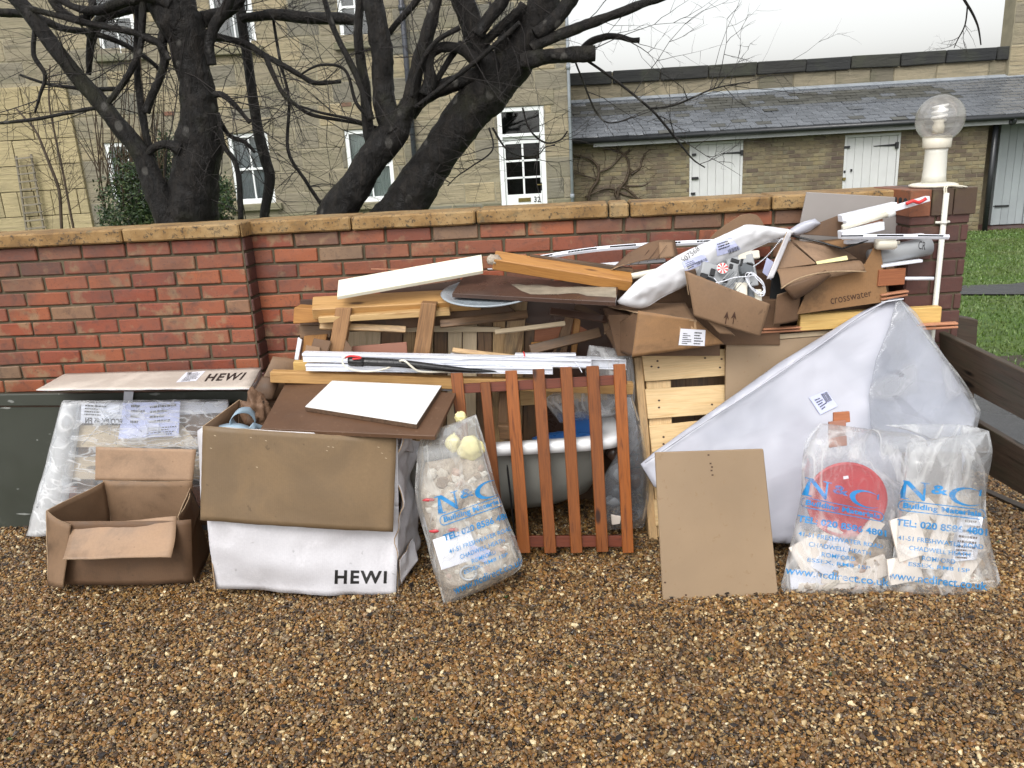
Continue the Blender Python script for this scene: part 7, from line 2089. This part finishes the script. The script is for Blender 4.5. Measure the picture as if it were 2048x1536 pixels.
# true outline: apex, right corner, right lower, bottom, lower left, left
out = [(1794, 591), (1730, 620), (1560, 725), (1309, 905), (1283, 928), (1310, 973), (1430, 1030), (1548, 1087), (1700, 1090), (1900, 1060), (1950, 865), (1958, 822), (1900, 735), (1830, 625)]
def wrapped(name, outl, pl, th, mat, parent, step=0.02, amp=0.006, seed=0, ed=0.012):
    """puffed wrapped slab: triangulated outline with a dense inside, edges rounded"""
    P = [W(x, y, pl) for x, y in outl]
    n = pl[0].normalized()
    if n.dot(CAM - P[0]) < 0: n = -n
    M = frame(P[0], P[1] - P[0], n); Mi = M.inverted()
    L = [Mi @ p for p in P]
    bm = bmesh.new()
    f = bm.faces.new([bm.verts.new((p.x, p.y, 0)) for p in L])
    x0, x1 = min(p.x for p in L), max(p.x for p in L); y0, y1 = min(p.y for p in L), max(p.y for p in L)
    k = x0 + step
    while k < x1: bmesh.ops.bisect_plane(bm, geom=list(bm.verts) + list(bm.edges) + list(bm.faces), plane_co=(k, 0, 0), plane_no=(1, 0, 0)); k += step
    k = y0 + step
    while k < y1: bmesh.ops.bisect_plane(bm, geom=list(bm.verts) + list(bm.edges) + list(bm.faces), plane_co=(0, k, 0), plane_no=(0, 1, 0)); k += step
    def edist(p):
        d = 1e9
        for i in range(len(L)):
            a, b = L[i].xy, L[(i + 1) % len(L)].xy
            ab = b - a; t = max(0, min(1, (p - a).dot(ab) / max(ab.length_squared, 1e-12)))
            d = min(d, (p - a - ab * t).length)
        return d
    for v in bm.verts:
        d = edist(v.co.xy)
        e = min(1, d / ed); q = V((v.co.x * 5 + seed, v.co.y * 5, 0))
        w = noise.noise(q + V((noise.noise(q * 1.3) * 1.5, 0, 0))) + 0.5 * noise.noise(q * 2.6 + V((3, 1, 0))) + 0.25 * noise.noise(q * 6)
        v.co.z = -th * 0.5 * (1 - math.sqrt(max(0, 1 - (1 - e) ** 2))) + amp * w * e
    r = bmesh.ops.extrude_edge_only(bm, edges=[e for e in bm.edges if e.is_boundary])
    nv = [v for v in r['geom'] if isinstance(v, bmesh.types.BMVert)]
    for v in nv: v.co.z = -th
    bmesh.ops.triangulate(bm, faces=[f for f in bm.faces if len(f.verts) > 4])
    bmesh.ops.holes_fill(bm, edges=[e for e in bm.edges if e.is_boundary])
    return link(name, bm_mesh(bm, True), mat, parent, M)
wsh = wrapped('polythene', out, SP, 0.035, M_['poly_white'], wsx, 0.025, 0.011, 3)
bw_ = bvh_of(wsh)
put_patch('barcode_label', [(1617, 795), (1652, 781), (1675, 812), (1640, 830)], wsh, M_['paper_blue'], wsx, cut=8, off=0.006, bvh=bw_)
decal('barcode', barcode_2d(12), [(1641, 788), (1653, 783), (1664, 800), (1652, 806)], wsh, M_['ink_black'], wsx, 0.008, cut=2, bvh=bw_)
decal('small_print', lines_2d(5, 41), [(1628, 800), (1642, 794), (1656, 810), (1643, 820)], wsh, M_['ink_black'], wsx, 0.008, bvh=bw_)
# clear bag pulled over the right corner, and its rolled seam
for i, o_ in enumerate(([(1795, 592), (1832, 624), (1962, 824), (1952, 870), (1950, 905), (1770, 905), (1742, 850), (1738, 790), (1752, 720), (1780, 650)],)):
    wrapped('clear_cover', o_, lean(2.945, 0.42), 0.004, M_['film_faint'], wsx, 0.03, 0.012, 8 + i)
tube('seam', [W(x, y, lean(2.94, 0.42)) for x, y in ((1794, 590), (1815, 622), (1850, 668), (1890, 718), (1930, 770), (1959, 822))], 0.005, M_['film_thick'], wsx, 8, sub=4, rough=0.4)
tube('seam', [W(x, y, lean(2.94, 0.42)) for x, y in ((1794, 592), (1720, 632), (1640, 690), (1500, 785), (1400, 850), (1290, 925))], 0.004, M_['poly_white'], wsx, 8, sub=4, rough=0.4)

# ---- brown board at the front
fb = T(slab('tan_board', [(1310, 905), (1527, 898), (1558, 1200), (1326, 1202)], lean(2.735, 0.22), 0.014, M_['board_tan'], bev=0.003), 'plain tan board leaning at the front between the slatted frame and the bags', 'board')
for (x, y) in ((1417, 910), (1421, 927), (1424, 934), (1423, 941), (1425, 950), (1330, 1165), (1372, 1190)):
    put_patch('mark', [(x - 2, y - 1.5), (x + 2, y - 1.5), (x + 2, y + 1.5), (x - 2, y + 1.5)], fb, M_['ink_brown'], fb, off=0.0006)

# ---- bath
bX1 = at(1250, 895, 3.20).x; bX0 = at(700, 895, 3.20).x; bz = at(1150, 884, 3.20).z
bath = thing('bath', ((bX0 + bX1) / 2, 3.5, 0), 'upside-right white bath standing behind the red slatted frame', 'bath')
bcx, bcy, bhx, bhy = (bX0 + bX1) / 2, 3.20 + 0.30, (bX1 - bX0) / 2, 0.30
def ring(fx, fy, z, n=48, e=5.0, dx=0):
    out = []
    for k in range(n):
        a = 2 * math.pi * k / n; c, s = math.cos(a), math.sin(a)
        out.append((dx + bhx * fx * math.copysign(abs(c) ** (2 / e), c), bhy * fy * math.copysign(abs(s) ** (2 / e), s), z))
    return out
def rings_obj(name, R, mat, capend=True):
    vs, fs = [], []; n = len(R[0])
    for r_ in R: vs += r_
    for i in range(len(R) - 1):
        for k in range(n): fs.append((i * n + k, i * n + (k + 1) % n, (i + 1) * n + (k + 1) % n, (i + 1) * n + k))
    if capend: fs.append(tuple((len(R) - 1) * n + k for k in range(n)))
    return link(name, mesh_from(vs, fs, True), mat, bath, Matrix.Translation((bcx, bcy, 0)))
rings_obj('tub', [ring(0.985, 0.97, bz - 0.045, e=9), ring(1, 1, bz - 0.045, e=9), ring(1, 1, bz - 0.008, e=9), ring(0.985, 0.97, bz, e=9), ring(0.90, 0.82, bz, e=7), ring(0.87, 0.76, bz - 0.02, e=6), ring(0.80, 0.66, bz - 0.2, e=4), ring(0.72, 0.55, bz - 0.32, e=4), ring(0.4, 0.3, bz - 0.34, e=3)], M_['bath'])
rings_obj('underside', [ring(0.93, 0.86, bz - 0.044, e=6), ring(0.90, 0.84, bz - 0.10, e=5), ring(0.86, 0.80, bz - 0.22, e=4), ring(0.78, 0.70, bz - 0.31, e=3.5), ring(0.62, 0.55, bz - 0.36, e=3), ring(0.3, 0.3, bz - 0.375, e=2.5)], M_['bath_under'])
for x in (1012, 780):
    p = at(x, 915, 3.24)
    beam('leg', V((p.x, 3.26, bz - 0.05)), V((p.x + 0.02, 3.26, 0.0)), 0.008, 0.022, M_['black_metal'], bath, V((0, -1, 0)))
    beam('leg', V((p.x + 0.025, 3.27, bz - 0.05)), V((p.x + 0.04, 3.27, 0.0)), 0.008, 0.012, M_['black_metal'], bath, V((0, -1, 0)))
T(blob('blue_sheet', at(1130, 876, 3.38), (0.13, 0.07, 0.022), M_['blue_plastic'], None, 0.4, 2, 8, 4), 'crumpled blue plastic sheet lying in the bath', 'plastic sheet')
cbx = T(slab('blue_flap', [(1150, 838), (1185, 832), (1190, 868), (1150, 866)], lean(3.40), 0.01, M_['blue_plastic']), 'blue plastic flap standing up from the bath behind the slats', 'plastic flap')
ff = loft_px('clear_bag', [((1085, 800), (1120, 846)), ((1130, 775), (1170, 840)), ((1190, 770), (1225, 830)), ((1240, 800), (1238, 812))], lambda x, y: 3.40, 0.06, M_['film'], None, 14, 26, 0.014, 12)
T(ff, 'crumpled clear plastic bag lying above the bath rim', 'plastic bag')
T(slab('dark_post', [(998, 786), (1018, 785), (1016, 852), (995, 852)], lean(3.33, 0.1), 0.04, M_['old_wood_dark'], bev=0.003), 'short dark wooden post standing on the bath rim behind the slats', 'post')
T(slab('dark_box', [(996, 852), (1042, 852), (1046, 880), (1000, 880)], lean(3.33, 0.0), 0.06, M_['old_wood_dark'], bev=0.003), 'small dark wooden box end on the bath rim', 'box')
T(slab('old_board', [(1040, 780), (1215, 770), (1215, 800), (1040, 812)], lean(3.46, 0.0), 0.02, M_['pine'], bev=0.003), 'pale board lying deep behind the top of the slatted frame', 'board')
T(slab('white_batten', [(883, 772), (925, 776), (925, 784), (880, 781)], lean(3.36, 0.0), 0.02, M_['plastic_white'], bev=0.001), 'white strip end right of the white shelf', 'strip')

T(slab('dark_panel_board', [(900, 770), (1060, 775), (1060, 1040), (900, 1040)], lean(3.86, 0.0, -0.10) if False else lean(3.66), 0.02, M_['board_umber']), 'dark backing added behind the bath to keep the space beneath in shade', 'board')  # added to block light, so the space under the bath goes dark
T(slab('brown_bath_backing', [(1050, 880), (1260, 870), (1260, 1030), (1050, 1040)], lean(3.68), 0.03, M_['card_dark']), 'brown backing added behind the bath to darken the space beneath it', 'carton')  # added backing as well, hides the bright ground behind the bath
# ---- clear bags in the shade right of the bath
for i, (rows, Y, mt, lab) in enumerate((
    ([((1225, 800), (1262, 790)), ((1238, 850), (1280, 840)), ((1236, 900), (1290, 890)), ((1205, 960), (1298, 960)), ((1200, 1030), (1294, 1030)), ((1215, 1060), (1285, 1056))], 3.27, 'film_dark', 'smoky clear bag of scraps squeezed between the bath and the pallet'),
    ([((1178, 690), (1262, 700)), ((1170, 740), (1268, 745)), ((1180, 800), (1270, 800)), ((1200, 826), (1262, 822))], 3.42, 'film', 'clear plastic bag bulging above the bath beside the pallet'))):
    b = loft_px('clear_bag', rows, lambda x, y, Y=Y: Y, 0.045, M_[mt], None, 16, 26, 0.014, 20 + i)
    T(b, lab, 'plastic bag')
T(slab('plaster_scrap', [(1222, 1030), (1243, 1034), (1240, 1048), (1224, 1050)], lean(3.20), 0.01, M_['plaster']), 'small pale scrap at the bottom of the smoky bag', 'scrap')
rs = random.Random(3)
grp = 'scraps inside the smoky clear bag'
for k in range(9):
    p = at(rs.uniform(1225, 1280), 1040 - k * 19, 3.30)
    T(blob('grey_scrap', p, (rs.uniform(0.02, 0.04), 0.02, rs.uniform(0.02, 0.05)), M_[('plastic_dgrey', 'board_umber', 'plastic_grey')[k % 3]], None, 0.4, 2, k, 2), ('lowest', 'second lowest', 'third lowest', 'fourth lowest', 'middle', 'fourth highest', 'third highest', 'second highest', 'topmost')[k] + ' dark scrap inside the smoky clear bag beside the bath', 'scrap', grp)
T(slab('pale_board', [(1180, 715), (1262, 720), (1275, 905), (1200, 870)], lean(3.47, 0.05), 0.02, M_['board_grey']), 'grey board standing behind the clear bags', 'board')

# ---- red slatted frame
sf_ = thing('slatted_frame', at(1100, 1105, 3.12), 'red-stained slatted wooden frame leaning upright against the bath', 'slatted frame')
SFP = lean(3.085, 0.17); SFR = lean(3.105, 0.17)
for (tx, ty, wx, bx_, by, bw) in ((901, 747, 24, 935, 1104, 24), (960, 765, 20, 990, 1104, 22), (1010, 742, 24, 1036, 1106, 25), (1065, 739, 24, 1089, 1106, 24), (1120, 735, 24, 1142, 1106, 23), (1173, 733, 25, 1194, 1104, 23), (1227, 729, 24, 1246, 1106, 22)):
    slab('slat', [(tx, ty), (tx + wx, ty - 1), (bx_ + bw, by), (bx_, by + 1)][0:4], SFP, 0.018, M_['cedar'], sf_, 0.002)
for o in [c for c in bpy.data.objects if c.parent == sf_]:
    pass
slab('rail', [(925, 768), (1253, 749), (1254, 769), (926, 787)], SFR, 0.018, M_['cedar_dark'], sf_, 0.002)
slab('rail', [(940, 1073), (1262, 1072), (1262, 1094), (940, 1095)], SFR, 0.018, M_['cedar_dark'], sf_, 0.002)

# ------------------------------------------------------------------ builder's bags
def bag(name, rows, Yb, k, bulge, label, seed, mat='film', wr=0.008, back=0.05):
    t = thing(name, at((rows[-1][0][0] + rows[-1][1][0]) / 2, rows[-1][0][1], Yb), label, 'rubble bag')
    def Yf(x, y):
        r = ray(x, y); p = W(x, y, lean(Yb, k)); return p.y
    b = loft_px('polythene', rows, Yf, bulge, M_[mat], t, 26, 44, wr, seed, back, 10.0)
    return t, b
def logo_N():
    return [[(0, 0), (0.34, 0), (0.34, 0.05), (0.22, 0.07), (0.22, 0.86), (0.14, 0.95), (0.14, 0.07), (0, 0.05)],
            [(0.0, 1.0), (0.30, 1.0), (0.86, 0.22), (0.86, 0.0), (0.80, 0.0), (0.14, 0.93), (0.0, 0.95)],
            [(0.80, 0.0), (0.88, 0.0), (0.88, 0.93), (1.0, 0.95), (1.0, 1.0), (0.68, 1.0), (0.68, 0.95), (0.80, 0.93)]]
def logo_C():
    out, inn = [], []
    n = 26
    for i in range(n + 1):
        a = math.radians(48 + (312 - 48) * i / n)
        out.append((0.5 + 0.52 * math.cos(a), 0.5 + 0.5 * math.sin(a)))
        inn.append((0.60 + 0.44 * math.cos(a), 0.5 + 0.43 * math.sin(a)))
    P = []
    for i in range(n): P.append([out[i], out[i + 1], inn[i + 1], inn[i]])
    P.append([(0.84, 0.62), (0.90, 0.62), (0.92, 0.98), (0.86, 0.90)])
    return P
def sub_quad(q, u0, u1, v0, v1):
    q = [V(p) for p in q]
    f = lambda u, v: (q[0] * (1 - u) + q[1] * u) * (1 - v) + (q[3] * (1 - u) + q[2] * u) * v
    return [f(u0, v0), f(u1, v0), f(u1, v1), f(u0, v1)]
def bag_print(t, b, q, seed, skip=(), uclip=1.0):
    """q: print area in px; rows of lettering laid on the film"""
    bv = bvh_of(b)
    ink = M_['ink_blue']
    kw = dict(bvh=bv, off=0.0025)
    decal('logo', poly_2d(logo_N()), sub_quad(q, 0.0, 0.34, 0.02, 0.20), b, ink, t, 0.0025, 16, bbox=(0, 0, 1, 1), bvh=bv)
    put_text('&', sub_quad(q, 0.36, 0.56, 0.03, 0.12), b, ink, t, bold=0.02, cut=10, name='logo', **kw)
    decal('logo', poly_2d(logo_C()), sub_quad(q, 0.58, 0.98, 0.02, 0.20), b, ink, t, 0.0025, 16, bbox=(0, 0, 1, 1), bvh=bv)
    # rounded frame round the trade line
    a = []
    R0 = [(0.06 + 0.06 * math.cos(x), 0.5 + 0.5 * math.sin(x)) for x in [math.pi / 2 + math.pi * i / 8 for i in range(9)]] + [(0.94 + 0.06 * math.cos(x), 0.5 + 0.5 * math.sin(x)) for x in [-math.pi / 2 + math.pi * i / 8 for i in range(9)]]
    R1 = [(0.06 + 0.05 * math.cos(x), 0.5 + 0.41 * math.sin(x)) for x in [math.pi / 2 + math.pi * i / 8 for i in range(9)]] + [(0.94 + 0.05 * math.cos(x), 0.5 + 0.41 * math.sin(x)) for x in [-math.pi / 2 + math.pi * i / 8 for i in range(9)]]
    n = len(R0)
    decal('logo_frame', poly_2d([[R0[i], R0[(i + 1) % n], R1[(i + 1) % n], R1[i]] for i in range(n)]), sub_quad(q, 0.0, 1.0, 0.215, 0.32), b, ink, t, 0.0025, 20, bbox=(0, 0, 1, 1), bvh=bv)
    put_text('Building Materials', sub_quad(q, 0.06, 0.95, 0.235, 0.305), b, ink, t, bold=0.035, cut=20, **kw)
    put_text('TEL: 020 8586 4801', sub_quad(q, 0.0, 1.02, 0.40, 0.47), b, ink, t, bold=0.028, cut=20, **kw)
    put_text('41-51 FRESHWATER ROAD', sub_quad(q, 0.04, 0.98, 0.56, 0.605), b, ink, t, bold=0.006, cut=20, **kw)
    put_text('CHADWELL HEATH', sub_quad(q, 0.17, 0.84, 0.65, 0.695), b, ink, t, bold=0.006, cut=16, **kw)
    put_text('ROMFORD', sub_quad(q, 0.32, 0.68, 0.735, 0.78), b, ink, t, bold=0.006, cut=12, **kw)
    put_text('ESSEX, RM8 1SP', sub_quad(q, 0.18, 0.84, 0.81, 0.855), b, ink, t, bold=0.006, cut=16, **kw)
    put_text('www.ncdirect.co.uk', sub_quad(q, -0.02, 1.03, 0.92, 1.0), b, ink, t, bold=0.012, cut=20, **kw)

def shard(px, py, Y, w, h, rot, mat, label, cat, group=None, th=0.012, k=0.15, nm='plaster_offcut', poly=None):
    if nm == 'plaster_offcut' and h < 0.2: w, h = w * 1.3, h * 1.3
    c = W(px, py, lean(Y, k))
    n = V((rnd.uniform(-0.12, 0.12), -1, k + rnd.uniform(-0.1, 0.1))).normalized()
    x = V((math.cos(rot), 0, math.sin(rot)))
    M = frame(c, x, n)
    P = poly or [(-w / 2, -h / 2), (w / 2, -h / 2 * 0.9), (w / 2 * 0.92, h / 2), (-w / 2 * 0.95, h / 2 * 0.93)]
    return T(slab_w(nm, [M @ V((a, b, 0)) for a, b in P], th, M_[mat], None, 0.0015), label, cat, group)

def chunk_mat():
    t = NT('plaster_chunk'); g = t.new('ShaderNodeNewGeometry')
    c = t.ramp(g.outputs['Random Per Island'], [(0, (0.62, 0.56, 0.47)), (0.3, (0.40, 0.32, 0.24)), (0.5, (0.72, 0.68, 0.60)), (0.7, (0.50, 0.36, 0.29)), (0.85, (0.24, 0.18, 0.13)), (1, (0.78, 0.74, 0.66))], 'CONSTANT')
    c = t.mix(t.ramp(t.noise(t.vec(), 30.0, 4, 0.7), [(0.4, 0.4), (0.6, 0.0)]), c, (0.25, 0.19, 0.14))
    t.set('Base Color', c); t.set('Roughness', 0.9); t.bump(t.noise(t.vec(), 40.0, 4), 0.7, 0.006)
    return t.m
M_['chunk'] = chunk_mat()
def chunks(rows, Yf, depth, n, smin, smax, seed, label, v0=0.0, v1=1.0):
    r = random.Random(seed); vs, fs = [], []
    m = len(rows) - 1
    base_ico = bmesh.new(); bmesh.ops.create_icosphere(base_ico, subdivisions=1, radius=1)
    iv = [v.co.copy() for v in base_ico.verts]; ifc = [tuple(v.index for v in f.verts) for f in base_ico.faces]; base_ico.free()
    for i in range(n):
        f = r.uniform(v0, v1) * m; k = min(int(f), m - 1); t = f - k; u = r.uniform(0.06, 0.94)
        p = [rows[k][0][j] * (1 - t) + rows[k + 1][0][j] * t for j in (0, 1)]; q = [rows[k][1][j] * (1 - t) + rows[k + 1][1][j] * t for j in (0, 1)]
        x, y = p[0] * (1 - u) + q[0] * u, p[1] * (1 - u) + q[1] * u
        c = at(x, y, Yf(x, y)); d = (c - CAM).normalized()
        c = c - d * depth * max(0.0, 1 - (2 * u - 1) ** 2) ** 0.5
        s = r.uniform(smin, smax); sx, sy, sz = s * r.uniform(0.7, 1.4), s * r.uniform(0.35, 0.7), s * r.uniform(0.6, 1.2)
        R_m = Matrix.Rotation(r.uniform(-1.2, 1.2), 3, 'Y') @ Matrix.Rotation(r.uniform(-0.4, 0.4), 3, 'X')
        b = len(vs)
        for w in iv:
            w2 = w * (1 + r.uniform(-0.25, 0.25)); w2 = V((max(-0.8, min(0.8, w2.x)), max(-0.7, min(0.7, w2.y)), max(-0.8, min(0.8, w2.z))))
            vs.append(c + R_m @ V((w2.x * sx, w2.y * sy, w2.z * sz)))
        fs += [tuple(b + k2 for k2 in g) for g in ifc]
    o = link('rubble_chunks', mesh_from(vs, fs), M_['chunk']); tag(o, label, 'rubble', kind='stuff')
# left bag
bagA, bA = bag('rubble_bag', [((845, 869), (952, 829)), ((838, 890), (962, 860)), ((833, 930), (975, 905)), ((830, 985), (990, 965)), ((838, 1030), (1003, 1003)), ((852, 1080), (1020, 1050)), ((866, 1140), (1036, 1090)), ((880, 1180), (1042, 1135)), ((888, 1212), (985, 1172))],
              2.80, 0.22, 0.090, 'white-filled clear rubble bag leaning alone left of the slatted frame', 5, 'film_thick', 0.010)
bag_print(bagA, bA, [(868, 990), (1003, 950), (1043, 1130), (912, 1188)], 1)
fillA = loft_px('plaster_rubble', [((850, 925), (965, 905)), ((842, 985), (984, 965)), ((848, 1030), (998, 1010)), ((862, 1080), (1014, 1056)), ((876, 1140), (1028, 1096)), ((888, 1178), (1034, 1134)), ((894, 1202), (976, 1172))],
                lambda x, y: W(x, y, lean(2.80, 0.22)).y, 0.060, M_['rubble'], None, 20, 30, 0.012, 9, 0.03, 14)
T(fillA, 'pale plaster rubble filling the lone left bag', 'rubble')
chunks([((848, 950), (974, 930)), ((846, 1010), (990, 985)), ((862, 1080), (1012, 1056)), ((884, 1150), (1028, 1100)), ((896, 1196), (990, 1160))], lambda x, y: W(x, y, lean(2.80, 0.22)).y, 0.056, 130, 0.012, 0.030, 3, 'broken plaster lumps pressed against the film of the lone left bag', 0.0, 0.93)
T(blob('yellow_foam', at(921, 834, 2.99), (0.022, 0.02, 0.022), M_['foam'], None, 0.5, 2.4, 2, 3), 'small yellow foam knob poking out of the bag mouth', 'foam')
T(blob('yellow_foam', at(942, 896, 2.905), (0.052, 0.024, 0.050), M_['foam'], None, 0.25, 1.8, 6, 3), 'larger yellow foam lump inside the lone left bag', 'foam')
T(blob('yellow_foam', at(905, 885, 2.93), (0.03, 0.02, 0.035), M_['foam'], None, 0.4, 1.8, 7, 3), 'dim yellow foam lump left of the larger one in the bag', 'foam')
shard(912, 1098, 2.734, 0.16, 0.13, 0.25, 'paper', 'white card with punched holes inside the lone left bag', 'card', th=0.003, k=0.22, nm='white_card')
shard(957, 1108, 2.727, 0.085, 0.055, -0.4, 'paper_blue', 'small lilac card in front of the grey ring', 'card', th=0.006, k=0.22, nm='lilac_card')
for k, (x, y) in enumerate(((870, 1062), (905, 1060), (858, 1000))):
    T(blob('red_scrap', W(x, y, lean(2.738, 0.22)), (0.022, 0.006, 0.007), M_['red_plastic'], None, 0.5, 2, k, 2), ('left', 'right', 'upper')[k] + ' red plastic scrap inside the lone left bag', 'scrap')
Mr = frame(W(937, 1146, lean(2.726, 0.22)), V((1, 0, 0)), V((0, -1, 0.3)))
vs, fs = [], []
tube_geo(vs, fs, [V((0.030 * math.cos(a), 0.027 * math.sin(a), 0)) for a in [i * math.pi / 12 for i in range(25)]], [0.005] * 25, 8)
T(link('grey_ring', mesh_from(vs, fs, True), M_['plastic_grey'], None, Mr), 'grey plastic ring fitting inside the lone left bag', 'ring')

# middle-right bag with the red lid
bagB, bB = bag('rubble_bag', [((1640, 846), (1815, 866)), ((1612, 880), (1852, 880)), ((1604, 930), (1850, 925)), ((1602, 985), (1805, 1000)), ((1592, 1040), (1790, 1050)), ((1580, 1090), (1786, 1100)), ((1570, 1140), (1786, 1150)), ((1562, 1172), (1800, 1185)), ((1570, 1186), (1798, 1203))],
              2.74, 0.25, 0.075, 'clear printed bag holding a round red lid, right of the tan board', 15, 'film', 0.012)
bag_print(bagB, bB, [(1612, 950), (1766, 985), (1772, 1172), (1574, 1148)], 2)
Mq = frame(W(1694, 1000, lean(2.735, 0.25)), V((1, 0, -0.05)), V((0, -1, 0.25)))
rl_ = lathe('red_disc', [(0.150, -0.02), (0.158, -0.004), (0.156, 0.004), (0.146, 0.002), (0.138, -0.003), (0.04, -0.004)], (0, 0, 0), M_['red_plastic'], None, 48, True, Mq, 1.0, 0.93)
T(rl_, 'round red plastic lid inside the clear printed bag', 'lid')
shard(1692, 955, 2.70, 0.02, 0.012, 0.1, 'paper', 'tiny white sticker on the red lid', 'sticker', th=0.001, k=0.25, nm='sticker')
shard(1676, 868, 2.80, 0.070, 0.105, 0.0, 'terracotta', 'ribbed terracotta tile sticking out of the bag with the red lid', 'tile', k=0.2, nm='terracotta_tile')
shard(1684, 835, 2.815, 0.066, 0.045, 0.0, 'red_wood', 'second reddish tile behind the terracotta one', 'tile', k=0.2, nm='terracotta_tile')
gB = 'plasterboard offcuts inside the bag with the red lid'
LB = ['tilted pale offcut at the left edge', 'white pointed offcut leaning left under the lid', 'narrow pale offcut slanting right of the lid', 'long low pale offcut across the bottom', 'white offcut in the bottom left corner', 'pale offcut in the bottom right corner', 'small pale offcut peeping from under the lid']
for i, (x, y, w, h, r_) in enumerate(((1620, 1110, 0.09, 0.10, 0.5), (1665, 1115, 0.08, 0.12, -0.7), (1735, 1075, 0.05, 0.12, -0.6), (1700, 1150, 0.17, 0.05, -0.05), (1620, 1155, 0.12, 0.06, 0.1), (1745, 1140, 0.10, 0.07, 0.3), (1660, 1075, 0.07, 0.05, 0.9))):
    shard(x, y, 2.715 + 0.004 * i, w, h, r_, ('plaster', 'paper', 'plaster')[i % 3], LB[i] + ' inside the bag with the red lid', 'offcut', gB, k=0.25)
shard(1680, 1180, 2.735, 0.26, 0.045, -0.06, 'plaster', 'long pale plasterboard strip at the bottom of the bag with the red lid', 'offcut', k=0.2)
T(loft_px('pale_rubble', [((1612, 1062), (1778, 1080)), ((1600, 1100), (1778, 1120)), ((1586, 1140), (1778, 1150)), ((1576, 1170), (1788, 1182)), ((1582, 1182), (1788, 1196))], lambda x, y: W(x, y, lean(2.78, 0.25)).y, 0.05, M_['rubble'], None, 18, 18, 0.012, 41, 0.03, 14), 'pale rubble packed under the red lid', 'rubble')
T(slab('grey_packing', [(1606, 1060), (1780, 1090), (1775, 1185), (1580, 1175)], lean(2.80, 0.22), 0.04, M_['board_grey'], bev=0.01), 'grey packing behind the offcuts in the bag with the red lid', 'packing')

chunks([((1604, 1090), (1776, 1100)), ((1590, 1140), (1778, 1150)), ((1580, 1180), (1790, 1192))], lambda x, y: W(x, y, lean(2.78, 0.25)).y, 0.056, 46, 0.012, 0.030, 4, 'plaster lumps at the bottom of the bag with the red lid')
# far right bag
bagC, bC = bag('rubble_bag', [((1815, 885), (1978, 862)), ((1808, 920), (1985, 905)), ((1802, 965), (1975, 965)), ((1796, 1010), (1972, 1010)), ((1790, 1060), (1978, 1065)), ((1785, 1120), (1990, 1120)), ((1775, 1160), (2002, 1165)), ((1788, 1184), (2008, 1205)), ((1880, 1200), (2006, 1212))],
              2.72, 0.25, 0.080, 'clear printed bag of plasterboard offcuts at the far right by the fence', 25, 'film', 0.012)
bag_print(bagC, bC, [(1802, 956), (1972, 975), (1968, 1180), (1780, 1158)], 3)
gC = 'plasterboard offcuts inside the far right bag'
LC = ['pale upright offcut at the left edge', 'pale offcut in the lower left corner', 'pointed white offcut beneath the scribbled box', 'pale offcut at the right edge', 'flat pale offcut in the bottom right corner', 'small tilted offcut at the upper left']
for i, (x, y, w, h, r_) in enumerate(((1818, 1075, 0.09, 0.13, 0.2), (1810, 1140, 0.10, 0.08, 0.1), (1925, 1140, 0.07, 0.12, -0.7), (1940, 1080, 0.08, 0.10, 0.2), (1960, 1180, 0.10, 0.05, 0.0), (1850, 1030, 0.09, 0.07, 0.7))):
    shard(x, y, 2.70 + 0.005 * i, w, h, r_, 'plaster', LC[i] + ' inside the far right bag', 'offcut', gC, k=0.25)
shard(1880, 1075, 2.675, 0.062, 0.27, -0.38, 'plaster', 'long white plasterboard offcut standing diagonally in the far right bag', 'offcut', k=0.25)
T(loft_px('pale_rubble', [((1812, 990), (1962, 985)), ((1806, 1040), (1964, 1045)), ((1800, 1100), (1972, 1100)), ((1792, 1150), (1988, 1155)), ((1800, 1180), (1998, 1196)), ((1886, 1194), (1996, 1204))], lambda x, y: W(x, y, lean(2.77, 0.25)).y, 0.05, M_['rubble'], None, 18, 24, 0.014, 43, 0.03, 14), 'pale rubble packed in the far right bag', 'rubble')
T(slab('printed_box', [(1925, 1030), (1968, 1035), (1955, 1120), (1905, 1125)], lean(2.685, 0.25), 0.03, M_['paper'], bev=0.004), 'small carton with a dark scribbled print in the far right bag', 'carton')
pbx = [o for o in bpy.data.objects if o.name.startswith('printed_box')][0]
for k, q_ in enumerate((((1930, 1040), (1962, 1042), (1956, 1066), (1926, 1064)), ((1918, 1070), (1956, 1074), (1950, 1098), (1912, 1094)), ((1912, 1098), (1944, 1100), (1940, 1118), (1910, 1116)))):
    decal('scribble', lines_2d(3, 60 + k), q_, pbx, M_['ink_brown'], pbx, 0.001)
T(slab('grey_tile', [(1808, 905), (1925, 905), (1925, 1060), (1800, 1060)], lean(2.80, 0.22), 0.02, M_['board_grey'], bev=0.004), 'grey board standing in the far right bag', 'board')
chunks([((1806, 1040), (1964, 1045)), ((1796, 1120), (1976, 1120)), ((1800, 1180), (1996, 1194))], lambda x, y: W(x, y, lean(2.77, 0.25)).y, 0.054, 70, 0.012, 0.032, 6, 'plaster lumps between the offcuts in the far right bag')
for k in range(7):
    T(blob('pink_rubble', W(1860 + k * 20, 1185 + (k % 3) * 5, lean(2.72, 0.2)), (0.032, 0.03, 0.022), M_['pinkish'], None, 0.4, 2.2, k, 3), 'pinkish plaster lump at the bottom of the far right bag', 'rubble', 'pink plaster lumps in the far right bag')
T(loft_px('loose_polythene', [((1770, 850), (1850, 870)), ((1850, 848), (1900, 900)), ((1930, 850), (1960, 905)), ((1978, 862), (1985, 905))], lambda x, y: 2.90, 0.03, M_['film'], None, 12, 20, 0.014, 33), 'loose clear polythene folds at the mouths of the right-hand bags', 'plastic')
